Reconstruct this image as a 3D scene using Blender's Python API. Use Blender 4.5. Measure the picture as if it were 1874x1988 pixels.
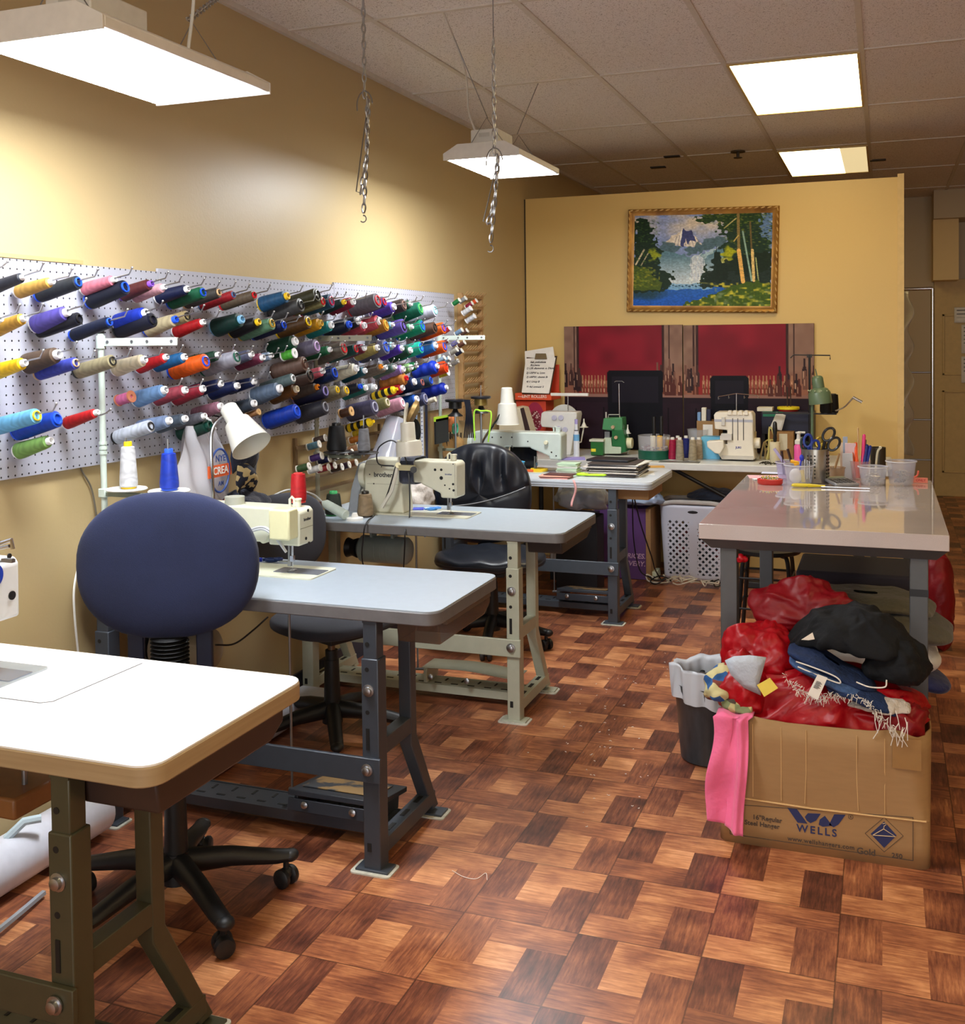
import bpy, math, random
import numpy as np
from mathutils import Vector, Matrix, Euler, noise
random.seed(7)
for o in list(bpy.data.objects): bpy.data.objects.remove(o)
COL = bpy.context.scene.collection
SC = bpy.context.scene
PI = math.pi
# ---------------------------------------------------------------- camera
F, CX, CY = 2052.718, 969.489, 725.125
YAW, PIT, ROL = 0.349706, -0.030262, 0.011426
H = 1.476
R = Matrix.Rotation(YAW, 3, 'Z') @ Matrix.Rotation(PIT, 3, 'X') @ Matrix.Rotation(ROL, 3, 'Y')
cam = bpy.data.cameras.new('camera'); cam_o = bpy.data.objects.new('camera', cam); COL.objects.link(cam_o)
cam.sensor_fit = 'HORIZONTAL'; cam.sensor_width = 36; cam.lens = F * 36 / 1874
cam.shift_x = -(CX - 937) / 1874; cam.shift_y = -(994 - CY) / 1874
cam.clip_start = 0.02; cam.clip_end = 60
cam_o.matrix_world = Matrix.Translation((0, 0, H)) @ Matrix((R.col[0], R.col[2], -R.col[1])).transposed().to_4x4()
SC.camera = cam_o
# ---------------------------------------------------------------- light and exposure
SC.view_settings.view_transform = 'Standard'
SC.view_settings.look = 'None'
SC.view_settings.exposure = 0.0
SC.view_settings.gamma = 1.0
SC.view_settings.use_curve_mapping = False
L_BAY = 66.0; L_TROF = 8.0
BAY_COL = (0.95, 0.98, 1.0); TROF_COL = (1.0, 0.80, 0.42)
w = bpy.data.worlds.new('world'); SC.world = w; w.use_nodes = True
w.node_tree.nodes['Background'].inputs[0].default_value = (0.9, 0.8, 0.62, 1)
w.node_tree.nodes['Background'].inputs[1].default_value = 0.25
# daylight through the shop window behind the camera
dl = bpy.data.lights.new('daylight', 'AREA'); dl.shape = 'RECTANGLE'; dl.size = 4.2; dl.size_y = 2.2; dl.energy = 112; dl.color = (0.93, 0.96, 1.0)
dlo = bpy.data.objects.new('daylight', dl); COL.objects.link(dlo); dlo.location = (.6, -3.6, 1.5); dlo.rotation_euler = (math.radians(90), 0, 0)
# ---------------------------------------------------------------- measuring helpers (photo point -> point on a known plane of the room)
def ray(x, y): return R @ Vector(((x - CX) / F, 1, -(y - CY) / F))
def PZ(x, y, z): d = ray(x, y); P = d * ((z - H) / d.z); return Vector((P.x, P.y, z))
def PXp(x, y, v): d = ray(x, y); P = d * (v / d.x); return Vector((v, P.y, P.z + H))
def PY(x, y, v): d = ray(x, y); P = d * (v / d.y); return Vector((P.x, v, P.z + H))
def depth(P): return (R.transposed() @ (Vector(P) - Vector((0, 0, H)))).y
# ---------------------------------------------------------------- materials
def lin(c):
    return tuple(((v / 255) / 12.92 if v / 255 <= 0.04045 else ((v / 255 + 0.055) / 1.055) ** 2.4) for v in c)
MC = {}
class N:
    def __init__(s, name):
        s.m = bpy.data.materials.new(name); s.m.use_nodes = True; s.t = s.m.node_tree; s.b = s.t.nodes['Principled BSDF']
    def n(s, typ, **kw):
        x = s.t.nodes.new(typ)
        for k, v in kw.items(): setattr(x, k, v)
        return x
    def l(s, a, b): s.t.links.new(a, b)
    def inp(s, x, k, v):
        if hasattr(v, 'links') or hasattr(v, 'is_linked'): s.l(v, x.inputs[k])
        else: x.inputs[k].default_value = v
    def math(s, op, a, b=0.0, c=0.0):
        x = s.n('ShaderNodeMath', operation=op)
        s.inp(x, 0, a); s.inp(x, 1, b)
        if op in ('MULTIPLY_ADD', 'COMPARE'): s.inp(x, 2, c)
        return x.outputs[0]
    def mix(s, f, a, b, mode='MIX'):
        x = s.n('ShaderNodeMix', data_type='RGBA', blend_type=mode)
        s.inp(x, 0, f)
        for i, v in ((6, a), (7, b)):
            if isinstance(v, tuple): x.inputs[i].default_value = (*v[:3], 1)
            else: s.l(v, x.inputs[i])
        return x.outputs[2]
    def coord(s, k='Object'): return s.n('ShaderNodeTexCoord').outputs[k]
    def mapping(s, v, scale=(1, 1, 1), rot=(0, 0, 0), loc=(0, 0, 0)):
        x = s.n('ShaderNodeMapping'); s.l(v, x.inputs[0]); x.inputs['Scale'].default_value = scale
        x.inputs['Rotation'].default_value = rot; x.inputs['Location'].default_value = loc; return x.outputs[0]
    def noise(s, v, sc, det=3, rough=.5, out=0):
        x = s.n('ShaderNodeTexNoise'); s.l(v, x.inputs['Vector']); x.inputs['Scale'].default_value = sc
        x.inputs['Detail'].default_value = det; x.inputs['Roughness'].default_value = rough; return x.outputs[out]
    def ramp(s, v, a, b, ca=(0, 0, 0), cb=(1, 1, 1)):
        x = s.n('ShaderNodeValToRGB'); s.l(v, x.inputs[0]); e = x.color_ramp.elements
        e[0].position = a; e[1].position = b; e[0].color = (*ca, 1); e[1].color = (*cb, 1); return x.outputs[0]
    def bump(s, h, st=.2, dist=.01):
        x = s.n('ShaderNodeBump'); s.l(h, x.inputs['Height']); x.inputs['Strength'].default_value = st
        x.inputs['Distance'].default_value = dist; s.l(x.outputs[0], s.b.inputs['Normal'])
    def base(s, c, rough=.5, metal=0.0):
        if isinstance(c, tuple): s.b.inputs['Base Color'].default_value = (*c, 1)
        else: s.l(c, s.b.inputs['Base Color'])
        s.b.inputs['Roughness'].default_value = rough; s.b.inputs['Metallic'].default_value = metal
def mat(c, rough=.45, metal=0.0, var=.06, nscale=30, bump=0.0, coat=0.0):
    key = (c, rough, metal, var, nscale, bump, coat)
    if key in MC: return MC[key]
    k = N('surface_%d_%d_%d' % c); lc = lin(c)
    nz = k.noise(k.coord(), nscale, 4)
    lo = tuple(v * (1 - var * 2) for v in lc); hi = tuple(min(1, v * (1 + var * 2)) for v in lc)
    k.base(k.mix(nz, lo, hi), rough, metal)
    if bump: k.bump(k.noise(k.coord(), nscale * 3, 3), bump, .004)
    if coat: k.b.inputs['Coat Weight'].default_value = coat
    MC[key] = k.m; return k.m
def m_thread(c, shiny=False):
    key = ('thr', c, shiny)
    if key in MC: return MC[key]
    k = N('thread_%d_%d_%d' % c); lc = lin(c)
    co = k.coord()
    wv = k.n('ShaderNodeTexWave', wave_type='BANDS', bands_direction='Z'); k.l(co, wv.inputs['Vector'])
    wv.inputs['Scale'].default_value = 12; wv.inputs['Distortion'].default_value = 14; wv.inputs['Detail'].default_value = 2; wv.inputs['Detail Scale'].default_value = 1.5
    f = k.math('MULTIPLY', wv.outputs['Fac'], .5)
    k.base(k.mix(f, tuple(v * .62 for v in lc), tuple(min(1, v * .95) for v in lc)), .45)
    k.b.inputs['Specular IOR Level'].default_value = .3
    w2 = k.n('ShaderNodeTexWave', wave_type='BANDS', bands_direction='Z'); k.l(co, w2.inputs['Vector'])
    w2.inputs['Scale'].default_value = 260; w2.inputs['Distortion'].default_value = 2
    k.bump(w2.outputs['Fac'], .35, .001)
    MC[key] = k.m; return k.m
def m_emit(c, s, nm='lit'):
    k = N(nm); k.base((.8, .8, .8), .5); k.b.inputs['Emission Color'].default_value = (*c, 1); k.b.inputs['Emission Strength'].default_value = s
    return k.m
def m_glass(c=(225, 228, 235), alpha=.35, rough=.15, nm='clear_plastic'):
    key = ('gl', c, alpha, rough)
    if key in MC: return MC[key]
    k = N(nm); lc = lin(c); nz = k.noise(k.coord(), 25, 3)
    k.base(k.mix(nz, tuple(v * .9 for v in lc), lc), rough)
    k.b.inputs['Alpha'].default_value = alpha
    MC[key] = k.m; return k.m
def m_fabric(c, c2=None, sc=600, bumpst=.3, sheen=.3, mott=.0, rough=.9):
    key = ('fab', c, c2, sc, bumpst, sheen)
    if key in MC: return MC[key]
    k = N('fabric_%d_%d_%d' % c); lc = lin(c); l2 = lin(c2) if c2 else tuple(v * .8 for v in lc)
    nz = k.noise(k.coord(), sc, 2); n2 = k.noise(k.coord(), 9, 3)
    k.base(k.mix(k.math('MULTIPLY', k.math('ADD', nz, n2), .5), l2, tuple(min(1, v * 1.15) for v in lc)), rough)
    k.b.inputs['Sheen Weight'].default_value = sheen
    k.bump(nz, bumpst, .002)
    MC[key] = k.m; return k.m
def m_cloth(c, rough=.5, fold=14, st=.5, sheen=.2):
    key = ('clo', c, rough, fold, st)
    if key in MC: return MC[key]
    k = N('cloth_%d_%d_%d' % c); lc = lin(c)
    nz = k.noise(k.coord(), fold, 4, .6)
    k.base(k.mix(nz, tuple(v * .8 for v in lc), tuple(min(1, v * 1.2) for v in lc)), rough)
    k.b.inputs['Sheen Weight'].default_value = sheen; k.b.inputs['Specular IOR Level'].default_value = .35
    k.bump(nz, st, .03)
    MC[key] = k.m; return k.m
def m_wall(c, nm):
    k = N(nm); lc = lin(c); co = k.coord()
    n1 = k.noise(co, 1.2, 4); n2 = k.noise(co, 90, 3)
    k.base(k.mix(n1, tuple(v * .93 for v in lc), tuple(min(1, v * 1.05) for v in lc)), .42)
    k.bump(n2, .12, .003); return k.m
def m_ceiling():
    k = N('ceiling_tile'); co = k.coord()
    n = k.noise(co, 120, 2, .7); n2 = k.noise(k.mapping(co, loc=(5, 3, 0)), 260, 2, .6); st = k.noise(co, .9, 3)
    sp = k.ramp(n, .30, .38); sp2 = k.ramp(n2, .33, .40)
    base = k.mix(st, lin((222, 218, 214)), lin((238, 235, 232)))
    c = k.mix(k.math('MULTIPLY', sp, sp2), lin((120, 108, 96)), base)
    k.base(c, .9); k.bump(n, .25, .004); return k.m
def m_floor():
    k = N('vinyl_parquet'); T = .305; co = k.coord()
    sx = k.n('ShaderNodeSeparateXYZ'); k.l(co, sx.inputs[0])
    M_ = k.math
    X = M_('DIVIDE', M_('ADD', sx.outputs[0], 1.022), T); Y = M_('DIVIDE', M_('SUBTRACT', sx.outputs[1], 2.495), T)
    iy, ix = M_('FLOOR', Y), M_('FLOOR', X)
    u0, v0 = M_('SUBTRACT', X, ix), M_('SUBTRACT', Y, iy)
    cv = k.n('ShaderNodeCombineXYZ'); k.l(ix, cv.inputs[0]); k.l(iy, cv.inputs[1])
    wn = k.n('ShaderNodeTexWhiteNoise', noise_dimensions='2D'); k.l(cv.outputs[0], wn.inputs['Vector'])
    fl = M_('GREATER_THAN', wn.outputs['Value'], .55)       # some tiles are laid turned round
    u = M_('MULTIPLY', M_('ABSOLUTE', M_('SUBTRACT', u0, fl)), 3); v = M_('MULTIPLY', M_('ABSOLUTE', M_('SUBTRACT', v0, fl)), 3)
    a = lambda p, q: M_('MULTIPLY', p, q)
    ult1, ult2 = M_('LESS_THAN', u, 1), M_('LESS_THAN', u, 2)
    vlt1, vlt2 = M_('LESS_THAN', v, 1), M_('LESS_THAN', v, 2)
    no = lambda p: M_('SUBTRACT', 1, p)
    left = a(ult1, no(vlt1)); bot = a(ult2, vlt1); right = a(no(ult2), vlt2); top = a(no(ult1), no(vlt2))
    cen = no(M_('ADD', M_('ADD', left, bot), M_('ADD', right, top)))
    vert = M_('ADD', left, right)                            # grain direction
    # each plank gets its own tone, plus a little per tile
    idn = M_('ADD', M_('ADD', a(left, 1.0), a(bot, 2.0)), M_('ADD', a(right, 3.0), M_('ADD', a(top, 4.0), a(cen, 5.0))))
    cv2 = k.n('ShaderNodeCombineXYZ'); k.l(ix, cv2.inputs[0]); k.l(iy, cv2.inputs[1]); k.l(idn, cv2.inputs[2])
    wn2 = k.n('ShaderNodeTexWhiteNoise', noise_dimensions='3D'); k.l(cv2.outputs[0], wn2.inputs['Vector'])
    tone = M_('ADD', M_('ADD', a(left, .22), a(right, .28)), M_('ADD', M_('ADD', a(bot, .62), a(top, .60)), a(cen, .88)))
    tone = M_('ADD', tone, M_('MULTIPLY', M_('SUBTRACT', wn2.outputs['Value'], .5), .46))
    # grain
    off = k.n('ShaderNodeVectorMath', operation='SCALE'); k.l(wn2.outputs['Color'], off.inputs[0]); off.inputs['Scale'].default_value = 7
    def grain(sc):
        ad = k.n('ShaderNodeVectorMath', operation='ADD'); k.l(k.mapping(co, scale=sc), ad.inputs[0]); k.l(off.outputs[0], ad.inputs[1])
        return ad.outputs[0]
    gv = k.noise(grain((75, 7, 1)), 1.6, 6, .7); gh = k.noise(grain((7, 75, 1)), 1.6, 6, .7)
    g = M_('ADD', a(vert, gv), a(no(vert), gh))
    big = k.noise(grain((9, 9, 1)), 1.0, 3, .5)
    val = M_('ADD', M_('ADD', M_('MULTIPLY', tone, .55), M_('MULTIPLY', M_('SUBTRACT', g, .5), .95)), M_('MULTIPLY', M_('SUBTRACT', big, .5), .75))
    val = M_('ADD', val, .20)
    x = k.n('ShaderNodeValToRGB'); k.l(val, x.inputs[0]); e = x.color_ramp.elements
    e[0].position = .05; e[0].color = (*lin((70, 38, 30)), 1); e[1].position = 1; e[1].color = (*lin((236, 176, 130)), 1)
    for p, c in ((.3, (116, 66, 48)), (.52, (160, 98, 66)), (.75, (204, 140, 94))):
        q = e.new(p); q.color = (*lin(c), 1)
    # seams between tiles
    ed = M_('MINIMUM', M_('MINIMUM', u0, M_('SUBTRACT', 1, u0)), M_('MINIMUM', v0, M_('SUBTRACT', 1, v0)))
    sm = M_('LESS_THAN', ed, .006)
    k.base(k.mix(M_('MULTIPLY', sm, .6), x.outputs[0], lin((40, 20, 14))), .3)
    k.b.inputs['Roughness'].default_value = .34
    return k.m
def m_peg():
    k = N('pegboard_face'); co = k.coord(); sx = k.n('ShaderNodeSeparateXYZ'); k.l(co, sx.inputs[0]); S = .0254
    M_ = k.math
    def cell(o): d = M_('DIVIDE', M_('ADD', o, 10), S); return M_('SUBTRACT', M_('SUBTRACT', d, M_('FLOOR', d)), .5)
    a, b = cell(sx.outputs[1]), cell(sx.outputs[2])
    r = M_('SQRT', M_('ADD', M_('MULTIPLY', a, a), M_('MULTIPLY', b, b)))
    hole = M_('LESS_THAN', r, .115)
    k.base(k.mix(hole, lin((172, 174, 188)), lin((22, 20, 24))), .5); return k.m
def m_cardboard(c=(160, 124, 82)):
    k = N('cardboard'); co = k.coord(); lc = lin(c)
    n = k.noise(k.mapping(co, scale=(1, 1, 6)), 18, 4); n2 = k.noise(co, 3, 3)
    k.base(k.mix(k.math('MULTIPLY', k.math('ADD', n, n2), .5), tuple(v * .8 for v in lc), tuple(min(1, v * 1.15) for v in lc)), .75)
    k.bump(k.noise(k.mapping(co, scale=(60, 60, 1)), 1, 2), .1, .003); return k.m
def m_vcol(nm, rough=.45):
    k = N(nm); a = k.n('ShaderNodeVertexColor', layer_name='paint'); k.base(a.outputs[0], rough); k.b.inputs['Specular IOR Level'].default_value = .15
    k.bump(k.noise(k.coord(), 300, 2), .15, .001); return k.m
def m_laminate():
    k = N('speckled_laminate'); co = k.coord()
    n = k.noise(k.mapping(co, scale=(1, 1, 1)), 420, 2, .7); n2 = k.noise(co, 5, 3)
    f = k.math('MULTIPLY', k.math('ADD', n, n2), .5)
    k.base(k.mix(f, lin((172, 160, 156)), lin((206, 196, 193))), .05); k.b.inputs['Coat Weight'].default_value = .6; k.b.inputs['Coat Roughness'].default_value = .03; return k.m
def m_edgegrain(c=(178, 156, 120), c2=(146, 122, 88)):
    k = N('edge_band'); co = k.coord()
    n = k.noise(k.mapping(co, scale=(2, 2, 60)), 2, 4)
    k.base(k.mix(n, lin(c2), lin(c)), .5); return k.m
def m_jute(c, c2, c3, sc=26):
    k = N('printed_cloth'); co = k.coord(); v = k.n('ShaderNodeTexVoronoi'); k.l(co, v.inputs['Vector']); v.inputs['Scale'].default_value = sc
    sx = k.n('ShaderNodeSeparateColor'); k.l(v.outputs['Color'], sx.inputs[0])
    a = k.mix(k.math('GREATER_THAN', sx.outputs[0], .5), lin(c), lin(c2)); b = k.mix(k.math('GREATER_THAN', sx.outputs[1], .6), a, lin(c3))
    k.base(b, .8); return k.m
def m_leather():
    k = N('black_leather'); co = k.coord(); v = k.n('ShaderNodeTexVoronoi'); k.l(co, v.inputs['Vector']); v.inputs['Scale'].default_value = 260
    n = k.noise(co, 7, 3)
    k.base(k.mix(n, lin((16, 19, 26)), lin((36, 41, 52))), .36); k.bump(v.outputs['Distance'], .15, .001); return k.m
WHITE = mat((232, 232, 228), .4); OFFW = mat((222, 220, 208), .4); BLACK = mat((20, 20, 22), .4); CHROME = mat((200, 202, 206), .18, 1.0, .03)
STEEL = mat((150, 152, 155), .35, .9, .05); ZINC = mat((180, 182, 186), .32, 1.0, .05); BLKPL = mat((26, 27, 30), .45, 0, .1, 40)
PAPER = mat((236, 234, 230), .8); CREAM = mat((216, 212, 186), .35); MACH = mat((206, 204, 184), .32, 0, .03); MACHW = mat((192, 202, 196), .3, 0, .03)
WOODPEG = mat((172, 136, 92), .6, 0, .15); POLE = mat((196, 210, 202), .35); GREYPOLE = mat((150, 148, 132), .4)
LEATHER = m_leather(); CARD = m_cardboard(); CLEAR = m_glass()
# ---------------------------------------------------------------- mesh building
class M:
    def __init__(s): s.v = []; s.f = []; s.mi = []; s.cur = 0
    def use(s, i): s.cur = i; return s
    def add(s, vs, fs):
        b = len(s.v); s.v += [tuple(v) for v in vs]
        for f in fs: s.f.append(tuple(b + i for i in f)); s.mi.append(s.cur)
        return s
    def box(s, c, d, rz=0.0, mtx=None):
        hx, hy, hz = d[0] / 2, d[1] / 2, d[2] / 2
        vs = [Vector((x, y, z)) for z in (-hz, hz) for y in (-hy, hy) for x in (-hx, hx)]
        if mtx is not None: vs = [mtx @ v for v in vs]
        elif rz: q = Matrix.Rotation(rz, 3, 'Z'); vs = [q @ v for v in vs]
        vs = [v + Vector(c) for v in vs]
        return s.add(vs, [(0, 2, 3, 1), (4, 5, 7, 6), (0, 1, 5, 4), (2, 6, 7, 3), (0, 4, 6, 2), (1, 3, 7, 5)])
    def b2(s, a, b):     # box from corner to corner
        return s.box([(a[i] + b[i]) / 2 for i in range(3)], [abs(b[i] - a[i]) for i in range(3)])
    def cyl(s, a, b, r, r2=None, n=16, cap=True):
        a, b = Vector(a), Vector(b); r2 = r if r2 is None else r2
        z = (b - a).normalized(); x = z.orthogonal().normalized(); y = z.cross(x)
        vs = []
        for p, q in ((a, r), (b, r2)):
            for i in range(n):
                t = 2 * PI * i / n; vs.append(p + (x * math.cos(t) + y * math.sin(t)) * q)
        fs = [(i, (i + 1) % n, n + (i + 1) % n, n + i) for i in range(n)]
        if cap: fs += [tuple(range(n))[::-1], tuple(range(n, 2 * n))]
        return s.add(vs, fs)
    def tube(s, pts, r, n=8, cap=True):
        pts = [Vector(p) for p in pts]; vs = []; m = len(pts)
        up = None
        for i, p in enumerate(pts):
            t = (pts[min(i + 1, m - 1)] - pts[max(i - 1, 0)])
            if t.length < 1e-9: t = Vector((0, 0, 1))
            t.normalize()
            if up is None: x = t.orthogonal().normalized()
            else:
                x = up - t * up.dot(t)
                x = x.normalized() if x.length > 1e-6 else t.orthogonal().normalized()
            up = x; y = t.cross(x); rr = r[i] if isinstance(r, (list, tuple)) else r
            for k in range(n): a = 2 * PI * k / n; vs.append(p + (x * math.cos(a) + y * math.sin(a)) * rr)
        fs = [(i * n + k, i * n + (k + 1) % n, (i + 1) * n + (k + 1) % n, (i + 1) * n + k) for i in range(m - 1) for k in range(n)]
        if cap: fs += [tuple(range(n))[::-1], tuple(range((m - 1) * n, m * n))]
        return s.add(vs, fs)
    def lathe(s, prof, o=(0, 0, 0), ax=(0, 0, 1), n=24, cap=True):
        o = Vector(o); z = Vector(ax).normalized()
        x = z.orthogonal().normalized() if abs(z.z) < .999 else Vector((1, 0, 0)); y = z.cross(x); vs = []
        for r, h in prof:
            for i in range(n): t = 2 * PI * i / n; vs.append(o + z * h + (x * math.cos(t) + y * math.sin(t)) * max(r, 1e-5))
        m = len(prof)
        fs = [(j * n + i, j * n + (i + 1) % n, (j + 1) * n + (i + 1) % n, (j + 1) * n + i) for j in range(m - 1) for i in range(n)]
        if cap: fs += [tuple(range(n))[::-1], tuple(range((m - 1) * n, m * n))]
        return s.add(vs, fs)
    def prism(s, poly, fn, t0, t1):
        # polygon in (a,b), extruded along third coordinate; fn(a,b,t)->xyz
        n = len(poly); vs = [fn(a, b, t0) for a, b in poly] + [fn(a, b, t1) for a, b in poly]
        fs = [(i, (i + 1) % n, n + (i + 1) % n, n + i) for i in range(n)] + [tuple(range(n))[::-1], tuple(range(n, 2 * n))]
        return s.add(vs, fs)
    def grid(s, nu, nv, fn, closeu=False, closev=False):
        vs = [fn(i / (nu - (0 if closeu else 1)), j / (nv - (0 if closev else 1))) for j in range(nv) for i in range(nu)]
        fs = []
        for j in range(nv - (0 if closev else 1)):
            for i in range(nu - (0 if closeu else 1)):
                i2, j2 = (i + 1) % nu, (j + 1) % nv
                fs.append((j * nu + i, j * nu + i2, j2 * nu + i2, j2 * nu + i))
        return s.add(vs, fs)
    def sphere(s, c, r, n=16, m=10):
        c = Vector(c); r = r if isinstance(r, (tuple, list)) else (r, r, r)
        return s.grid(n, m, lambda u, v: c + Vector((r[0] * math.cos(2 * PI * u) * math.sin(PI * max(.001, min(.999, v))), r[1] * math.sin(2 * PI * u) * math.sin(PI * max(.001, min(.999, v))), -r[2] * math.cos(PI * v))), closeu=True)
    def each(s, name, mats, parent=None, **kw):     # every separate piece becomes a mesh of its own
        p = list(range(len(s.v)))
        def fd(i):
            while p[i] != i: p[i] = p[p[i]]; i = p[i]
            return i
        for f in s.f:
            a = fd(f[0])
            for i in f[1:]: p[fd(i)] = a
        G = {}
        for k, f in enumerate(s.f): G.setdefault(fd(f[0]), []).append(k)
        for ks in G.values():
            m = M(); ids = {}
            for k in ks:
                for i in s.f[k]:
                    if i not in ids: ids[i] = len(m.v); m.v.append(s.v[i])
                m.f.append(tuple(ids[i] for i in s.f[k])); m.mi.append(s.mi[k])
            o = m.build(name, mats, parent, **kw)
        return o
    def build(s, name, mats, parent=None, bevel=0.0, ang=38, solid=0.0, sub=0, local=False, label=None, seg=2):
        me = bpy.data.meshes.new(name)
        vs = s.v
        if local or not vs: org = Vector((0, 0, 0))
        else:
            xs = [v[0] for v in vs]; ys = [v[1] for v in vs]; zs = [v[2] for v in vs]
            org = Vector(((min(xs) + max(xs)) / 2, (min(ys) + max(ys)) / 2, min(zs)))
        me.from_pydata([(v[0] - org.x, v[1] - org.y, v[2] - org.z) for v in vs], [], s.f)
        if not isinstance(mats, (list, tuple)): mats = [mats]
        for m_ in mats: me.materials.append(m_)
        me.polygons.foreach_set('material_index', s.mi)
        me.update()
        try:
            me.polygons.foreach_set('use_smooth', [True] * len(me.polygons)); me.set_sharp_from_angle(angle=math.radians(ang))
        except Exception: pass
        o = bpy.data.objects.new(name, me); COL.objects.link(o)
        if parent is not None:
            o.parent = parent; w_ = Vector((0, 0, 0)); q = parent
            while q is not None: w_ += q.location; q = q.parent
            o.location = org if local else org - w_
        else: o.location = org
        if solid: md = o.modifiers.new('thickness', 'SOLIDIFY'); md.thickness = solid; md.offset = 0
        if sub: md = o.modifiers.new('smooth', 'SUBSURF'); md.levels = sub; md.render_levels = sub
        if bevel:
            md = o.modifiers.new('bevel', 'BEVEL'); md.width = bevel; md.segments = seg; md.limit_method = 'ANGLE'; md.angle_limit = math.radians(40); md.harden_normals = False
        if label: o['label'] = label
        return o
def tag(o, label, cat, group=None, kind=None):
    o['label'] = label; o['category'] = cat
    if group: o['group'] = group
    if kind: o['kind'] = kind
    return o
def thing(name, label, cat, loc=(0, 0, 0), rz=0.0, group=None):
    o = bpy.data.objects.new(name, None); o.empty_display_size = .05; COL.objects.link(o); o.location = loc; o.rotation_euler = (0, 0, rz)
    return tag(o, label, cat, group)
def struct(o): o['kind'] = 'structure'; return o
def copy_tree(o, parent=None):
    c = o.copy(); COL.objects.link(c)
    if parent is not None: c.parent = parent; c.matrix_parent_inverse = o.matrix_parent_inverse
    for ch in [x for x in bpy.data.objects if x.parent == o]: copy_tree(ch, c)
    return c
def text(s, name, m, size, loc, rot, parent, ext=.0004, align='CENTER', spacing=1.0, shear=0.0):
    cu = bpy.data.curves.new('t', 'FONT'); cu.body = s; cu.size = size; cu.extrude = ext; cu.align_x = align; cu.align_y = 'CENTER'
    cu.space_character = spacing; cu.shear = shear; cu.offset = size * .018; cu.resolution_u = 3
    t = bpy.data.objects.new('t', cu); COL.objects.link(t)
    bpy.context.view_layer.update()
    me = bpy.data.meshes.new_from_object(t.evaluated_get(bpy.context.evaluated_depsgraph_get()))
    bpy.data.objects.remove(t)
    me.materials.clear(); me.materials.append(m)
    o = bpy.data.objects.new(name, me); COL.objects.link(o)
    w_ = Vector((0, 0, 0)); q = parent
    while q is not None: w_ += q.location; q = q.parent
    o.parent = parent; o.location = Vector(loc) - w_; o.rotation_euler = rot
    return o
def rrect(x0, x1, y0, y1, r, n=5):
    P = []
    for cx, cy, a in ((x1 - r, y1 - r, 0), (x0 + r, y1 - r, 90), (x0 + r, y0 + r, 180), (x1 - r, y0 + r, 270)):
        for i in range(n + 1): t = math.radians(a + 90 * i / n); P.append((cx + r * math.cos(t), cy + r * math.sin(t)))
    return P
def bez(p0, p1, p2, p3, n=14):
    p0, p1, p2, p3 = map(Vector, (p0, p1, p2, p3)); o = []
    for i in range(n + 1): t = i / n; u = 1 - t; o.append(p0 * u ** 3 + p1 * 3 * u * u * t + p2 * 3 * u * t * t + p3 * t ** 3)
    return o
def crom(P, n=6):
    P = [Vector(p) for p in P]; P = [P[0] * 2 - P[1]] + P + [P[-1] * 2 - P[-2]]; o = []
    for i in range(1, len(P) - 2):
        for k in range(n):
            t = k / n; a, b, c, d = P[i - 1:i + 3]
            o.append(.5 * ((2 * b) + (c - a) * t + (2 * a - 5 * b + 4 * c - d) * t * t + (3 * b - a - 3 * c + d) * t ** 3))
    o.append(P[-2]); return o
def fbm(p, o=3):
    s = 0; a = 1
    for i in range(o): s += a * noise.noise(Vector(p) * (2 ** i)); a *= .5
    return s
XYZ = lambda a, b, t: (a, b, t)
XZ = lambda a, b, t: (a, t, b)
YZ = lambda a, b, t: (t, a, b)
# ================================================================ THE ROOM
WX = -2.33; CZ = 2.771; YP = 6.93; YB = 10.6; XR = 3.2; YF = -3.2
m_w = m_wall((186, 165, 122), 'tan_wall_paint'); m_w2 = m_wall((222, 190, 118), 'yellow_partition_paint')
struct(M().b2((WX, YF, -.05), (XR, YB, 0)).build('floor', m_floor(), local=True))
struct(M().b2((WX, YF, CZ), (XR, YB, CZ + .04)).build('ceiling', m_ceiling(), local=True))
struct(M().b2((WX - .1, YF, 0), (WX, YB, CZ)).build('wall_left', m_w, local=True))
struct(M().b2((XR, YF, 0), (XR + .1, YB, CZ)).build('wall_right', m_w, local=True))
struct(M().b2((WX, YF - .1, 0), (-1.5, YF, CZ)).b2((2.7, YF - .1, 0), (XR, YF, CZ)).b2((-1.5, YF - .1, 0), (2.7, YF, .4)).b2((-1.5, YF - .1, 2.55), (2.7, YF, CZ)).build('wall_front', m_w, local=True))
wf = M(); wfm = mat((60, 60, 62), .4, .4)
for x_ in (-1.5, -.1, 1.3, 2.66): wf.b2((x_, YF - .07, .4), (x_ + .04, YF - .03, 2.55))
for z_ in (.4, 2.51): wf.b2((-1.5, YF - .07, z_), (2.7, YF - .03, z_ + .04))
struct(wf.build('window_1', wfm, local=True))
struct(M().b2((WX, YB, 0), (XR, YB + .1, CZ)).build('wall_back', m_w, local=True))
# ceiling grid
gm = mat((206, 200, 190), .5)
g = M()
GX0, GY0 = -1.9265, 3.849
k = -1
for i in range(-1, 9):
    x = GX0 + i * .6096
    if x > XR: break
    if x > WX: g.b2((x - .012, YF, CZ - .006), (x + .012, YB, CZ))
for j in range(-6, 7):
    y = GY0 + j * 1.219
    if YF < y < YB: g.b2((WX, y - .012, CZ - .0055), (XR, y + .012, CZ))
struct(g.build('trim_1', gm, local=True))
struct(M().b2((WX, YF, CZ - .022), (WX + .022, YB, CZ)).build('trim_2', gm, local=True))
# baseboard
struct(M().b2((WX, YF, 0), (WX + .012, YP, .09)).build('baseboard_left', mat((46, 52, 66), .5), local=True))
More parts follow.
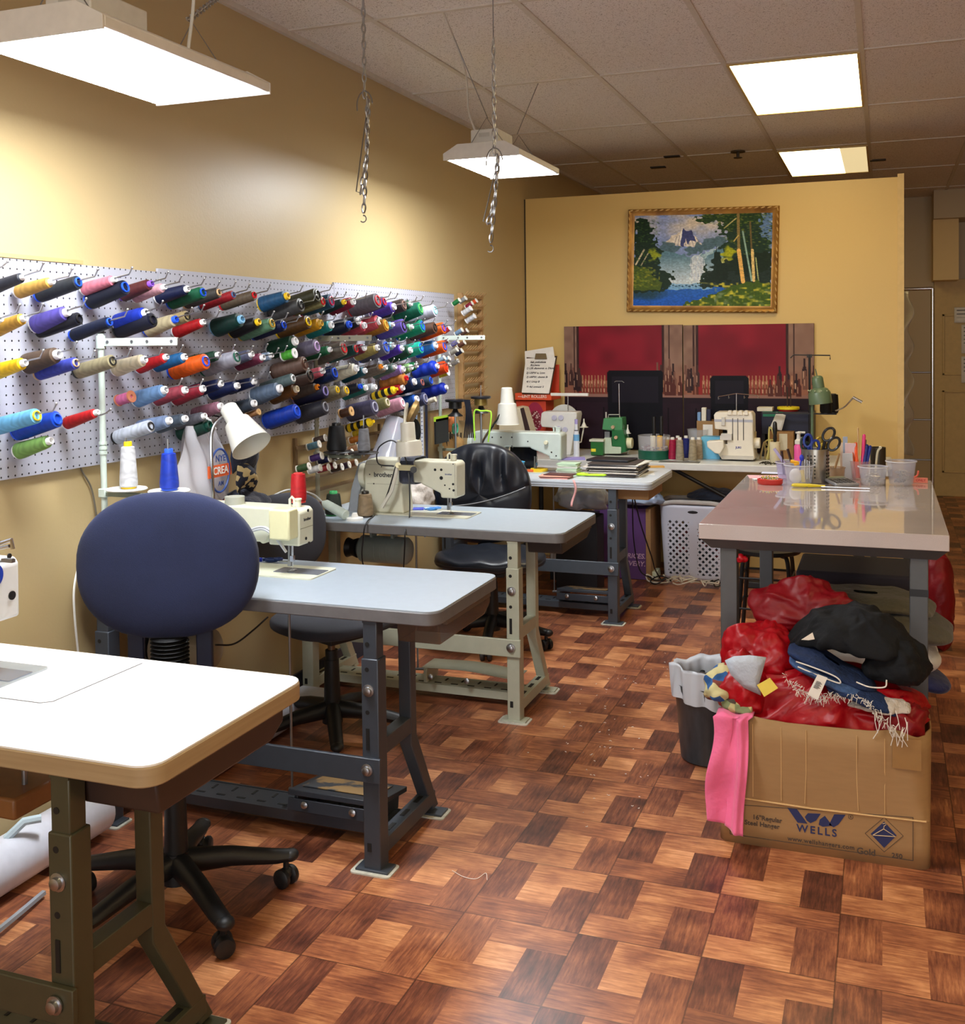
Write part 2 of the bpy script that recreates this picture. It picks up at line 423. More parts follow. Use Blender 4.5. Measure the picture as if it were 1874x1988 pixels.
# partition panel wall
pw = M().b2((WX + .006, YP, 0), (.075, YP + .11, 2.452))
struct(pw.build('wall_partition', m_w2, local=True))
struct(M().b2((.075, YP - .012, 0), (.112, YP + .122, 2.47)).build('trim_3', mat((222, 192, 130), .5), local=True))
struct(M().b2((WX + .0, YP - .004, .0), (WX + .008, YP, 2.45)).build('trim_4', mat((60, 48, 30), .7), local=True))
# back of the room: soffit, pier, door
struct(M().b2((.41, YB - .45, 2.52), (XR, YB, CZ)).build('trim_5', m_w, local=True))
struct(M().b2((.41, YB - .35, 1.98), (.62, YB, 2.52)).build('trim_6', m_w2, local=True))
d = M(); dm = mat((206, 178, 116), .5)
d.b2((.43, YB - .05, 0), (1.30, YB - .01, 2.0))
for z0, z1 in ((.22, .98), (1.12, 1.68)):
    for x0, x1 in ((.50, .80), (.90, 1.22)):
        for a in ((x0, z0, x1, z0 + .02), (x0, z1 - .02, x1, z1), (x0, z0, x0 + .02, z1), (x1 - .02, z0, x1, z1)):
            d.b2((a[0], YB - .062, a[1]), (a[2], YB - .05, a[3]))
door = struct(d.build('door_1', dm, local=True, bevel=.003))
M().cyl((1.24, YB - .06, .95), (1.24, YB - .12, .95), .012).sphere((1.24, YB - .13, .95), .028).build('door_handle', CHROME, door)
def note_on_door(x0, z0, x1, z1, lab):
    t = thing('note', lab, 'note', ((x0 + x1) / 2, YB - .066, z0))
    mm = M().grid(6, 6, lambda u, v: (x0 + (x1 - x0) * u, YB - .066 - .012 * (1 - v) ** 3, z0 + (z1 - z0) * v)).build('sheet', PAPER, t, solid=.001)
    q = M()
    n = int((z1 - z0) / .035)
    for i in range(n):
        z = z1 - .03 - i * .035
        q.b2((x0 + .02, YB - .0705, z), (x0 + .02 + (x1 - x0 - .04) * random.uniform(.5, 1), YB - .0695, z + .007))
    q.build('handwriting', mat((50, 45, 50), .7), t)
note_on_door(.60, 1.60, .86, 1.74, 'topmost white note with large handwriting taped to the back door')
note_on_door(.66, 1.32, .92, 1.58, 'middle lined note taped to the back door')
note_on_door(.66, 1.05, .92, 1.29, 'lowest lined note taped to the back door')
# ================================================================ LIGHTS
bay_m = m_emit(BAY_COL, L_BAY, 'led_lens'); 
def bay(x0, x1, y0, y1, z, label):
    t = thing('hanging_light', label, 'light', ((x0 + x1) / 2, (y0 + y1) / 2, z), group='hanging work lights')
    cx, cy = (x0 + x1) / 2, (y0 + y1) / 2; wm = mat((214, 212, 206), .4)
    e = .018
    M().b2((x0, y0, z), (x1, y1, z + .004)).build('diffuser', bay_m, t)
    h = M(); hx, hy = (x1 - x0) / 2 + e, (y1 - y0) / 2 + e
    # sloped reflector housing
    A = [(cx - hx, cy - hy, z + .005), (cx + hx, cy - hy, z + .005), (cx + hx, cy + hy, z + .005), (cx - hx, cy + hy, z + .005)]
    B = [(x, y, z + .03) for x, y, _ in A]
    C_ = [(cx - hx * .62, cy - hy + .01, z + .065), (cx + hx * .62, cy - hy + .01, z + .065), (cx + hx * .62, cy + hy - .01, z + .065), (cx - hx * .62, cy + hy - .01, z + .065)]
    h.add(A + B + C_, [(0, 1, 5, 4), (1, 2, 6, 5), (2, 3, 7, 6), (3, 0, 4, 7), (4, 5, 9, 8), (5, 6, 10, 9), (6, 7, 11, 10), (7, 4, 8, 11), (8, 9, 10, 11), (3, 2, 1, 0)])
    h.build('housing', wm, t, bevel=.003)
    for yy in (y0 - e - .004, y1 + e + .004):
        p = M(); p.prism([(cx - hx, z), (cx + hx, z), (cx + hx, z + .03), (cx + hx * .62, z + .068), (cx - hx * .62, z + .068), (cx - hx, z + .03)], XZ, yy - .003, yy + .003)
        p.build('end_cap', wm, t, bevel=.001)
    dr = M().box((cx - .02, cy - .1, z + .105), (.13, .2, .08)).build('driver_box', wm, t, bevel=.004)
    M().box((cx - .02, cy - .201, z + .12), (.05, .002, .018)).build('label_plate', mat((190, 188, 180), .5), dr)
    for sy in (-.75, .75):
        q = M(); q.tube([(cx - .09, cy + sy * hy, z + .06), (cx, cy + sy * hy, z + .19), (cx + .09, cy + sy * hy, z + .06)], .0018, 6)
        q.build('v_hanger', STEEL, t)
    return t
def chain(pts, link=.038, r=.0031, wdt=.014):
    q = M(); P = [Vector(p) for p in pts]
    seg = [(P[i + 1] - P[i]).length for i in range(len(P) - 1)]; L = sum(seg); n = max(1, int(L / (link * .8)))
    for k in range(n):
        d = (k + .5) * L / n; i = 0
        while i < len(seg) - 1 and d > seg[i]: d -= seg[i]; i += 1
        t = (P[i + 1] - P[i]).normalized(); c = P[i] + t * d
        x = t.orthogonal().normalized(); y = t.cross(x)
        s_ = x if k % 2 else y
        ring = []
        for a in range(10):
            an = 2 * PI * a / 10
            ring.append(c + t * (math.cos(an) * link / 2) + s_ * (math.sin(an) * wdt / 2))
        ring.append(ring[0]); q.tube(ring, r, 4, cap=False)
    return q
B1 = bay(-1.91, -1.575, 1.865, 2.47, 2.15, 'large bright hanging work light above the near white sewing table')
B2 = bay(-1.82, -1.50, 4.37, 4.92, 2.28, 'smaller looking hanging work light further back, beside the dangling chain')
for sy, tp in ((2.39, PZ(455, -40, CZ)), (1.94, Vector((-1.74, 1.80, CZ)))):
    q = chain([(-1.742, sy, 2.34), (tp.x, tp.y, CZ - .02)])
    q.build('chain', ZINC, B1)
c1 = M().tube(crom([(-1.70, 2.33, 2.24), (-1.70, 2.36, 2.4), (-1.66, 2.3, 2.6), (-1.60, 2.28, CZ)]), .0045, 6); c1.build('power_cord', mat((214, 214, 208), .5), B1)
hk = PZ(860, 22, CZ); c1 = M().tube(crom([(-1.72, 4.46, 2.40), (-1.735, 4.4, 2.5), (hk.x - .03, hk.y + .3, 2.62), (hk.x, hk.y, CZ)]), .005, 6); c1.build('power_cord', mat((190, 186, 178), .5), B2)
M().tube([(-1.66, 4.84, 2.47), PZ(1045, 162, CZ)], .002, 5).build('hanger_wire', STEEL, B2)
M().tube([(-1.66, 4.44, 2.47), (hk.x, hk.y, CZ)], .002, 5).build('hanger_wire', STEEL, B2)
for yy, ym in ((4.84, 0), (4.44, 0)): pass
# dangling chains
def dangler(px, ytop, ybend, yend, zoff, plane_y, label, hookpt, wire=False):
    t = thing('dangling_chain', label, 'chain', (*PY(px, ytop, plane_y).xy, CZ), group='spare chains hanging from the ceiling')
    top = PY(px, ytop, plane_y); top.z = CZ; bend = PY(*ybend, plane_y); end = PY(*yend, plane_y)
    a = Vector((bend.x, plane_y, bend.z))
    if wire:
        wj = PY(px, 75, plane_y); M().tube([(wj.x, plane_y, CZ), wj], .0022, 5).build('hanger_wire', STEEL, t); a0 = wj
    else: a0 = Vector((a.x, plane_y, CZ))
    chain([a0, a]).build('upper_chain', ZINC, t)
    mid = (a + end) / 2 + Vector((.012, 0, 0))
    chain([a + Vector((.012, 0, 0)), mid, end]).build('lower_chain', ZINC, t)
    chain([a + Vector((.018, 0, -.01)), mid + Vector((-.006, .01, .0)), end + Vector((-.012, 0, .07))]).build('doubled_chain', ZINC, t)
    k = M(); hh = .055
    k.tube([a + Vector((hh * math.cos(x) * .6, 0, -.03 + hh * math.sin(x))) for x in [PI + .3 - i * .33 for i in range(11)]], .0028, 6)
    k.tube([end + Vector((-.002 + .013 * math.sin(x), 0, -.012 - .013 * (1 - math.cos(x)))) for x in [i * .5 for i in range(9)]], .0026, 6)
    k.tube([a + Vector((.012, 0, -.03)), end + Vector((-.03, .0, .08)), end + Vector((-.0, .0, .07))], .0024, 5)
    k.build('wire_hook', STEEL, t)
    return t
dangler(706, 0, (708, 190), (706, 412), 0, 3.62, 'long bare chain with wire hook dangling left of the further hanging light', None)
dangler(958, 0, (960, 300), (953, 470), 0, 3.80, 'chain dangling in front of the further hanging light, hooked up partway', None, wire=True)
# ceiling troffers
tl = m_emit(TROF_COL, L_TROF, 'warm_troffer_lens')
def troffer(cx, cy, label, half=False):
    t = thing('ceiling_light', label, 'light', (cx, cy, CZ), group='ceiling light panels')
    x0, x1, y0, y1 = cx - .285, cx + .285, cy - .585, cy + .585
    f = M()
    for a in ((x0 - .012, y0 - .012, x1 + .012, y0), (x0 - .012, y1, x1 + .012, y1 + .012), (x0 - .012, y0, x0, y1), (x1, y0, x1 + .012, y1)):
        f.b2((a[0], a[1], CZ - .012), (a[2], a[3], CZ - .001))
    f.build('frame', mat((196, 170, 110), .5), t)
    if half:
        M().b2((x0, y0, CZ - .008), (x0 + .40, y1, CZ - .003)).build('lit_diffuser', tl, t)
        M().b2((x0 + .40, y0, CZ - .008), (x1, y1, CZ - .003)).build('dim_diffuser', m_emit(TROF_COL, .75, 'dim_lens'), t)
    else:
        M().b2((x0, y0, CZ - .008), (x1, y1, CZ - .003)).build('diffuser', tl, t)
    return t
tx = -.402
troffer(tx, 5.68, 'nearer glowing warm ceiling panel in the tile grid')
troffer(tx, 8.16, 'further warm ceiling panel, its right third dim, above the partition', half=True)
for x_, y_, l_ in ((tx, .80, 'directly above the viewer'), (tx, -1.64, 'behind the viewer'), (2.036, 3.24, 'to the far right, level with the carton'), (2.036, .80, 'to the right of the viewer')):
    troffer(x_, y_, 'warm ceiling light panel outside the view, ' + l_)
# sprinkler and ceiling bits
t = thing('sprinkler_head', 'small dark sprinkler head on the ceiling left of the further panel', 'sprinkler', PZ(1433, 293, CZ))
p = PZ(1433, 293, CZ); M().cyl((p.x, p.y, CZ - .002), (p.x, p.y, CZ - .01), .05).build('escutcheon', mat((70, 60, 44), .5), t)
M().cyl((p.x, p.y, CZ - .01), (p.x, p.y, CZ - .045), .011).cyl((p.x, p.y, CZ - .045), (p.x, p.y, CZ - .049), .03).build('nozzle', mat((60, 50, 36), .5), t)
for (a, b), lab in zip(((1305, 303), (1278, 324), (1705, 310)), ('dark slot in the ceiling tile, nearest the left wall pair, upper one', 'dark slot in the ceiling tile, lower of the left pair', 'thin dark slot in the ceiling tile right of the further light panel')):
    p = PZ(a, b, CZ); o = M().box((p.x, p.y, CZ - .004), (.11, .06, .008)).build('ceiling_clip', mat((40, 34, 26), .6)); tag(o, lab, 'ceiling clip')
# ================================================================ PEGBOARD WITH THREAD
PB = thing('pegboard', 'long white perforated pegboard holding rows of thread spools on the left wall', 'pegboard', (WX, 3.5, 1.10))
PX0, PX1 = WX + .012, WX + .018
PZ0, PZ1 = 1.105, 1.725
def pbz(y): return PZ0, PZ1 + (y - 2.3) * .006
ys = [1.02, 1.82 - .06, 2.978, 4.197, 5.62]
ys = [.54, 1.76, 2.978, 4.197, 5.60]
pm = m_peg()
for i in range(4):
    M().b2((WX + .008, ys[i] + .0012, PZ0), (PX1, ys[i + 1] - .0012, PZ1 + .012 * (i - 1))).build('panel', pm, PB, local=False).name
for o in [o for o in bpy.data.objects if o.name.startswith('panel')]:   # holes are laid out in room coordinates
    off = o.location + PB.location; me = o.data
    for v in me.vertices: v.co += off
    o.location = -PB.location
bat = M()
bat.b2((WX, .5, PZ1 + .002), (WX + .02, 2.62, PZ1 + .014)); bat.build('wood_batten', mat((190, 156, 104), .6), PB)
# (x, y, r) in the photo's detail crops -> zoom A: origin (0,480); B: origin (440,520); both 3.904 px per photo px
Wc, Bk, Bl = (232, 232, 236), (22, 22, 26), (30, 80, 215)
Yc, Rc, Tn, Gd = (235, 195, 25), (205, 25, 40), (205, 170, 130), (200, 160, 60)
SP = [
# rows: (zoom, [(x,y,r,colour name,rgb,core name,rgb,kind,length)])
(1, 'A', [(5,545,40,'ochre',(170,130,50),'white',Wc,'c'),(185,222,38,'charcoal',(34,38,50),'white',Wc,'c'),(400,258,40,'gold',(196,154,74),'white',Wc,'c'),(600,262,52,'slate black',(36,42,50),'blue',Bl,'k'),(872,243,38,'rose pink',(208,118,138),'white',Wc,'c'),(955,300,58,'ink navy',(10,16,38),'blue',Bl,'k'),(1150,275,42,'maroon',(84,30,34),'purple',(120,70,180),'c'),(1250,300,36,'pale pink',(214,160,172),'white',Wc,'c'),(1425,315,40,'dark navy',(12,24,66),'white',Wc,'c'),(1545,340,46,'emerald',(18,98,66),'blue',Bl,'k'),(1665,340,40,'dark grey',(62,60,58),'tan',Tn,'k'),(1775,358,34,'crimson',(158,18,34),'blue grey',(70,100,140),'k')]),
(1, 'B', [(215,205,38,'brown grey',(100,86,70),'red',Rc,'k'),(465,212,46,'steel blue',(38,92,138),'yellow',Yc,'c'),(570,278,52,'graphite',(78,78,80),'black',Bk,'k'),(695,200,52,'olive',(62,62,38),'black',Bk,'k'),(735,252,42,'tan olive',(134,130,88),'red',Rc,'k'),(800,248,54,'azure ended teal',(20,74,110),'crimson',(190,25,80),'k'),(895,258,32,'dark teal',(16,50,52),'yellow',Yc,'c'),(965,255,40,'raspberry',(158,30,66),'white',Wc,'c'),(1150,245,62,'big grey',(98,95,104),'red',Rc,'k'),(1200,255,42,'indigo',(48,48,136),'red',Rc,'k'),(1275,293,42,'violet',(80,50,172),'white',Wc,'c'),(1350,278,48,'umber',(58,46,46),'brown',(140,110,100),'k'),(1400,270,32,'bottle green',(26,84,62),'white',Wc,'c'),(1475,305,54,'jade',(12,112,88),'green',(90,180,90),'k'),(1585,320,48,'white lilac',(206,208,228),'pale teal',(140,200,205),'k')]),
(2, 'A', [(190,535,44,'mustard gold',(194,150,54),'white',Wc,'c'),(515,490,54,'purple',(88,78,168),'white',Wc,'c'),(605,538,50,'jet navy',(18,20,34),'black',Bk,'k'),(835,565,44,'midnight navy',(12,24,54),'blue',Bl,'k'),(1110,495,50,'royal blue',(14,50,182),'white',Wc,'c'),(1165,548,56,'blue black',(12,16,40),'black',Bk,'k'),(1335,545,46,'beige',(186,172,138),'blue',Bl,'c'),(1425,520,44,'khaki',(158,140,100),'black',Bk,'k'),(1545,565,36,'red',(176,18,26),'white',Wc,'c'),(1835,545,54,'dark forest',(8,54,48),'pale blue',(120,180,220),'c')]),
(2, 'B', [(245,408,44,'black',(16,18,24),'yellow',Yc,'c'),(350,418,50,'sage',(100,146,116),'gold',Gd,'k'),(440,432,42,'navy',(14,26,74),'blue',Bl,'k'),(625,405,50,'dark brown',(86,56,22),'yellow',Yc,'k'),(720,418,42,'mustard',(220,160,24),'gold',Gd,'c'),(800,432,42,'teal',(24,142,150),'white',Wc,'c'),(935,428,46,'inky',(10,20,48),'blue',Bl,'c'),(1005,402,42,'blue black',(18,22,40),'white',Wc,'c'),(1050,435,40,'rose red',(196,74,94),'white',Wc,'c'),(1165,402,54,'coral',(204,82,96),'white',Wc,'c'),(1215,430,48,'ochre brown',(168,110,26),'gold',Gd,'k'),(1265,428,28,'light blue',(120,180,215),'white',Wc,'c'),(1350,437,54,'lavender purple',(104,84,174),'black',Bk,'k'),(1410,445,30,'pale green',(110,170,130),'white',Wc,'c'),(1490,437,54,'sea green',(18,150,112),'blue',Bl,'k'),(1585,450,44,'brown',(100,70,56),'black',Bk,'k'),(1650,452,44,'orange',(240,106,20),'violet blue',(70,60,200),'k')]),
(3, 'A', [(190,875,46,'bright yellow',(240,196,14),'white',Wc,'c'),(445,810,60,'big brown',(88,70,56),'white',Wc,'c'),(580,875,46,'cornflower',(62,72,170),'tan',Tn,'k'),(860,860,50,'stone khaki',(156,146,114),'black',Bk,'k'),(1100,850,46,'cream banded',(218,204,174),'white',Wc,'c'),(1265,830,38,'scarlet',(186,20,30),'white',Wc,'c'),(1405,830,42,'steel blue',(22,92,148),'white',Wc,'c'),(1565,862,60,'orange',(236,96,14),'blue',Bl,'k'),(1660,815,38,'dark green',(24,68,50),'white',Wc,'c'),(1800,830,58,'light grey',(176,176,192),'dark green',(20,90,70),'k')]),
(3, 'B', [(195,652,40,'slate',(94,98,126),'white',Wc,'c'),(280,677,38,'plum',(136,54,86),'white',Wc,'c'),(345,662,32,'pale steel',(142,162,190),'white',Wc,'c'),(525,555,52,'dark green',(12,72,52),'white',Wc,'c'),(520,645,34,'lime green',(92,194,64),'white',Wc,'s'),(690,592,54,'grey violet',(114,108,132),'lilac',(190,160,210),'k'),(790,618,32,'green',(30,110,70),'white',Wc,'c'),(895,607,54,'taupe',(114,104,94),'red',Rc,'k'),(985,612,42,'deep teal',(18,74,74),'red',Rc,'k'),(1050,605,36,'burgundy',(114,24,50),'white',Wc,'c'),(1150,603,38,'olive gold',(174,158,90),'white',Wc,'c'),(1215,597,58,'blue grey',(98,98,120),'blue',Bl,'k'),(1270,585,30,'icy blue',(150,200,225),'white',Wc,'c'),(1335,607,34,'violet',(84,50,180),'white',Wc,'c'),(1400,622,38,'forest green',(20,74,52),'white',Wc,'c'),(1480,600,46,'turquoise',(34,192,164),'blue',Bl,'k'),(1590,585,42,'azure',(44,122,208),'white',Wc,'c'),(1658,592,46,'orange',(238,100,24),'blue',Bl,'k')]),
(4, 'A', [(1000,1130,40,'pink copper',(214,110,160),'copper',(180,110,80),'s'),(1255,1080,48,'light blue',(116,156,206),'white',Wc,'c'),(1410,1080,44,'dusty red',(158,62,78),'white',Wc,'c'),(1545,1070,44,'wrapped red',(146,30,50),'white',Wc,'c'),(1680,1032,40,'navy',(16,34,88),'white',Wc,'c'),(1805,1047,40,'deep navy',(14,28,78),'white',Wc,'c')]),
(4, 'B', [(215,860,36,'dark blue',(18,34,86),'white',Wc,'c'),(510,835,36,'grey green',(98,118,122),'white',Wc,'l'),(600,722,56,'taupe brown',(116,90,80),'brown',(80,50,40),'k'),(640,812,56,'dark umber',(74,54,48),'black',Bk,'k'),(735,780,36,'pink',(208,96,112),'white',Wc,'c'),(825,792,56,'deep navy',(12,34,82),'blue',Bl,'k'),(990,760,42,'ivory',(220,216,198),'white',Wc,'c'),(1055,777,34,'petrol',(24,84,104),'white',Wc,'c'),(1175,747,30,'grey brown',(124,110,100),'orange',(235,140,30),'c'),(1210,752,34,'warm grey',(134,124,114),'white',Wc,'c'),(1280,747,34,'slate green',(84,114,110),'white',Wc,'c'),(1345,767,38,'lavender',(156,126,196),'white',Wc,'c'),(1405,752,34,'light green',(144,190,124),'white',Wc,'c'),(1445,737,32,'green',(14,122,70),'white',Wc,'c'),(1590,747,44,'shiny royal blue',(20,60,200),'white',Wc,'t'),(1668,747,46,'vivid orange',(240,80,22),'red',(230,50,20),'k'),(1682,790,24,'yellow',(235,215,40),'white',Wc,'s')]),
(5, 'A', [(285,1275,52,'sky blue',(110,182,226),'yellow',Yc,'l'),(440,1298,64,'royal blue',(18,66,182),'blue',Bl,'k'),(740,1250,36,'bright red',(196,24,30),'white',Wc,'c'),(1150,1352,48,'silver white',(196,204,220),'black',Bk,'k'),(1290,1312,46,'powder blue',(128,150,190),'white',Wc,'c'),(1410,1297,42,'blue grey',(84,98,116),'white',Wc,'c'),(1555,1277,36,'ash grey',(98,98,108),'white',Wc,'c'),(1680,1202,42,'mauve',(156,106,126),'white',Wc,'c'),(1590,1345,52,'bottle green',(12,58,48),'green',(12,58,48),'c')]),
(5, 'B', [(90,895,36,'dark blue',(20,40,98),'white',Wc,'c'),(410,912,52,'wrapped slate blue',(100,120,148),'white',Wc,'c'),(535,917,44,'amber brown',(118,72,22),'cream',(225,215,190),'c'),(695,902,36,'taupe',(94,80,72),'orange',(235,140,30),'c'),(755,932,54,'navy black',(18,18,54),'lavender',(140,130,190),'k'),(845,922,36,'khaki',(154,144,114),'yellow',Yc,'k'),(915,927,40,'sand',(158,146,120),'yellow',Yc,'k'),(1020,897,32,'black',(14,18,34),'blue',Bl,'c'),(1060,907,36,'teal green',(8,112,104),'white',Wc,'c'),(1130,902,34,'light grey',(184,188,194),'white',Wc,'c'),(1280,922,26,'black and yellow striped',(214,184,40),'yellow',Yc,'t'),(1340,907,36,'red',(190,24,36),'white',Wc,'c'),(1355,838,42,'orange brown wavy',(202,130,56),'red',Rc,'t'),(1430,862,42,'dark blue',(18,42,92),'white',Wc,'c'),(1488,867,38,'navy',(24,48,84),'brown',(160,90,80),'k'),(1553,852,40,'dark slate',(40,62,86),'blue',Bl,'k'),(1660,907,38,'shiny royal blue',(20,52,190),'white',Wc,'t')]),
(6, 'A', [(385,1465,48,'light green',(128,172,92),'white',Wc,'c')]),
(6, 'B', [(215,1025,44,'dark slate',(60,70,86),'white',Wc,'c'),(248,1090,22,'wooden',(170,120,80),'wood',(200,160,110),'s'),(540,1085,58,'royal blue',(16,62,190),'blue',Bl,'k'),(522,1112,48,'midnight navy',(12,18,44),'white',Wc,'c'),(755,1052,56,'charcoal',(54,54,66),'grey',(130,130,140),'k'),(1130,1052,62,'dusk purple',(74,70,98),'grey',(160,160,180),'k'),(1225,1017,42,'olive',(130,126,80),'cream',(225,215,190),'k'),(1340,1022,46,'light pink',(218,156,178),'white',Wc,'k'),(1448,992,40,'blue',(24,88,188),'white',Wc,'c'),(1512,987,48,'slate blue',(74,80,118),'grey',(150,150,170),'k'),(950,1085,32,'brown wooden',(84,50,34),'wood',(200,160,110),'s'),(1100,1167,28,'black and yellow twisted',(230,200,30),'yellow',Yc,'t'),(1585,995,18,'cream',(230,220,200),'cream',(225,215,190),'s')]),
]
ROWN = {1: 'top', 2: 'second', 3: 'third', 4: 'fourth', 5: 'fifth', 6: 'lowest'}
def m_stripe(c1=(20, 20, 20), c2=(240, 205, 20)):
    k = N('striped_thread'); wv = k.n('ShaderNodeTexWave', wave_type='BANDS', bands_direction='Z'); k.l(k.coord(), wv.inputs['Vector'])
    wv.inputs['Scale'].default_value = 9; wv.inputs['Distortion'].default_value = 1.5
    k.base(k.mix(k.ramp(wv.outputs['Fac'], .45, .55), lin(c1), lin(c2)), .4); return k.m
STR = m_stripe()
def spool(loc, rot, r, L, kind, rgb, core, label, group=None, cat='thread spool', name='thread_spool', mt=None):
    t = bpy.data.objects.new(name, None); COL.objects.link(t); t.location = loc; t.empty_display_size = .02
    t.rotation_mode = 'QUATERNION'; t.rotation_quaternion = rot
    tag(t, label, cat, group)
    tm = mt or m_thread(rgb); cm = mat(core, .35)
    b = M()
    if kind == 'c':
        b.lathe([(r * .96, .004), (r * 1.16, .008), (r * 1.18, .022), (r * 1.06, L * .45), (r * .93, L * .80), (r * .86, L * .9), (r * .55, L * .92)], n=20)
        b.build('thread', tm, t, local=True)
        M().lathe([(r * 1.0, 0), (r * .98, .004), (r * .5, .006)], n=18).build('base_ring', cm, t, local=True)
        c = M().lathe([(r * .54, L * .91), (r * .54, L), (r * .48, L + .003), (r * .36, L + .003), (r * .34, L * .93), (r * .2, L * .9)], n=18, cap=True)
        c.build('core', cm, t, local=True)
    elif kind in ('k', 'l'):
        b.lathe([(r * .9, .005), (r * 1.1, .01), (r * 1.12, .03), (r * 1.0, L * .9), (r * .95, L * .965), (r * .62, L * .972)], n=20)
        b.build('thread', tm, t, local=True)
        M().lathe([(r * 1.0, 0), (r * 1.0, .005), (r * .5, .006)], n=18).build('base_ring', cm, t, local=True)
        c = M().lathe([(r * .66, L * .965), (r * .66, L), (r * .54, L + .001), (r * .50, L * .95), (r * .3, L * .9)], n=18)
        c.build('core', cm, t, local=True)
        M().lathe([(r * .29, L * .9), (r * .28, L * .95), (.0001, L * .951)], n=12).build('core_hole', mat(tuple(int(v * .4) for v in core), .6), t, local=True)
    elif kind == 't':
        b.lathe([(r * .9, 0), (r * 1.0, .006)] + [(r * (1 + .06 * math.sin(i * 1.1)), .006 + (L - .012) * i / 14) for i in range(1, 14)] + [(r * .9, L - .004), (r * .5, L)], n=20)
        b.build('thread', tm, t, local=True)
        M().lathe([(r * .4, L * .98), (r * .4, L + .012), (r * .25, L + .012), (r * .2, L)], n=14).build('core', cm, t, local=True)
    else:
        b.lathe([(r * .84, L * .08), (r * .9, L * .3), (r * .9, L * .7), (r * .84, L * .92)], n=18)
        b.build('thread', tm, t, local=True)
        c = M().lathe([(r, 0), (r, L * .08), (r * .5, L * .081), (r * .5, L * .919), (r, L * .92), (r, L), (r * .35, L), (r * .3, L * .9)], n=18)
        c.build('core', cm, t, local=True)
    return t
ALL = []
for row, zn, lst in SP:
    ox, oy = (0, 480) if zn == 'A' else (440, 520)
    for e in lst:
        x, y, rz_, cn, rgb, kn, krgb, kind = e
        px, py = ox + x / 3.904, oy + y / 3.904
        L = {'c': .126, 'k': .148, 'l': .155, 't': .13, 's': .058}[kind]
        tipx = WX + .035 + L * .97 + (.07 if kind == 's' and cn != 'pink copper' else 0)
        P = PXp(px, py, tipx); r = rz_ / 3.904 * depth(P) / F * (1.05 if kind == 'k' else 1.16)
        r = min(r, .036)
        ALL.append([row, P.y, P, r, L, kind, cn, rgb, kn, krgb])
ALL.sort(key=lambda e: (e[0], e[1]))
TILT = math.radians(15); AX = Vector((math.cos(TILT), 0, math.sin(TILT))); ROT = AX.to_track_quat('Z', 'Y')
nh = 0
for i, e in enumerate(ALL):
    row, y, P, r, L, kind, cn, rgb, kn, krgb = e
    pv = ALL[i - 1][6] if i and ALL[i - 1][0] == row else None
    nx = ALL[i + 1][6] if i + 1 < len(ALL) and ALL[i + 1][0] == row else None
    sh = 'tube' if kind in 'klt' else ('small spool' if kind == 's' else 'cone')
    if pv and nx: rel = 'between %s and %s' % (pv, nx)
    elif nx: rel = 'left of %s' % nx
    else: rel = 'right of %s' % pv if pv else 'on its own'
    lab = '%s thread %s, %s core, %s pegboard row, %s' % (cn, sh, kn, ROWN[row], rel)
    if len(lab.split()) > 16: lab = '%s thread %s, %s pegboard row, %s' % (cn, sh, ROWN[row], rel)
    axn = Vector((AX.x, random.uniform(-.05, .05), AX.z + random.uniform(-.04, .04))).normalized(); rt = axn.to_track_quat('Z', 'Y')
    # where tubes of the same row crowd each other the nearer one sits a little further out
    base = P - axn * L
    t = spool(base, rt, r, L, kind, rgb, krgb, lab, 'thread spools on the pegboard', mt=STR if 'striped' in cn or 'twisted' in cn else None)
    if nh < 98 and kind != 's' and not (pv and abs(ALL[i - 1][1] - y) < .028):
        nh += 1
        tip = base + axn * (L + .055); up = Vector((.012, 0, .020))
        b0 = base - axn * .02; b0.x = PX1
        hk_ = M().tube([b0 + Vector((0, 0, .0)), base + axn * L * .5 + Vector((0, 0, r * .12)), base + axn * (L + .02) + Vector((0, 0, r * .15)), tip, tip + up], .0023, 6).sphere(tip + up, .0042, 8, 6)
        hk_.build('hook', ZINC, PB)
# empty hooks on the board
for (a, b) in ((15, 508), (215, 795), (255, 778)):
    if nh < 100:
        nh += 1; P = PXp(a, b, WX + .16); M().tube([(PX1, P.y, P.z - .05), P - Vector((.02, 0, .012)), P], .0023, 6).sphere(P, .004, 8, 6).build('hook', ZINC, PB)
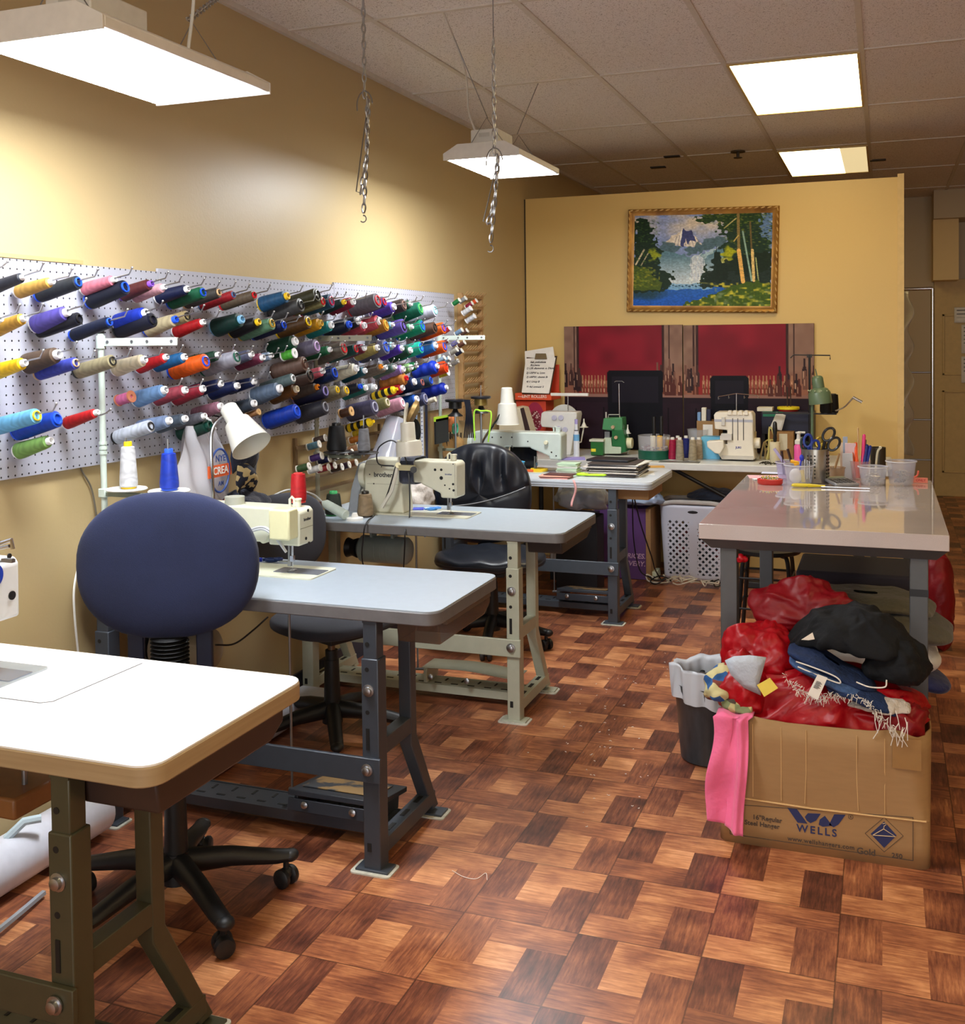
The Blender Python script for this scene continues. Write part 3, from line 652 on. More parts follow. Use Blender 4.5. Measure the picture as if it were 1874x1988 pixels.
# ---------------------------------------------------------------- wooden thread rack with dowels, right of the pegboard
WR = thing('thread_rack', 'wooden thread rack with rows of small dowel pegs at the right end of the pegboard', 'thread rack', (WX, 5.85, 1.05))
WY0, WY1 = 5.70, 6.02
fr = M()
for y in (WY0, WY1): fr.b2((WX + .002, y - .012, 1.02), (WX + .03, y + .012, 1.76))
fr.each('frame', WOODPEG, WR)
zr = [1.05 + i * .063 for i in range(12)]
for z in zr:
    s_ = M().b2((WX + .022, WY0 - .012, z - .009), (WX + .034, WY1 + .012, z + .007))
    for j in range(8):
        y = WY0 + .012 + j * .042
        s_.cyl((WX + .034, y, z), (WX + .062, y, z + .026), .0028, n=6)
    s_.build('peg_rail', WOODPEG, WR)
small = [(905, 578, 'grey', (150, 150, 150)), (893, 582, 'green', (20, 120, 60)), (918, 588, 'crimson', (150, 24, 60)), (926, 583, 'orange red', (226, 80, 30)), (912, 600, 'white', (228, 228, 232)), (919, 615, 'large white', (230, 230, 236)),
         (874, 637, 'red', (186, 28, 34)), (898, 640, 'light blue', (128, 160, 196)), (908, 641, 'brown banded', (96, 62, 50)), (871, 660, 'dark red', (150, 30, 40)), (890, 662, 'lilac', (130, 124, 190)), (903, 664, 'brown', (110, 66, 50)),
         (888, 678, 'silver', (176, 170, 158)), (898, 680, 'navy', (30, 34, 64)), (864, 694, 'pale blue', (170, 200, 226)), (873, 695, 'sky', (140, 190, 220)), (890, 700, 'putty', (170, 166, 156)), (874, 707, 'grey mesh', (150, 150, 148))]
for px, py, cn, rgb in small:
    P = PXp(px, py, WX + .11); ax = Vector((.85, 0, .5)).normalized()
    big = cn in ('large white', 'white')
    spool(P - ax * .05, ax.to_track_quat('Z', 'Y'), .017 if big else .0145, .062 if big else .05, 's', rgb, (226, 226, 220) if not big else (236, 236, 240), '%s small thread spool on a dowel of the wooden rack' % cn, 'small spools on the wooden rack')
# ---------------------------------------------------------------- lower wall rack of small spools behind the grey thread stand
LR = thing('wire_spool_rack', 'low rack of small spools on the wall below the pegboard', 'spool rack', (WX, 4.05, .78))
q = M()
for z in (.84, .90, .96, 1.04): q.b2((WX + .004, 3.85, z - .006), (WX + .02, 4.66, z + .006))
for y in (3.86, 4.65): q.b2((WX + .001, y - .008, .80), (WX + .014, y + .008, 1.08))
q.build('rail', mat((120, 96, 66), .6), LR)
low = [(625, 885, 'purple', (74, 44, 120)), (640, 890, 'navy', (28, 32, 84)), (655, 884, 'taupe', (130, 118, 106)), (672, 882, 'grey', (120, 112, 110)), (684, 878, 'wine', (110, 30, 36)), (698, 880, 'tan', (150, 110, 70)),
       (600, 905, 'green', (60, 90, 50)), (622, 908, 'white', (220, 220, 220)), (638, 907, 'red', (150, 34, 40)), (650, 903, 'dark red', (120, 30, 36)), (664, 906, 'brown', (80, 50, 36)), (678, 902, 'plum', (70, 40, 66)), (692, 898, 'copper', (160, 96, 60)),
       (632, 850, 'umber', (70, 50, 40)), (700, 850, 'amber', (200, 120, 40)), (714, 858, 'blue', (40, 80, 120)), (706, 838, 'yellow', (220, 190, 40)), (697, 868, 'peach', (220, 170, 130)), (620, 862, 'steel', (90, 130, 150))]
for px, py, cn, rgb in low:
    P = PXp(px, py, WX + .12); ax = Vector((.9, .1, .25)).normalized()
    spool(P - ax * .055, ax.to_track_quat('Z', 'Y'), .016, .058, 's', rgb, (226, 222, 214), '%s small spool on the low wall rack behind the grey thread stand' % cn, 'small spools on the low wall rack')
# ================================================================ SEWING TABLES
TZ = .745
def sew_table(x0, x1, y0, y1, topm, edgem, legm, label, drawer=None, pedal='flat', z=TZ, ribs=False):
    cx, cy = (x0 + x1) / 2, (y0 + y1) / 2
    t = thing('sewing_table', label, 'table', (cx, cy, 0), group='sewing tables along the left wall')
    TH = .040
    P = rrect(x0, x1, y0, y1, .045, 6)
    b = M(); b.prism(P, XYZ, z - TH, z - .0035)
    top = b.build('tabletop', edgem, t, bevel=.003)
    Pi = rrect(x0 + .002, x1 - .002, y0 + .002, y1 - .002, .044, 6)
    M().prism(Pi, XYZ, z - .0035, z).build('top_surface', topm, top)
    if ribs:
        for dz in (.012, .024):
            M().prism(rrect(x0 - .0015, x1 + .0015, y0 - .0015, y1 + .0015, .045, 6), XYZ, z - dz - .003, z - dz).build('edge_rib', mat((170, 176, 186), .4), top)
    holes = mat((14, 14, 14), .6)
    zt = z - TH
    for xx in (x0 + .06, x1 - .205):
        yn = y0 + .022; yr = y0 + .245; yf = y0 + .40
        f = M()
        f.box((xx, yn, .60), (.046, .034, (zt - .50) * 1.0 - .002)); 
        f.cur = 0
        upper = M().b2((xx - .0215, yn - .016, .57), (xx + .0215, yn + .026, zt)).build('upper_post', legm, t, bevel=.003)
        lower = M().b2((xx - .026, yn - .020, .004), (xx + .026, yn + .032, .600)).build('lower_post', legm, t, bevel=.003)
        h = M()
        for zz in (.64, .57, .45): h.cyl((xx - .008, yn - .0205 + (.004 if zz > .6 else 0), zz), (xx - .008, yn - .0175, zz), .0065, n=12)
        h.box((xx - .008, yn - .0205, .375), (.010, .003, .06)); h.box((xx - .008, yn - .0205, .07), (.012, .003, .024))
        h.each('post_hole', holes, lower)
        # rear strut: straight, then splayed
        s_ = M()
        prof = [(yr - .02, zt), (yr + .02, zt), (yr + .022, .30), (yf + .022, .02), (yf - .022, .02), (yr - .018, .28)]
        s_.prism(prof, YZ, xx - .020, xx + .020)
        s_.build('rear_strut', legm, t, bevel=.003)
        M().b2((xx - .019, yn + .030, .315), (xx + .019, yr - .01, .362)).build('cross_rail', legm, t, bevel=.002)
        bot = M().b2((xx - .021, yn + .018, .035), (xx + .021, yf - .005, .078)).build('bottom_rail', legm, t, bevel=.002)
        sl = M()
        for k in range(3): sl.box((xx, yn + .10 + k * .095, .0785), (.014, .045, .0015))
        sl.each('rail_slot', holes, bot)
        M().b2((xx - .022, yn - .018, zt - .006), (xx + .022, yr + .06, zt)).build('top_bracket', legm, t)
        for yy in (yn, yf):
            M().b2((xx - .05, yy - .028, .003), (xx + .05, yy + .028, .010)).build('foot_plate', legm, t, bevel=.001)
            M().prism(rrect(xx - .062, xx + .060, yy - .042, yy + .036, .012), XYZ, .0, .004).build('foot_pad', mat((190, 188, 176), .8, 0, .2, 60), t)
        bo = M()
        for zz, rr in ((.512, .014), (.295, .014)):
            bo.lathe([(rr * 1.25, 0), (rr * 1.25, .003), (rr * .85, .004), (rr * .8, .012), (rr * .4, .014)], (xx - .004, yn - .020 - (.015 if zz < .3 else 0), zz), (0, -1, 0), n=6 if False else 14)
        bo.each('bolt', ZINC, lower)
    xl, xr = x0 + .06, x1 - .205
    M().b2((xl - .02, y0 - .011, .258), (xr + .034, y0 + .0015, .326)).build('stretcher', legm, t, bevel=.002)
    # pedal plate along the bottom
    yp = y0 + .21
    pl = M().b2((xl, yp - .055, .050), (xr, yp + .055, .060)).b2((xl, yp - .058, .030), (xr, yp - .052, .062)).b2((xl, yp + .052, .030), (xr, yp + .058, .062))
    pb = pl.build('pedal_rail', legm, t)
    sl = M()
    for k in range(11):
        xx = xl + .07 + k * (xr - xl - .1) / 11; sl.box((xx, yp - .025, .0606), (.03, .008, .0012)).box((xx + .02, yp + .022, .0606), (.008, .03, .0012))
    sl.each('rail_slot', holes, pb)
    px0 = xr - .34 if pedal == 'flat' else xr - .46
    mt = Matrix.Rotation(math.radians(-9 if pedal == 'flat' else -4), 3, 'X')
    if pedal is None: return finish_(t, drawer, x1, y0, y1, zt)
    if pedal == 'bar':
        pd = M().grid(2, 14, lambda u, v: (px0 + .42 * v, yp - .05 + .13 * u, .125 + .012 * math.sin(v * 5) * v)); pd = pd.box((px0 + .02, yp, .095), (.012, .12, .055)).box((px0 + .40, yp, .095), (.012, .12, .055))
    else: pd = M().box((px0 + .15, yp + .01, .118), (.30, .20, .016), mtx=mt).box((px0 + .02, yp, .092), (.012, .16, .05), mtx=mt).box((px0 + .28, yp, .092), (.012, .16, .05), mtx=mt)
    if pedal == 'flat': pd.box((px0 + .15, yp - .088, .098), (.30, .010, .036), mtx=mt)
    po = pd.build('pedal', mat((46, 50, 58), .4) if pedal == 'flat' else legm, t, bevel=.002, solid=0 if pedal == 'flat' else .003)
    if pedal == 'flat':
        k = N('worn_pedal'); n_ = k.noise(k.coord(), 14, 4); k.base(k.mix(k.ramp(n_, .42, .5), lin((58, 62, 70)), lin((158, 128, 84))), .5)
        M().box((px0 + .145, yp + .018, .1275), (.24, .13, .002), mtx=mt).build('worn_pad', k.m, po)
    sc_ = M()
    for xx in (px0 + .06, px0 + .22): sc_.lathe([(.012, 0), (.011, .006), (.005, .009)], (xx, yp - .094, .104), (0, -1, .1), n=12)
    sc_.each('screw', ZINC, po)
    M().cyl((px0 - .04, yp, .10), (px0 - .04, yp, zt - .02), .004).cyl((px0 - .05, yp, .10), (px0 + .02, yp, .105), .006).build('pitman_rod', STEEL, t)
    return finish_(t, drawer, x1, y0, y1, zt)
def finish_(t, drawer, x1, y0, y1, zt):
    if drawer:
        dx, dw, dh, dc = drawer
        D = M().prism([(y0 + .05, zt), (y1 - .05, zt), (y1 - .05, zt - dh * .6), (y1 - .10, zt - dh), (y0 + .06, zt - dh)], YZ, x1 - dx - dw, x1 - dx)
        D.build('drawer', dc, t, bevel=.005)
        M().b2((x1 - dx - dw - .01, y0 + .08, zt - .012), (x1 - dx + .012, y1 - .08, zt - .001)).build('drawer_runner', mat((90, 74, 60), .5), t)
    return t
m_top1 = mat((240, 240, 238), .32, 0, .02); m_top2 = mat((160, 172, 186), .36, 0, .03); m_top3 = mat((168, 180, 192), .34, 0, .03)
leg1 = mat((74, 72, 54), .38, .2, .05); leg2 = mat((62, 68, 78), .38, .2, .05); leg3 = mat((172, 174, 156), .4, .1, .05); leg4 = mat((74, 82, 92), .4, .2, .05)
XL = -2.318
T1 = sew_table(XL, -1.19, 1.485, 2.012, m_top1, m_edgegrain(), leg1, 'nearest sewing table with glaring white top, tan wood edge and olive legs', drawer=(.03, .17, .07, mat((58, 44, 38), .4)), pedal=None)
T2 = sew_table(XL, -1.137, 2.600, 3.105, m_top2, mat((102, 101, 104), .45, 0, .1), leg2, 'second sewing table with grey blue top, dark slate legs and worn black pedal', drawer=(.015, .13, .065, m_glass((96, 76, 64), .75, .2)))
T3 = sew_table(XL, -1.145, 3.820, 4.345, m_top3, mat((104, 102, 102), .45, 0, .08), leg3, 'third sewing table with pale grey top and light grey green legs', drawer=(.02, .14, .05, mat((50, 46, 46), .4)), pedal='bar')
T4 = sew_table(XL, -1.120, 5.310, 5.92, mat((206, 214, 224), .35, 0, .03), mat((196, 204, 214), .35, 0, .05), leg4, 'furthest sewing table with ribbed white edge, slate legs, papers on top', ribs=True)
# cardboard tray under the right end of the furthest table
o = M().b2((-1.34, 5.42, .640), (-1.155, 5.78, .704)).build('cardboard_tray', CARD, bevel=.003); tag(o, 'brown cardboard tray fixed under the right end of the furthest sewing table', 'tray')
# thin seam line of the machine insert in the near table top
s_ = M(); A_, B_, C_ = PZ(0, 1355, TZ), PZ(92, 1367, TZ), PZ(276, 1288, TZ)
s_.tube([(XL + .2, A_.y, TZ), (A_.x, A_.y, TZ), (B_.x - .02, B_.y, TZ), (B_.x, B_.y + .015, TZ), (C_.x, C_.y, TZ)], .0013, 4)
s_.build('insert_seam', mat((60, 60, 62), .6), T1)
# ---------------------------------------------------------------- sewing machines
def machine(label, y, dep, xc0, xc1, xh0, xh1, ztop, zarm, zhead, needle, m, name='sewing_machine', z0=TZ, cat='sewing machine', plate=None, wheel=True, diag=.08, group='industrial sewing machines'):
    t = thing(name, label, cat, ((xc0 + xh1) / 2, y, z0), group=group)
    yn, yf = y - dep / 2, y + dep / 2
    P = [(xc0, z0 + .004), (xc0, ztop - .03), (xc0 + .008, ztop - .008), (xc0 + .03, ztop), (xh1 - .012, ztop - .004), (xh1, ztop - .016), (xh1 - .002, zhead), (xh0 + .002, zhead), (xh0, zhead + .02), (xh0 - diag, zarm - .008), (xh0 - diag - .012, zarm), (xc1 + .02, zarm), (xc1 + .004, zarm - .012), (xc1, zarm - .03), (xc1 + .012, z0 + .004)]
    M().prism(P, XZ, yn, yf).build('body', m, t, bevel=.008, seg=3)
    px0, px1 = xc0 - .01, xh1 + .06
    M().prism(rrect(px0, px1, y - .085, y + .085, .012), XYZ, z0 + .0003, z0 + .0045).build('bed', m if plate is None else plate, t)
    M().prism(rrect(needle - .055, xh1 + .055, y - .030, y + .040, .004), XYZ, z0 + .0045, z0 + .006).build('slide_plate', mat((150, 156, 170), .25, .6), t)
    nb = M().cyl((needle, y, zhead + .01), (needle, y, z0 + .035), .0042).cyl((needle, y, z0 + .04), (needle, y, z0 + .012), .0016).box((needle, y, z0 + .045), (.012, .012, .018))
    nb.build('needle_bar', CHROME, t)
    pf = M().cyl((needle - .012, y, zhead + .01), (needle - .012, y, z0 + .03), .004).box((needle - .01, y, z0 + .03), (.012, .010, .02)).box((needle - .002, y - .004, z0 + .009), (.010, .036, .004)).box((needle + .008, y - .004, z0 + .009), (.004, .030, .004))
    pf.build('presser_foot', STEEL, t, bevel=.0008)
    M().cyl((xh1 - .03, y, ztop - .004), (xh1 - .03, y, ztop + .020), .010).cyl((xh1 - .03, y, ztop + .018), (xh1 - .03, y, ztop + .024), .012).build('top_knob', m, t, bevel=.001)
    M().tube([(xh1 - .06, y, ztop - .003), (xh1 - .06, y, ztop + .02), (xh1 - .052, y, ztop + .028), (xh1 - .044, y, ztop + .02), (xh1 - .044, y, ztop - .003)], .0045, 6).build('thread_guide', m, t)
    if wheel: M().lathe([(.03, 0), (.058, .004), (.062, .014), (.058, .03), (.03, .034), (.02, .04)], (xc0 + .002, y, ztop - .075), (-1, 0, 0), n=24).build('handwheel', m, t)
    return t, yn
def dots(t, name, pts, y, m=BLACK, r=.006):
    q = M()
    for p in pts:
        P = PY(p[0], p[1], y); rr = p[2] * depth(P) / F
        q.cyl((P.x, y + .001, P.z), (P.x, y - .0012, P.z), rr, n=14)
    return q.each(name, m, t)
TXT = mat((36, 40, 48), .5); RX = (PI / 2, 0, 0); RXE = (PI / 2, 0, PI / 2)
# third table machine, needle end to the right
ym = 4.115; dn = .105; yn = ym - dn / 2
gx = lambda px, y: PY(px, 900, y).x
gz = lambda py, y, px=800: PY(px, py, y).z
mt3, yn = machine('cream sewing machine on the third table, two black holes in its arm', ym, dn, gx(707, yn), gx(778, yn), gx(854, yn), gx(886, yn), gz(893, yn), gz(937, yn), gz(968, yn, 880), PZ(879, 998, TZ).x, MACH)
dots(mt3, 'screw_hole', [(845, 912, 2.6), (857, 912, 2.6), (857, 928, 3.6), (864, 942, 1.6), (873, 949, 1.6), (880, 940, 2.4), (881, 952, 2.4), (880, 901, 1.2), (718, 921, 1.3), (726, 939, 1.3), (741, 906, 1.2), (760, 938, 1.2)], yn)
P = PY(744, 922, yn); text('brother', 'lettering', TXT, .028, (P.x, yn - .0006, P.z), RX, mt3)
P = PY(871, 921, yn); text('brother', 'lettering', mat((50, 70, 120), .5), .010, (P.x, yn - .0006, P.z), RX, mt3)
q = M()
for zz in (904, 942): q.b2((gx(712, yn), yn - .0006, gz(zz, yn) - .0006), (gx(774, yn), yn + .001, gz(zz, yn) + .0006))
q.b2((gx(883, yn) - .0006, yn - .0006, gz(963, yn, 883)), (gx(883, yn) + .0006, yn + .001, gz(899, yn, 883))); q.each('panel_line', mat((140, 136, 118), .5), mt3)
# dark cloth wrapped round its arm
def wrap(x0, x1, y0, y1, z0, z1, m, lab):
    q = M(); q.grid(10, 28, lambda u, v: (x0 + (x1 - x0) * u + .004 * math.sin(v * 9), (y0 + y1) / 2 + ((y1 - y0) / 2 + .008 + .003 * math.sin(u * 9)) * max(-1, min(1, 1.25 * math.cos(2 * PI * v))), (z0 + z1) / 2 + ((z1 - z0) / 2 + .008) * max(-1, min(1, 1.25 * math.sin(2 * PI * v)))), closev=True)
    return tag(q.build('cloth_wrap', m, solid=.002), lab, 'cloth')
wrap(gx(778, yn), gx(806, yn), ym - dn / 2, ym + dn / 2, gz(937, yn), gz(893, yn), m_cloth((60, 64, 80), .8), 'dark grey cloth wrapped around the arm of the cream machine on the third table')
# grey belt guard beside its column
g_ = M(); A_ = PY(700, 905, ym); B_ = PY(695, 985, ym - .05)
g_.prism([(gx(690, yn), gz(905, yn)), (gx(704, yn), gz(898, yn)), (gx(707, yn), gz(910, yn)), (gx(692, yn), gz(960, yn)), (gx(686, yn), gz(1008, yn)), (gx(668, yn), gz(1008, yn)), (gx(676, yn), gz(955, yn))], XZ, ym - .03, ym + .03)
g_.build('belt_guard', mat((150, 154, 160), .4), mt3, bevel=.005)
# second table machine
ym = 2.93; dn = .09; yn = ym - dn / 2
xh1 = PY(581, 1000, yn).x
mt2, yn = machine('cream sewing machine on the second table behind the blue chair, boxy head', ym, dn, xh1 - .42, xh1 - .30, xh1 - .115, xh1, gz(986, yn, 560), gz(1052, yn, 500), gz(1062, yn, 590), PZ(577, 1108, TZ).x, mat((214, 216, 196), .35, 0, .03), diag=.02)
M().b2((xh1 - .078, yn - .055, gz(1050, yn - .05, 560)), (xh1 - .004, yn + .002, gz(990, yn - .05, 560))).build('head_cover', mat((222, 220, 178), .35, 0, .03), mt2, bevel=.006)
text('brother', 'lettering', TXT, .014, (xh1 + .0006, ym + .004, gz(1008, ym, 600)), RXE, mt2)
q = M()
for dy, zz in ((.01, 992), (-.005, 1045), (.012, 1056)): q.cyl((xh1 - .001, ym + dy, gz(zz, ym, 600)), (xh1 + .001, ym + dy, gz(zz, ym, 600)), .005, n=12)
q.each('screw_hole', BLACK, mt2)
M().b2((xh1 - .001, ym - .038, gz(1024, ym, 600)), (xh1 + .0008, ym + .038, gz(1024, ym, 600) + .0015)).each('panel_line', mat((140, 140, 120), .5), mt2)
q = M().cyl((xh1 - .26, ym - .01, gz(986, yn, 560) - .004), (xh1 - .26, ym - .01, gz(972, yn, 560)), .032, n=24); q.build('oil_cap', mat((176, 178, 166), .4), mt2)
q = M()
for k in range(2): q.tube(crom([PY(440, 1055 + 4 * k, yn - .02), PY(500, 1024 + 4 * k, yn - .02), PY(530, 1035 + 4 * k, yn - .02), PY(556, 1072, yn - .02)]), .0045, 6)
q.build('hose', mat((196, 200, 206), .4), mt2)
# near table machine: only its head shows at the left edge
ym = 1.80; dn = .13; yn = ym - dn / 2
xh1 = PY(40, 1150, ym + dn / 2).x
mt1, yn = machine('white sewing machine head with round blue badge at the left edge', ym, dn, xh1 - .50, xh1 - .36, xh1 - .11, xh1, gz(1104, yn, 20), gz(1168, yn, 0), gz(1232, yn, 20), PZ(3, 1292, TZ).x, mat((214, 216, 220), .3, 0, .03), plate=mat((176, 184, 190), .25, .5))
P = PY(2, 1133, yn); P.y = ym - .012; P.x = xh1; q = M().cyl((xh1 - .001, P.y, P.z), (xh1 + .002, P.y, P.z), .027, n=32); q.build('badge', mat((24, 56, 160), .3), mt1)
text('K', 'lettering', WHITE, .034, (xh1 + .0025, P.y + .004, P.z), RXE, mt1)
q = M()
for dy_, dz_, r_ in ((.035, .035, .006), (.04, -.055, .010)): q.cyl((xh1 - .001, ym + dy_, P.z + dz_), (xh1 + .0015, ym + dy_, P.z + dz_), r_, n=14)
q.each('face_hole', BLACK, mt1)
q = M(); P = PY(12, 1221, yn); P.x = xh1 - .03; q.box((P.x, yn - .002, P.z), (.03, .005, .008)); q.build('tension_dial', BLACK, mt1, bevel=.001)
P = PY(18, 1085, yn); M().tube([PY(0, 1090, yn + .03), PY(26, 1086, yn + .03)], .003, 6).box(PY(16, 1088, yn + .03), (.03, .01, .008)).build('upper_thread_guide', STEEL, mt1)
M().tube([PY(0, 1055, yn + .03), PY(22, 1048, yn + .03), PY(25, 1066, yn + .03)], .0045, 6).tube([PY(0, 1064, yn + .03), PY(18, 1060, yn + .03)], .004, 6).build('take_up_arm', CHROME, mt1)
# fourth table machine
ym = 5.60; dn = .12; yn = ym - dn / 2
mt4, yn = machine('long white zigzag sewing machine on the furthest table behind the black chair', ym, dn, gx(916, yn), gx(975, yn), gx(1066, yn), gx(1090, yn), gz(838, yn, 1000), gz(868, yn, 1000), gz(893, yn, 1080), PZ(1077, 903, TZ).x, MACHW, diag=.10)
dots(mt4, 'screw_hole', [(956, 849, 1.6), (973, 849, 1.6), (994, 849, 1.6), (1025, 857, 1.4), (1071, 878, 1.6), (1080, 885, 1.4), (994, 866, 1.2)], yn)
q = M(); P = PY(1061, 859, yn); q.cyl((P.x, yn, P.z), (P.x, yn - .018, P.z), .011, n=18); q.build('dial', CREAM, mt4, bevel=.001)
M().b2((gx(996, yn), yn - .001, gz(870, yn, 1000)), (gx(996, yn) + .0015, yn + .001, gz(840, yn, 1000))).each('panel_line', mat((150, 156, 154), .5), mt4)
# ---------------------------------------------------------------- motors under the tables
def motor(label, x, y, z, L, r, m, grp='motors hung under the sewing tables'):
    t = thing('sewing_motor', label, 'motor', (x, y, z), group=grp)
    M().lathe([(r * .7, -L / 2 - .01), (r, -L / 2 + .005), (r, L / 2 - .005), (r * .8, L / 2 + .008), (r * .3, L / 2 + .02)], (x, y, z), (1, 0, 0), n=24).build('housing', m, t)
    M().lathe([(r * .5, -L / 2 - .07), (r * .75, -L / 2 - .068), (r * .6, -L / 2 - .045), (r * .75, -L / 2 - .02), (r * .4, -L / 2 - .01)], (x, y, z), (1, 0, 0), n=24).build('pulley', mat((40, 40, 44), .4, .4), t)
    b = M(); zt = TZ - .04
    for dx in (-.06, .04): b.prism([(y - .03, zt), (y + .03, zt), (y + .02, z + r * .8), (y - .02, z + r * .8)], YZ, x + dx, x + dx + .012)
    b.b2((x - .07, y - .05, zt - .008), (x + .06, y + .05, zt)); b.build('mount', m, t)
    r_ = M()
    for k in range(3): r_.lathe([(r * 1.0, 0), (r * 1.015, .002), (r * 1.0, .004)], (x + .03 * k - .03, y, z), (1, 0, 0), n=24, cap=False)
    r_.build('housing_rib', m, t)
    return t
P = PY(735, 1068, 4.08); motor('grey green electric motor hanging under the third sewing table', P.x + .02, 4.10, P.z, .22, .058, mat((150, 166, 166), .4))
P = PY(360, 1270, 2.86); motor('beige electric motor hanging under the second table behind the chair', P.x, 2.86, P.z + .02, .20, .07, mat((150, 140, 120), .45))
P = PY(20, 1540, 1.72); o = M().b2((P.x - .16, 1.66, P.z - .025), (P.x + .07, 1.80, P.z + .02)).build('treadle_block', mat((134, 88, 46), .5, 0, .12), bevel=.006); tag(o, 'brown wooden block hung under the near table at the left edge', 'wooden block')
M().cyl((P.x + .03, 1.73, P.z + .02), (P.x + .03, 1.73, TZ - .041), .006).build('hanger_rod', STEEL, o)
# ---------------------------------------------------------------- thread stands
def stand(label, px, ptop, arm_px, arm_py, tray_px, tray_py, x=-2.272, pm_=POLE, cap=True):
    P = PXp(px, ptop, x); y = P.y
    t = thing('thread_stand', label, 'thread stand', (x, y, TZ), group='thread stands clamped to the tables')
    M().cyl((x, y, TZ - .06), (x, y, P.z), .0095, n=14).build('pole', pm_, t)
    M().cyl((x, y, P.z - .012), (x, y, P.z + .012), .0115, n=14).build('pole_cap', BLACK if cap else pm_, t)
    az = PXp(px, arm_py, x).z; ax = PY(arm_px, arm_py, y).x
    a = M().b2((x + .005, y - .003, az - .013), (ax, y, az + .011)).b2((x + .005, y - .002, az + .009), (ax - .012, y + .022, az + .011))
    a.build('thread_arm', pm_, t, bevel=.0015)
    q = M()
    for k in (.1, .42, .62, .93): q.cyl((x + (ax - x) * k, y - .005, az), (x + (ax - x) * k, y - .002, az), .005, n=10)
    q.each('arm_screw', STEEL, t)
    M().cyl((x, y, az - .02), (x, y, az + .02), .014, n=14).build('arm_collar', pm_, t)
    tz = PXp(px, tray_py, x).z; tx_ = PY(tray_px, tray_py, y).x
    M().b2((x - .012, y - .014, tz - .014), (x + .014, y + .014, tz + .014)).build('tray_clamp', pm_, t, bevel=.003)
    M().b2((x + .01, y - .010, tz - .010), (tx_, y + .010, tz + .004)).build('tray_bar', mat((124, 132, 118), .4), t, bevel=.002)
    co = M()
    for zz in (tz + .12, tz + .135, tz + .15): co.cyl((x, y, zz), (x, y, zz + .009), .0125, n=14)
    co.each('pole_joint', pm_, t)
    return t, y, tz
def dish(t, x, y, z, r, m):
    M().lathe([(r * .96, .0), (r, .003), (r * .96, .006), (r * .3, .004)], (x, y, z), n=32).build('cone_dish', m, t)
    M().cyl((x, y, z - .012), (x, y, z + .16), .003, n=8).build('spindle', STEEL, t)
UP = Vector((0, 0, 1)).to_track_quat('Z', 'Y')
s1, y1_, z1_ = stand('tall pale green thread stand behind the blue chair', 195, 640, 345, 664, 372, 958)
s3, y3_, z3_ = stand('grey thread stand at the left end of the third table', 612, 648, 722, 657, 700, 884, pm_=GREYPOLE, cap=False)
s4, y4_, z4_ = stand('pale thread stand with black cap by the wooden thread rack', 853, 655, 942, 656, 935, 872)
def cone_on(px, py_base, y, z, r, L, rgb, core, label, kind='c', grp='thread cones on the stands', mt=None):
    P = PY(px, py_base, y); return spool((P.x, y, z + .0062), UP, r, L, kind, rgb, core, label, grp, 'thread cone', 'thread_cone', mt=mt)
for px, m_ in ((246, WHITE), (328, WHITE)):
    P = PY(px, 945, y1_); dish(s1, P.x, y1_, z1_ + .012, .062, m_)
cone_on(250, 945, y1_, z1_ + .012, .023, .140, (232, 234, 240), Yc, 'big white thread cone with yellow top on the pale stand, left of the blue cone')
cone_on(329, 945, y1_, z1_ + .012, .024, .122, (24, 60, 190), (40, 90, 220), 'royal blue thread cone standing on the pale stand behind the blue chair')
for px in (656, 707):
    P = PY(px, 880, y3_); dish(s3, P.x, y3_, z3_ + .012, .062, mat((40, 40, 44), .4))
cone_on(654, 880, y3_, z3_ + .012, .036, .118, (14, 15, 20), (24, 24, 28), 'large black thread cone on the grey stand of the third table')
cone_on(707, 880, y3_, z3_ + .012, .023, .108, (138, 140, 148), (30, 30, 32), 'silver grey thread cone on the grey stand, right of the black cone')
# drums on the fourth stand
P = PY(888, 795, y4_)
def drum(px, pz, y, disc, body, lab):
    P = PY(px, pz, y); t = thing('bobbin_drum', lab, 'spool', (P.x, y, P.z), group='black drums on the fourth stand')
    M().lathe([(.052, 0), (.055, .004), (.055, .012), (.05, .014)], (P.x, y, P.z + .028), n=28).build('top_disc', disc, t)
    M().lathe([(.030, -.01), (.036, -.008), (.036, .027), (.03, .028)], (P.x, y, P.z), n=24).build('drum', body, t)
    M().lathe([(.012, -.012), (.02, -.03), (.04, -.045), (.042, -.05)], (P.x, y, P.z), n=20).build('foot', BLACK, t)
    M().cyl((P.x, y, P.z + .04), (P.x, y, P.z + .10), .0025, n=8).cyl((P.x, y, P.z - .05), (P.x, y, z4_ + .004), .006, n=8).build('spindle', STEEL, t)
drum(884, 790, y4_, mat((30, 32, 40), .3), BLACK, 'black drum on the fourth stand bracket, left one')
drum(934, 784, y4_, mat((40, 42, 50), .3), mat((150, 128, 70), .35, .6), 'brass bodied drum with dark disc on the fourth stand bracket, right one')
q = M()
for k in range(7): 
    x0 = PY(902 + k * 1.6, 790, y4_ - .04).x; q.tube(crom([(x0, y4_ - .04, PY(900, 776, y4_ - .04).z), (x0 + .012, y4_ - .045, PY(900, 800, y4_ - .04).z), (x0 - .004 + .006 * k, y4_ - .04, PY(900, 850, y4_ - .04).z)]), .0035, 5)
tag(q.build('black_cord_loops', mat((18, 20, 34), .6)), 'bundle of dark cord loops hanging from the fourth thread stand', 'cords')
q = M(); q.tube(crom([PY(922, 855, y4_ - .05), PY(921, 800, y4_ - .05), PY(935, 798, y4_ - .05), PY(948, 798, y4_ - .05), PY(954, 806, y4_ - .05), PY(948, 858, y4_ - .05)]), .0045, 6)
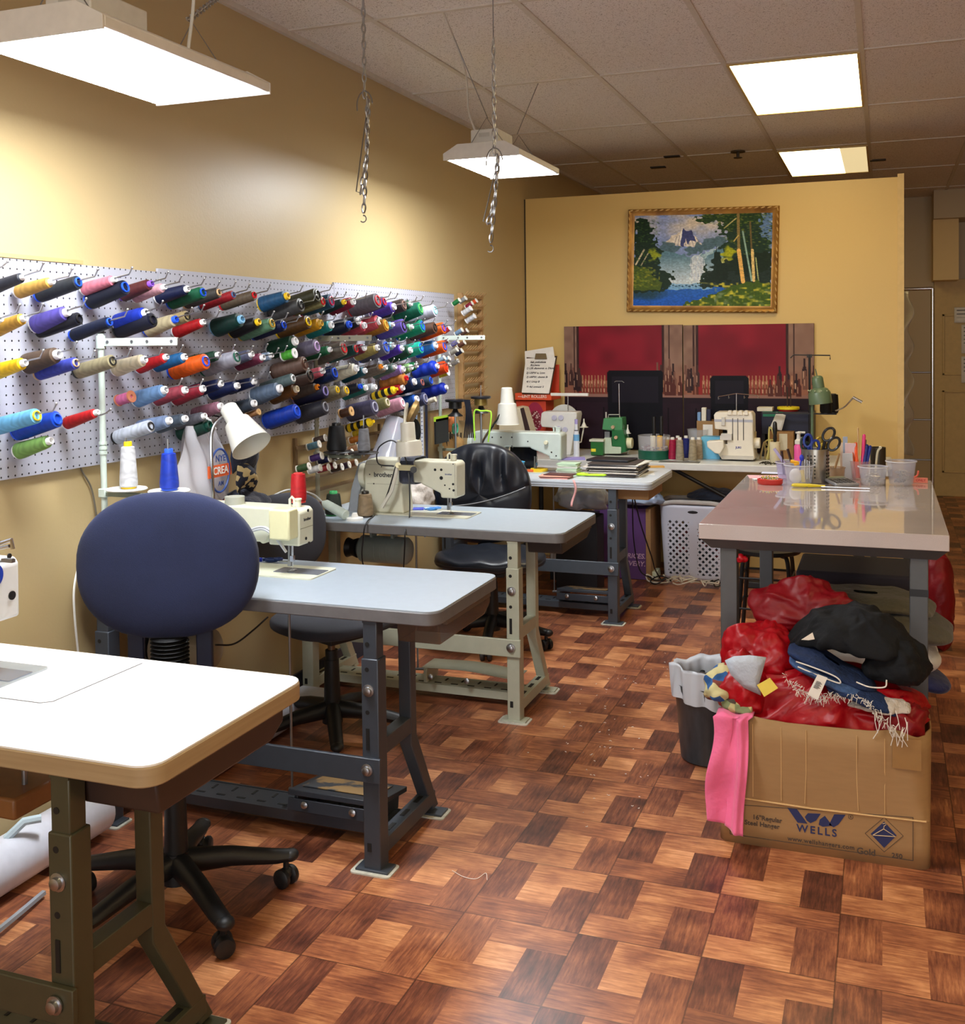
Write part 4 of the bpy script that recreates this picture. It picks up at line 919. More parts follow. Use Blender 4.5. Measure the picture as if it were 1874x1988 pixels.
tag(q.build('green_cord', mat((170, 230, 70), .5)), 'bright lime cord looped over the brass drum of the fourth stand', 'cord')
# ---------------------------------------------------------------- cones and things on the sewing tables
def tcone(px, py, z, r, L, rgb, core, label, kind='c', mt=None):
    P = PZ(px, py, z); return spool((P.x, P.y, z + .0005), UP, r, L, kind, rgb, core, label, 'thread cones on the sewing tables', 'thread cone', 'thread_cone', mt=mt)
tcone(710, 1003, TZ, .030, .105, (160, 138, 108), (40, 36, 34), 'brown beige thread cone on the third table in front of the white cone')
tcone(704, 990, TZ, .024, .135, (220, 216, 204), (240, 180, 30), 'off white cone with yellow top behind the brown cone on the third table')
tcone(648, 1000, TZ, .032, .100, (50, 58, 50), (70, 180, 110), 'dark green thread cone at the left end of the third table')
tcone(620, 1001, TZ, .014, .06, (150, 120, 110), (120, 90, 80), 'small dusty brown spool beside the dark green cone', 's')
P = PY(585, 985, 2.99); 
spool((P.x, 2.975, gz(986, 2.87, 560) + .001), UP, .023, .095, 'k', (196, 26, 36), (210, 60, 60), 'red thread tube standing on the second table machine', 'thread cones on the sewing tables', 'thread cone', 'thread_cone')
# white LED tube lamp on the third table
t = thing('tube_lamp', 'white tube lamp lying at an angle on the third table, white cord behind it', 'lamp', PZ(665, 1008, TZ))
a, b = PY(632, 978, 3.90), PY(672, 1012, 3.86); a.z = max(a.z, TZ + .05); b.z = TZ + .022
M().cyl(a, b, .019, .021, n=20).build('tube', POLE, t, bevel=.003)
M().cyl(a + (a - b) * .12, a, .008, .016, n=16).build('tube_neck', POLE, t)
a2 = a + (a - b) * .12
M().tube(crom([a2, PY(605, 958, 3.84), PY(560, 951, 3.70), PY(520, 968, 3.5), PY(480, 988, 3.3), PY(455, 1004, 3.15)]), .0035, 6).build('cord', mat((210, 214, 216), .5), t)
M().lathe([(.035, 0), (.035, .01), (.015, .014), (.01, .03)], (b.x + .03, b.y + .02, TZ), n=20).build('base', WHITE, t)
# snips
def snips(px, py, z, rz, label, col=(30, 90, 210), L=.12, y=None):
    P = PZ(px, py, z + .005); t = thing('thread_snips', label, 'snips', (P.x, P.y, z + .005), rz)
    k = M(); k.tube([(-.06 * L / .12, 0, .003), (-.02 * L / .12, .004, .004)], .007, 8); k.build('handle', mat((20, 50, 200), .35), t, local=True)
    M().tube(crom([(-.02, .004, .004), (0, .016, .005), (.025, .014, .005), (.03, 0, .005), (.01, -.012, .005), (-.005, -.004, .005)]), .0055, 6).tube(crom([(.02, .004, .009), (.035, .016, .009), (.05, .006, .009), (.045, -.008, .009), (.028, -.006, .009)]), .004, 6).build('ring_handle', mat(col, .35), t, local=True)
    M().box((.062, 0, .003), (.04, .007, .003)).build('blade', CHROME, t, local=True)
    return t
snips(833, 990, TZ, .25, 'blue thread snips lying behind the arm on the third table', (60, 130, 210), .14)
snips(520, 1090, TZ, .1, 'dark blue snips on the second table beside the needle', (24, 50, 110), .14)
# ---------------------------------------------------------------- lamps
def bell(t, c, ax, m, r0, r1, r2, L1, L2):
    # stepped bell shade: narrow cap at c opening along ax
    M().lathe([(r0 * .8, 0), (r0, .006), (r0 * 1.08, L1), (r1, L1 + .004), (r2, L1 + L2), (r2 * 1.03, L1 + L2 + .002), (r2 * .98, L1 + L2), (r1 * .95, L1 + .01), (.01, L1 * .5)], c, ax, n=36, cap=False).build('lamp_shade', m, t)
LW = mat((214, 213, 205), .3, 0, .02)
t = thing('gooseneck_lamp', 'white bell lamp on chrome gooseneck hanging over the second table', 'lamp', (PY(418, 1000, 3.045).x, 3.045, TZ), group='gooseneck lamps')
c0 = PY(442, 790, 3.045); c1_ = PY(497, 862, 3.045); ax = (c1_ - c0); ax.y = -.03; La = ax.length
bell(t, c0, ax.normalized(), LW, .030, .045, .068, La * .40, La * .62)
M().tube(crom([(PY(416, 1000, 3.045).x, 3.045, TZ + .02), PY(414, 960, 3.045), PY(410, 870, 3.045), PY(414, 830, 3.055), PY(432, 808, 3.065), PY(450, 800, 3.065)]), .006, 8).build('gooseneck', CHROME, t)
M().lathe([(.05, 0), (.05, .012), (.02, .02), (.012, .03)], (PY(416, 1000, 3.045).x, 3.045, TZ), n=24).build('base', WHITE, t)
t = thing('task_lamp', 'beige jointed work lamp with vented shade over the third table', 'lamp', PZ(752, 996, TZ))
yl = 4.0; bm = mat((206, 202, 188), .35, 0, .04)
M().lathe([(.028, .0), (.03, -.004), (.031, -.075), (.05, -.078), (.054, -.09), (.055, -.135), (.056, -.138)], PY(791, 820, yl), (-.06, 0, 1), n=32, cap=False).lathe([(.0001, -.002), (.028, -.001)], PY(791, 820, yl), (-.06, 0, 1), n=32, cap=False).build('lamp_shade', bm, t)
q = M()
for k in range(12): an = 2 * PI * k / 12; P = PY(791, 820, yl) + Vector((.041 * math.cos(an), .041 * math.sin(an), -.0765)); q.cyl(P, P + Vector((0, 0, .002)), .006, n=10)
q.each('vent', mat((240, 238, 220), .5), t)
M().tube([PY(785, 822, yl), PY(787, 795, yl + .01), PY(791, 782, yl + .02)], .005, 8).tube([PY(791, 784, yl + .02), PY(773, 903, yl + .02)], .006, 8).tube([PY(773, 903, yl), PY(762, 950, yl), PY(742, 985, yl)], .008, 8).build('arm', bm, t)
M().cyl(PY(773, 903, yl - .01), PY(773, 903, yl + .03), .012).box(PY(790, 908, yl), (.07, .02, .022)).build('joint', mat((200, 190, 150), .3, .4), t)
M().cyl(PY(803, 912, yl - .012), PY(803, 912, yl + .01), .014).build('joint_knob', BLACK, t)
t = thing('gooseneck_lamp', 'white cone lamp on chrome neck behind the black chair, furthest table', 'lamp', (PY(925, 905, 5.43).x, 5.43, TZ), group='gooseneck lamps')
M().lathe([(.025, 0), (.03, -.004), (.038, -.085), (.05, -.09), (.062, -.20), (.064, -.202), (.058, -.2), (.03, -.08)], PY(984, 752, 5.43), (-.02, 0, 1), n=32, cap=False).lathe([(.0001, -.001), (.025, 0)], PY(984, 752, 5.43), (-.02, 0, 1), n=32, cap=False).build('lamp_shade', LW, t)
M().tube(crom([(PY(925, 905, 5.43).x, 5.43, TZ), PY(936, 862, 5.43), PY(955, 830, 5.40), PY(974, 800, 5.39), PY(980, 774, 5.43)]), .0075, 8).build('gooseneck', CHROME, t)
M().lathe([(.05, 0), (.05, .012), (.02, .02)], (PY(925, 905, 5.43).x, 5.43, TZ), n=24).build('base', WHITE, t)
# hanging wires
def wire(name, pts, r, m, label, cat='cable', n=7): 
    return tag(M().tube(crom(pts, n), r, 5).build(name, m), label, cat)
DK = mat((24, 24, 28), .5)
wire('power_cable', [PY(720, 1150, 3.9), PY(704, 1090, 3.82), PY(705, 1050, 3.80), PY(712, 1014, 3.81), PZ(735, 995, TZ), PY(752, 960, 4.0), PY(770, 900, 4.0)], .003, DK, 'dark lamp cable running down over the third table edge, left one')
wire('power_cable', [PY(783, 1120, 3.9), PY(786, 1060, 3.82), PY(787, 1030, 3.81), PZ(795, 1005, TZ), PY(795, 940, 4.0), PY(790, 900, 4.02), PY(778, 870, 4.03), PY(760, 855, 4.03), PY(735, 870, 4.03), PY(735, 900, 4.03), PY(765, 905, 4.03)], .003, DK, 'dark looping cable hanging over the third table edge, right one')
wire('wall_lead', [PXp(155, 1300, WX + .03), PXp(145, 1200, WX + .04), PXp(144, 1140, WX + .04), PXp(156, 1090, WX + .03), PXp(172, 1078, WX + .02)], .0035, mat((226, 226, 222), .5), 'white cord down the wall left of the blue chair')
wire('wall_cable', [PXp(190, 1020, WX + .01), PXp(178, 950, WX + .008), PXp(158, 912, WX + .006), PXp(150, 885, WX + .006)], .003, mat((110, 104, 92), .5), 'grey wire running up the wall below the pegboard')
wire('power_cable', [PY(418, 1252, 2.72), PY(455, 1250, 2.8), PY(490, 1225, 2.9), PY(520, 1198, 3.0)], .003, DK, 'thin black cable curving right from the blue chair back')
# white thread bobbin at the left end of the second table
P = PZ(166, 1138, TZ); spool((P.x + .02, P.y, TZ + .0005), UP, .030, .075, 's', (232, 232, 234), (236, 236, 238), 'stubby white spool at the left end of the second table', None, 'thread spool')
# ================================================================ CHAIRS
def superell(q, c, a, b, d, ex=.8, n=40, m=24, ez=.7, fn=None):
    sg = lambda v, e: math.copysign(abs(v) ** e, v)
    def f(u, v):
        th, ph = 2 * PI * u, -PI / 2 + PI * (1e-7 + (1 - 2e-7) * v)
        x = a * sg(math.cos(ph), ez) * sg(math.cos(th), ex); z = b * sg(math.cos(ph), ez) * sg(math.sin(th), ex); y = d * sg(math.sin(ph), .6 if True else ez)
        if fn: x, y, z = fn(x, y, z)
        return (c[0] + x, c[1] + y, c[2] + z)
    return q.grid(n, m, f, closeu=True)
def star_base(t, ang0, rad, zc, m, colr=.024, dustm=None, seat_z=.42):
    for k in range(5):
        an = ang0 + k * 2 * PI / 5; d = Vector((math.cos(an), math.sin(an), 0)); s_ = Vector((-d.y, d.x, 0))
        q = M(); P = []
        for r_, z_, w_, h_ in ((.02, zc + .015, .030, .034), (rad * .5, zc + .005, .026, .026), (rad * .9, zc - .018, .024, .020), (rad + .015, zc - .022, .022, .016)):
            P.append((r_, z_, w_, h_))
        vs = []
        for r_, z_, w_, h_ in P:
            for i in range(10):
                a2 = 2 * PI * i / 10; vs.append(d * r_ + s_ * (w_ * math.cos(a2)) + Vector((0, 0, z_ + h_ * math.sin(a2))))
        fs = [(j * 10 + i, j * 10 + (i + 1) % 10, (j + 1) * 10 + (i + 1) % 10, (j + 1) * 10 + i) for j in range(3) for i in range(10)] + [tuple(range(10))[::-1], tuple(range(30, 40))]
        q.add(vs, fs); q.sphere(d * (rad + .012) + Vector((0, 0, zc - .022)), (.024, .024, .017), 12, 8)
        leg = q.build('base_leg', m, t, local=True)
        ca = an + 1.1 + k * .9; cd = Vector((math.cos(ca), math.sin(ca), 0)); c = d * rad
        cas = M().cyl(c + Vector((0, 0, zc - .03)), c + Vector((0, 0, .045)), .008, n=8).sphere(c + Vector((0, 0, .036)), (.018, .018, .016), 12, 8)
        co = cas.build('caster', m, leg, local=True)
        w_ = M()
        for sd in (-1, 1): w_.lathe([(.010, -.011), (.023, -.009), (.026, -.004), (.026, .006), (.02, .011), (.006, .012)], c + cd * (.017 * sd) + Vector((0, 0, .026)), cd, n=20)
        w_.build('caster_wheel', BLKPL, leg, local=True)
    M().cyl((0, 0, zc - .035), (0, 0, zc + .045), .038, .034, n=20).cyl((0, 0, zc + .045), (0, 0, zc + .20), .031, .027, n=20).cyl((0, 0, zc + .2), (0, 0, zc + .235), .0235, n=20).build('gas_column_cover', m, t, local=True)
    M().cyl((0, 0, zc + .2), (0, 0, seat_z - .03), .014, n=14).build('gas_column', mat((120, 100, 84), .3, .8), t, local=True)
    M().box((0, 0, seat_z - .035), (.17, .22, .03)).build('seat_plate', BLKPL, t, local=True, bevel=.004)
NAVY = m_fabric((31, 42, 82), (14, 21, 48), 700, .5, .08)
GREYF = m_fabric((56, 58, 68), (42, 44, 52), 500, .3, .05)
ch = thing('office_chair', 'navy fabric office chair with oval backrest between the first and second tables', 'chair', (-1.748, 2.276, 0), math.radians(24))
star_base(ch, math.radians(185 - 24), .285, .105, BLKPL, seat_z=.45)
superell(M(), (0, -.02, .475), .235, .225, .035, .75).v
q = M(); superell(q, (0, 0, 0), .235, .225, .035, .75); q.v = [(x, z - .02, y + .465) for x, y, z in q.v]; q.build('seat', NAVY, ch, local=True)
q = M(); superell(q, (-.060, .215, .862), .252, .205, .042, .84, 56, 40, .55, lambda x, y, z: (x * (1 - .10 * max(0, z / .205) ** 2), y + .25 * x * x - .02 * abs(z), z))
q.build('backrest', NAVY, ch, local=True)
q = M()
for sx in (-.155, .035): q.box((sx, .235, .60), (.045, .022, .22)).box((sx, .15, .455), (.04, .2, .018))
q.build('back_bar', mat((28, 34, 60), .5), ch, local=True, bevel=.004)
q = M()
for k in range(9): q.lathe([(.045, 0), (.054, .005), (.045, .01)], (-.06, .225, .56 + k * .011), n=16)
q.build('bellows_cover', BLKPL, ch, local=True)
# grey chair between second and third tables, its back to the wall
ch = thing('office_chair', 'dark grey fabric chair tucked between the second and third tables', 'chair', (-1.93, 3.44, 0), math.radians(66))
star_base(ch, math.radians(20), .28, .105, BLKPL, seat_z=.44)
q = M(); superell(q, (0, 0, 0), .22, .21, .035, .75); q.v = [(x, z - .02, y + .455) for x, y, z in q.v]; q.build('seat', GREYF, ch, local=True)
q = M(); superell(q, (0, .30, .735), .20, .16, .035, .78, 40, 28, .6); q.build('backrest', GREYF, ch, local=True)
M().box((0, .30, .53), (.05, .02, .3)).box((0, .18, .43), (.05, .22, .018)).build('back_bar', BLKPL, ch, local=True, bevel=.003)
# black leather chair behind the third table
ch = thing('office_chair', 'black leather office chair with piped wrinkled back behind the third table', 'chair', (-1.80, 4.80, 0), math.radians(8))
star_base(ch, math.radians(-12), .28, .105, BLKPL, seat_z=.40)
q = M(); superell(q, (0, 0, 0), .265, .23, .045, .75, 48, 26); q.v = [(x, z - .03, y + .425 + .006 * math.sin(x * 40 + z * 20)) for x, y, z in q.v]; st = q.build('seat', LEATHER, ch, local=True)
q = M(); q.tube([(.262 * math.copysign(abs(math.cos(a)) ** .75, math.cos(a)), -.03 + .227 * math.copysign(abs(math.sin(a)) ** .75, math.sin(a)), .425) for a in [2 * PI * i / 48 for i in range(49)]], .005, 6, cap=False); q.build('piping', mat((30, 32, 38), .3), st, local=True)
def wr(x, y, z):
    up = max(0, min(1, (z + .02) / .12))
    y2 = y + up * (.016 * math.sin(x * 62 + 1.5 * math.sin(z * 14)) + .008 * math.sin(x * 105 + 2)) * (1 if y < 0 else .2) * math.exp(-((z - .09) / .10) ** 2) + .30 * x * x
    x2 = x * (1 - .14 * max(0, z / .25) ** 2 + .0)
    seamz = .035 - .9 * x * x * 0 + .22 * x
    if y < 0: y2 += .010 * math.exp(-((z - (-.045 + .5 * (x + .1) ** 2 + .12 * x)) / .010) ** 2)
    return x2, y2, z
q = M(); superell(q, (-.10, .225, .705), .255, .255, .055, .80, 110, 70, .5, wr); bk = q.build('backrest', LEATHER, ch, local=True)
q = M(); q.tube([(x - .10, .225 - .058 + .30 * x * x + .004, .705 - .045 + .5 * (x + .1) ** 2 + .12 * x) for x in [-.235 + .47 * i / 24 for i in range(25)]], .0028, 6); q.build('seam_piping', mat((150, 152, 158), .4), bk, local=True)
M().box((-.1, .27, .47), (.06, .02, .25)).box((-.05, .16, .375), (.16, .25, .02)).build('back_bar', BLKPL, ch, local=True, bevel=.003)
# ================================================================ CUTTING TABLE
CT = .87; LAM = m_laminate(); ctg = mat((88, 90, 92), .45, .2, .05)
x0, x1, y0, y1 = -.575, .186, 3.475, 4.79
ct = thing('cutting_table', 'tall cutting table with glossy speckled pinkish grey top and dark grey steel legs', 'table', ((x0 + x1) / 2, (y0 + y1) / 2, 0))
M().b2((x0, y0, CT - .05), (x1, y1, CT)).build('tabletop', LAM, ct, bevel=.002)
q = M(); a = .004; b = .035; zt = CT - .0502
V = [(x0 + a, y0 + a, zt), (x1 - a, y0 + a, zt), (x1 - a, y1 - a, zt), (x0 + a, y1 - a, zt), (x0 + b, y0 + b, zt - .034), (x1 - b, y0 + b, zt - .034), (x1 - b, y1 - b, zt - .034), (x0 + b, y1 - b, zt - .034)]
q.add(V, [(0, 1, 5, 4), (1, 2, 6, 5), (2, 3, 7, 6), (3, 0, 4, 7), (3, 2, 1, 0), (4, 5, 6, 7)]); q.build('apron', ctg, ct)
for lx in (x0 + .09, x1 - .085):
    for ly in (y0 + .075, y1 - .075):
        lg = M().b2((lx - .027, ly - .027, 0), (lx + .027, ly + .027, CT - .084)).build('leg', ctg, ct, bevel=.003)
        if lx > 0 and ly < 4: M().b2((lx - .0275, ly - .0275, .665), (lx + .0275, ly + .0275, .688)).build('tape_band', BLACK, lg)
sh = M().b2((x0 + .07, y0 + .5, .22), (x1 - .06, y1 - .06, .24)).build('lower_shelf', ctg, ct, bevel=.002)
def cup(name, label, cat, px, py, z, rb, rt, h, m, group=None, rim=.003, fill=None, fillm=None):
    P = PZ(px, py, z) if not isinstance(px, Vector) else px
    t = thing(name, label, cat, (P.x, P.y, z), group=group)
    M().lathe([(rb * .98, .001), (rb, .003), (rt, h), (rt + rim, h + .001), (rt + rim, h + .004), (rt - .0015, h + .003), (rb - .0015, .005), (.0001, .005)], (P.x, P.y, z), n=36, cap=False).build('wall', m, t)
    if h < .12 and rb > .035: M().lathe([(rt, h), (rt + rim + .001, h + .001), (rt + rim + .001, h + .005), (rt, h + .005)], (P.x, P.y, z), n=36, cap=False).build('rim', m_glass((232, 232, 240), .7, .2), t)
    if fill:
        q = M()
        for k in range(fill):
            a_ = random.uniform(0, 6.28); r_ = rb * .7 * math.sqrt(random.random()); zz = random.uniform(.01, h * .6); d = Vector((random.uniform(-1, 1), random.uniform(-1, 1), random.uniform(-.3, .3))) * rb * .35
            c = P + Vector((r_ * math.cos(a_) * .7, r_ * math.sin(a_) * .7, zz)); q.tube(crom([c - d, c + Vector((d.y, -d.x, .004)) * .6, c + d], 3), .0028, 5)
        o = q.build('contents', fillm, t); o['kind'] = 'stuff'
    return t, P
# steel utensil holder with scissors
t, P = cup('utensil_holder', 'perforated steel utensil holder full of scissors on the cutting table', 'holder', 1583, 936, CT, .056, .056, .138, mat((176, 172, 164), .28, 1.0, .06))
q = M()
for i in range(6):
    for j in range(7):
        an = math.radians(-118 + i * 15 + (42 if i > 2 else 0)); c = P + Vector((.0562 * math.cos(an), .0562 * math.sin(an), .025 + j * .015)); d = Vector((math.cos(an), math.sin(an), 0))
        q.cyl(c - d * .001, c + d * .0012, .0036, n=8)
q.each('perforation', mat((30, 28, 26), .6), t)
def scissors(label, top, ang, L, hm, y, z0, name='scissors', group='scissors in the steel holder', ring=(.020, .030)):
    # handles up, blades down into the holder
    t = thing(name, label, 'scissors', (top.x, y, z0), group=group)
    ax = Vector((math.sin(ang), 0, math.cos(ang))); s_ = Vector((ax.z, 0, -ax.x)); c = Vector((top.x, y, top.z))
    for k, sd in ((0, -1), (1, 1)):
        q = M(); cc = c + s_ * sd * ring[0] * 1.0 - ax * (.02 * k); R_ = [cc + s_ * (ring[0] * math.cos(a_)) + ax * (ring[1] * math.sin(a_)) for a_ in [2 * PI * i / 20 for i in range(21)]]
        q.tube(R_, .0055, 8, cap=False); q.tube([cc - ax * ring[1] + s_ * sd * -.004, c - ax * (ring[1] + .045) - s_ * sd * .004], [.0065, .005], 8)
        q.build('handle', hm, t)
    M().prism([(0, 0)], XYZ, 0, 0) if False else None
    q = M(); a_ = c - ax * (ring[1] + .04); q.cyl(a_, a_ - ax * L, .006, .002, n=8); q.cyl(a_ + Vector((0, -.007, 0)), a_ + Vector((0, .007, 0)), .005, n=10); q.build('blade', CHROME, t)
    return t
zb = CT + .012
scissors('blue handled scissors standing left in the steel holder', PY(1577, 856, P.y), .12, .07, mat((28, 56, 150), .35), P.y - .012, zb, ring=(.016, .026))
scissors('gold handled scissors in the middle of the steel holder', PY(1596, 860, P.y), .25, .07, mat((190, 160, 60), .3, .7), P.y + .015, zb, ring=(.012, .020))
scissors('large black handled shears leaning right in the steel holder', PY(1617, 849, P.y), .62, .08, mat((30, 30, 32), .3), P.y + .002, zb, ring=(.020, .030))
scissors('dark green handled tool at the left rim of the steel holder', PY(1563, 862, P.y), -.05, .07, mat((30, 50, 44), .4), P.y + .01, zb, ring=(.008, .026))
CL = m_glass((222, 222, 232), .24, .12); CL2 = m_glass((200, 200, 214), .28, .14)
t, P = cup('plastic_container', 'lilac clear container holding glasses and tools at the back left', 'container', 1532, 930, CT, .045, .054, .07, m_glass((196, 190, 232), .34, .2), 'clear plastic containers on the cutting table')
q = M().box(P + Vector((-.03, 0, .085)), (.012, .01, .11), mtx=Matrix.Rotation(-.6, 3, 'Y')); tag(q.build('plastic_ruler', m_glass((190, 180, 230), .8, .2)), 'lilac plastic strip leaning out of the back left container', 'ruler')
q = M().tube([P + Vector((-.02, 0, .02)), P + Vector((-.03, 0, .12))], .006, 6).tube([P + Vector((.025, 0, .02)), P + Vector((-.005, 0, .13))], .006, 6); tag(q.build('eyeglasses', mat((60, 40, 40), .3)), 'dark brown spectacles in the back left container', 'glasses')
t, P = cup('plastic_container', 'clear container with white packing and a yellow clip, left of the steel holder', 'container', 1552, 940, CT, .048, .060, .078, CL, 'clear plastic containers on the cutting table')
q = M(); superell(q, (P.x - .014, P.y, P.z + .034), .026, .030, .026, .9, 20, 12); tag(q.build('white_wad', mat((232, 232, 236), .8)), 'white wad stuffed in the container left of the steel holder', 'wad')
q = M().cyl(P + Vector((.018, -.01, .01)), P + Vector((.012, -.01, .06)), .008); tag(q.build('yellow_clip', mat((226, 200, 90), .5)), 'pale yellow clip inside the container left of the steel holder', 'clip')
q = M().tube(crom([P + Vector((-.035, 0, .095)), P + Vector((-.005, 0, .088)), P + Vector((-.02, 0, .082))]), .007, 8); tag(q.build('craft_knife', mat((240, 176, 30), .4)), 'yellow orange handle poking out of the container beside the steel holder', 'tool')
q = M().sphere(P + Vector((.01, 0, .11)), (.009, .006, .014)).cyl(P + Vector((.008, 0, .10)), P + Vector((.0, 0, .04)), .003); tag(q.build('blue_spoon', mat((30, 50, 190), .4)), 'small blue spoon tip above the container beside the steel holder', 'spoon')
for k in range(3):
    q = M().cyl(P + Vector((.022 + k * .009, .005, .02)), P + Vector((.022 + k * .009, .005, .105 - .004 * k)), .0035); tag(q.build('silver_tweezers', CHROME), '%s silver tweezers in the container beside the steel holder' % ('left', 'middle', 'right')[k], 'tweezers', 'tweezers in the container')
silv = mat((170, 164, 156), .35, .8, .1)
cup('plastic_container', 'short clear tub of metal pins on the cutting table, beside the calculator', 'container', 1695, 941, CT, .045, .056, .072, CL, 'clear plastic containers on the cutting table', fill=40, fillm=silv)
cup('plastic_container', 'taller clear tub of bobbins and clips, right end of the cutting table', 'container', 1750, 941, CT, .046, .058, .094, CL2, 'clear plastic containers on the cutting table', fill=44, fillm=mat((190, 186, 176), .4, .3, .2))
cup('glass_jar', 'small brown tinted tub of bits behind the calculator', 'container', 1625, 931, CT, .030, .034, .05, m_glass((190, 160, 130), .55, .2), fill=14, fillm=mat((170, 130, 90), .5))
q = M().cyl(PZ(1618, 930, CT) + Vector((0, .01, .02)), PZ(1618, 930, CT) + Vector((.025, .01, .11)), .005); tag(q.build('wooden_stick', WOODPEG), 'tan wooden stick leaning in the brown tinted tub', 'stick')
# red pin tray
P = PZ(1494, 942, CT) + Vector((0, .03, 0)); t = thing('pin_tray', 'red oval magnetic tray heaped with pins at the left of the cutting table', 'pin tray', P)
q = M(); q.lathe([(.9, 0), (1.0, .006), (1.0, .022), (.88, .024), (.8, .016), (.001, .015)], (0, 0, 0), n=32, cap=False); q.v = [(P.x + x * .052, P.y + y * .036, P.z + z) for x, y, z in q.v]; q.build('tray', mat((190, 46, 40), .35), t)
q = M()
for k in range(90):
    a_ = random.uniform(0, 6.28); r_ = math.sqrt(random.random()); c = P + Vector((.036 * r_ * math.cos(a_), .024 * r_ * math.sin(a_), .018 + random.random() * .012)); d = Vector((random.uniform(-1, 1), random.uniform(-1, 1), random.uniform(0, .6))) * .01
    q.use(k % 3).tube([c, c + d], .0006, 3); q.sphere(c + d, .0022, 6, 4)
o = q.build('pins', [mat((230, 210, 60), .4), mat((220, 220, 220), .4), mat((60, 140, 80), .4)], t); o['kind'] = 'stuff'
# yellow scissors lying flat
P = PZ(1565, 946, CT); t = thing('shears', 'yellow handled long shears lying flat along the cutting table', 'scissors', P)
q = M()
for sy in (-.012, .012): q.tube([P + Vector((-.022 + .030 * math.cos(a_), sy + .010 * math.sin(a_), .008)) for a_ in [2 * PI * i / 18 for i in range(19)]], .0045, 8, cap=False); q.tube([P + Vector((.008, sy, .008)), P + Vector((.075, -sy * .3, .007))], [.006, .004], 8)
q.build('handle', mat((222, 200, 40), .35), t)
q = M()
for sy in (-.004, .003): q.add([P + Vector(v) for v in ((.06, sy - .006, .005), (.06, sy + .006, .005), (.245, sy, .004), (.06, sy - .006, .0075), (.06, sy + .006, .0075), (.245, sy, .006))], [(0, 1, 4, 3), (1, 2, 5, 4), (2, 0, 3, 5), (0, 2, 1), (3, 4, 5)])
q.build('blade', CHROME, t)
# calculator
P = PZ(1634, 941, CT); t = thing('calculator', 'silver grey calculator lying on the cutting table before the pens', 'calculator', P, math.radians(28))
M().box((0, .01, .012), (.10, .135, .012), mtx=Matrix.Rotation(.09, 3, 'X')).build('case', mat((150, 152, 158), .35, .3), t, local=True, bevel=.003)
q = M()
for i in range(5):
    for j in range(5): q.box((-.036 + i * .018, -.038 + j * .016, .0165 + (-.038 + j * .016) * .09), (.013, .010, .004))
q.each('keys', mat((50, 52, 58), .5), t, local=True)
M().box((0, .058, .0242), (.08, .026, .002), mtx=Matrix.Rotation(.09, 3, 'X')).build('display', mat((150, 158, 140), .2), t, local=True)
# paper, card and pens
def sheet(name, label, cx, cy, z, w_, d_, rz, c, th=.0012, cat='paper', group=None):
    return tag(M().box((cx, cy, z + th / 2 + .0004), (w_, d_, th), rz=rz).build(name, mat(c, .8)), label, cat, group)
P = PZ(1490, 926, CT); sheet('pink_paper', 'pink paper lying at the back left of the cutting table', P.x, P.y, CT, .16, .10, .2, (232, 178, 186)); 
P = PZ(1500, 921, CT); sheet('blue_paper', 'blue white paper strip over the pink paper', P.x + .02, P.y + .03, CT + .0018, .14, .06, .0, (206, 214, 240))
P = PZ(1478, 931, CT); sheet('white_scrap', 'white paper scrap at the left edge of the cutting table', P.x, P.y, CT + .0018, .07, .04, .4, (236, 236, 238))
P = PZ(1560, 946, CT); 
def upright(name, label, px0, px1, pyt, pyb, ybase, m, cat, th=.004, z0=CT, lean=0.0):
    a_, b_ = PY(px0, pyb, ybase), PY(px1, pyt, ybase)
    q = M().box((0, 0, (b_.z - z0) / 2), (abs(b_.x - a_.x), th, b_.z - z0)); o = q.build(name, m, bevel=.0006); o.location = ((a_.x + b_.x) / 2, ybase, z0 + .0005); o.rotation_euler = (-lean, 0, 0); return tag(o, label, cat)
yp = PZ(1660, 928, CT).y
cupm = m_glass((220, 170, 170), .3, .2)
t, Pc = cup('pen_cup', 'clear pinkish cup of pens and markers on the cutting table', 'cup', 1670, 930, CT, .034, .042, .075, cupm)
pens = [(1662, 862, (236, 84, 30), .008, 'orange marker'), (1678, 846, (236, 60, 130), .0075, 'pink highlighter'), (1666, 832, (196, 160, 110), .0035, 'thin wooden pencil'), (1683, 866, (20, 40, 130), .009, 'blue marker'), (1690, 867, (16, 50, 160), .006, 'dark blue pen'), (1681, 855, (30, 30, 40), .004, 'black pen'), (1654, 862, (180, 80, 30), .004, 'brown pencil')]
for px, py, c, r_, nm in pens:
    T_ = PY(px, py, yp); B_ = Vector((Pc.x + (T_.x - Pc.x) * .4, Pc.y + random.uniform(-.012, .012), CT + .006)); q = M().cyl(B_, T_, r_, n=12).sphere(T_, r_ * .98, 10, 6); tag(q.build('pen', mat(c, .35)), '%s standing in the pinkish cup on the cutting table' % nm, 'pen', 'pens in the pinkish cup')
upright('hole_card', 'white punched size card standing before the pens', 1636, 1656, 880, 928, yp - .035, mat((216, 220, 230), .5), 'card', lean=-.08)
upright('pink_tag', 'pale pink tag card leaning on the pen cup', 1641, 1662, 861, 912, yp - .015, mat((232, 200, 206), .6), 'card', lean=.05)
upright('clear_ruler', 'clear bluish ruler end standing behind the pink tag card', 1637, 1646, 848, 900, yp + .02, m_glass((170, 190, 220), .7, .2), 'ruler')
upright('lotion_bottle', 'small beige bottle left of the pink tag card', 1632, 1640, 860, 905, yp + .03, mat((220, 196, 170), .4), 'bottle', th=.02)
q = M(); P = PY(1705, 868, yp + .05); b_ = PY(1692, 905, yp + .05)
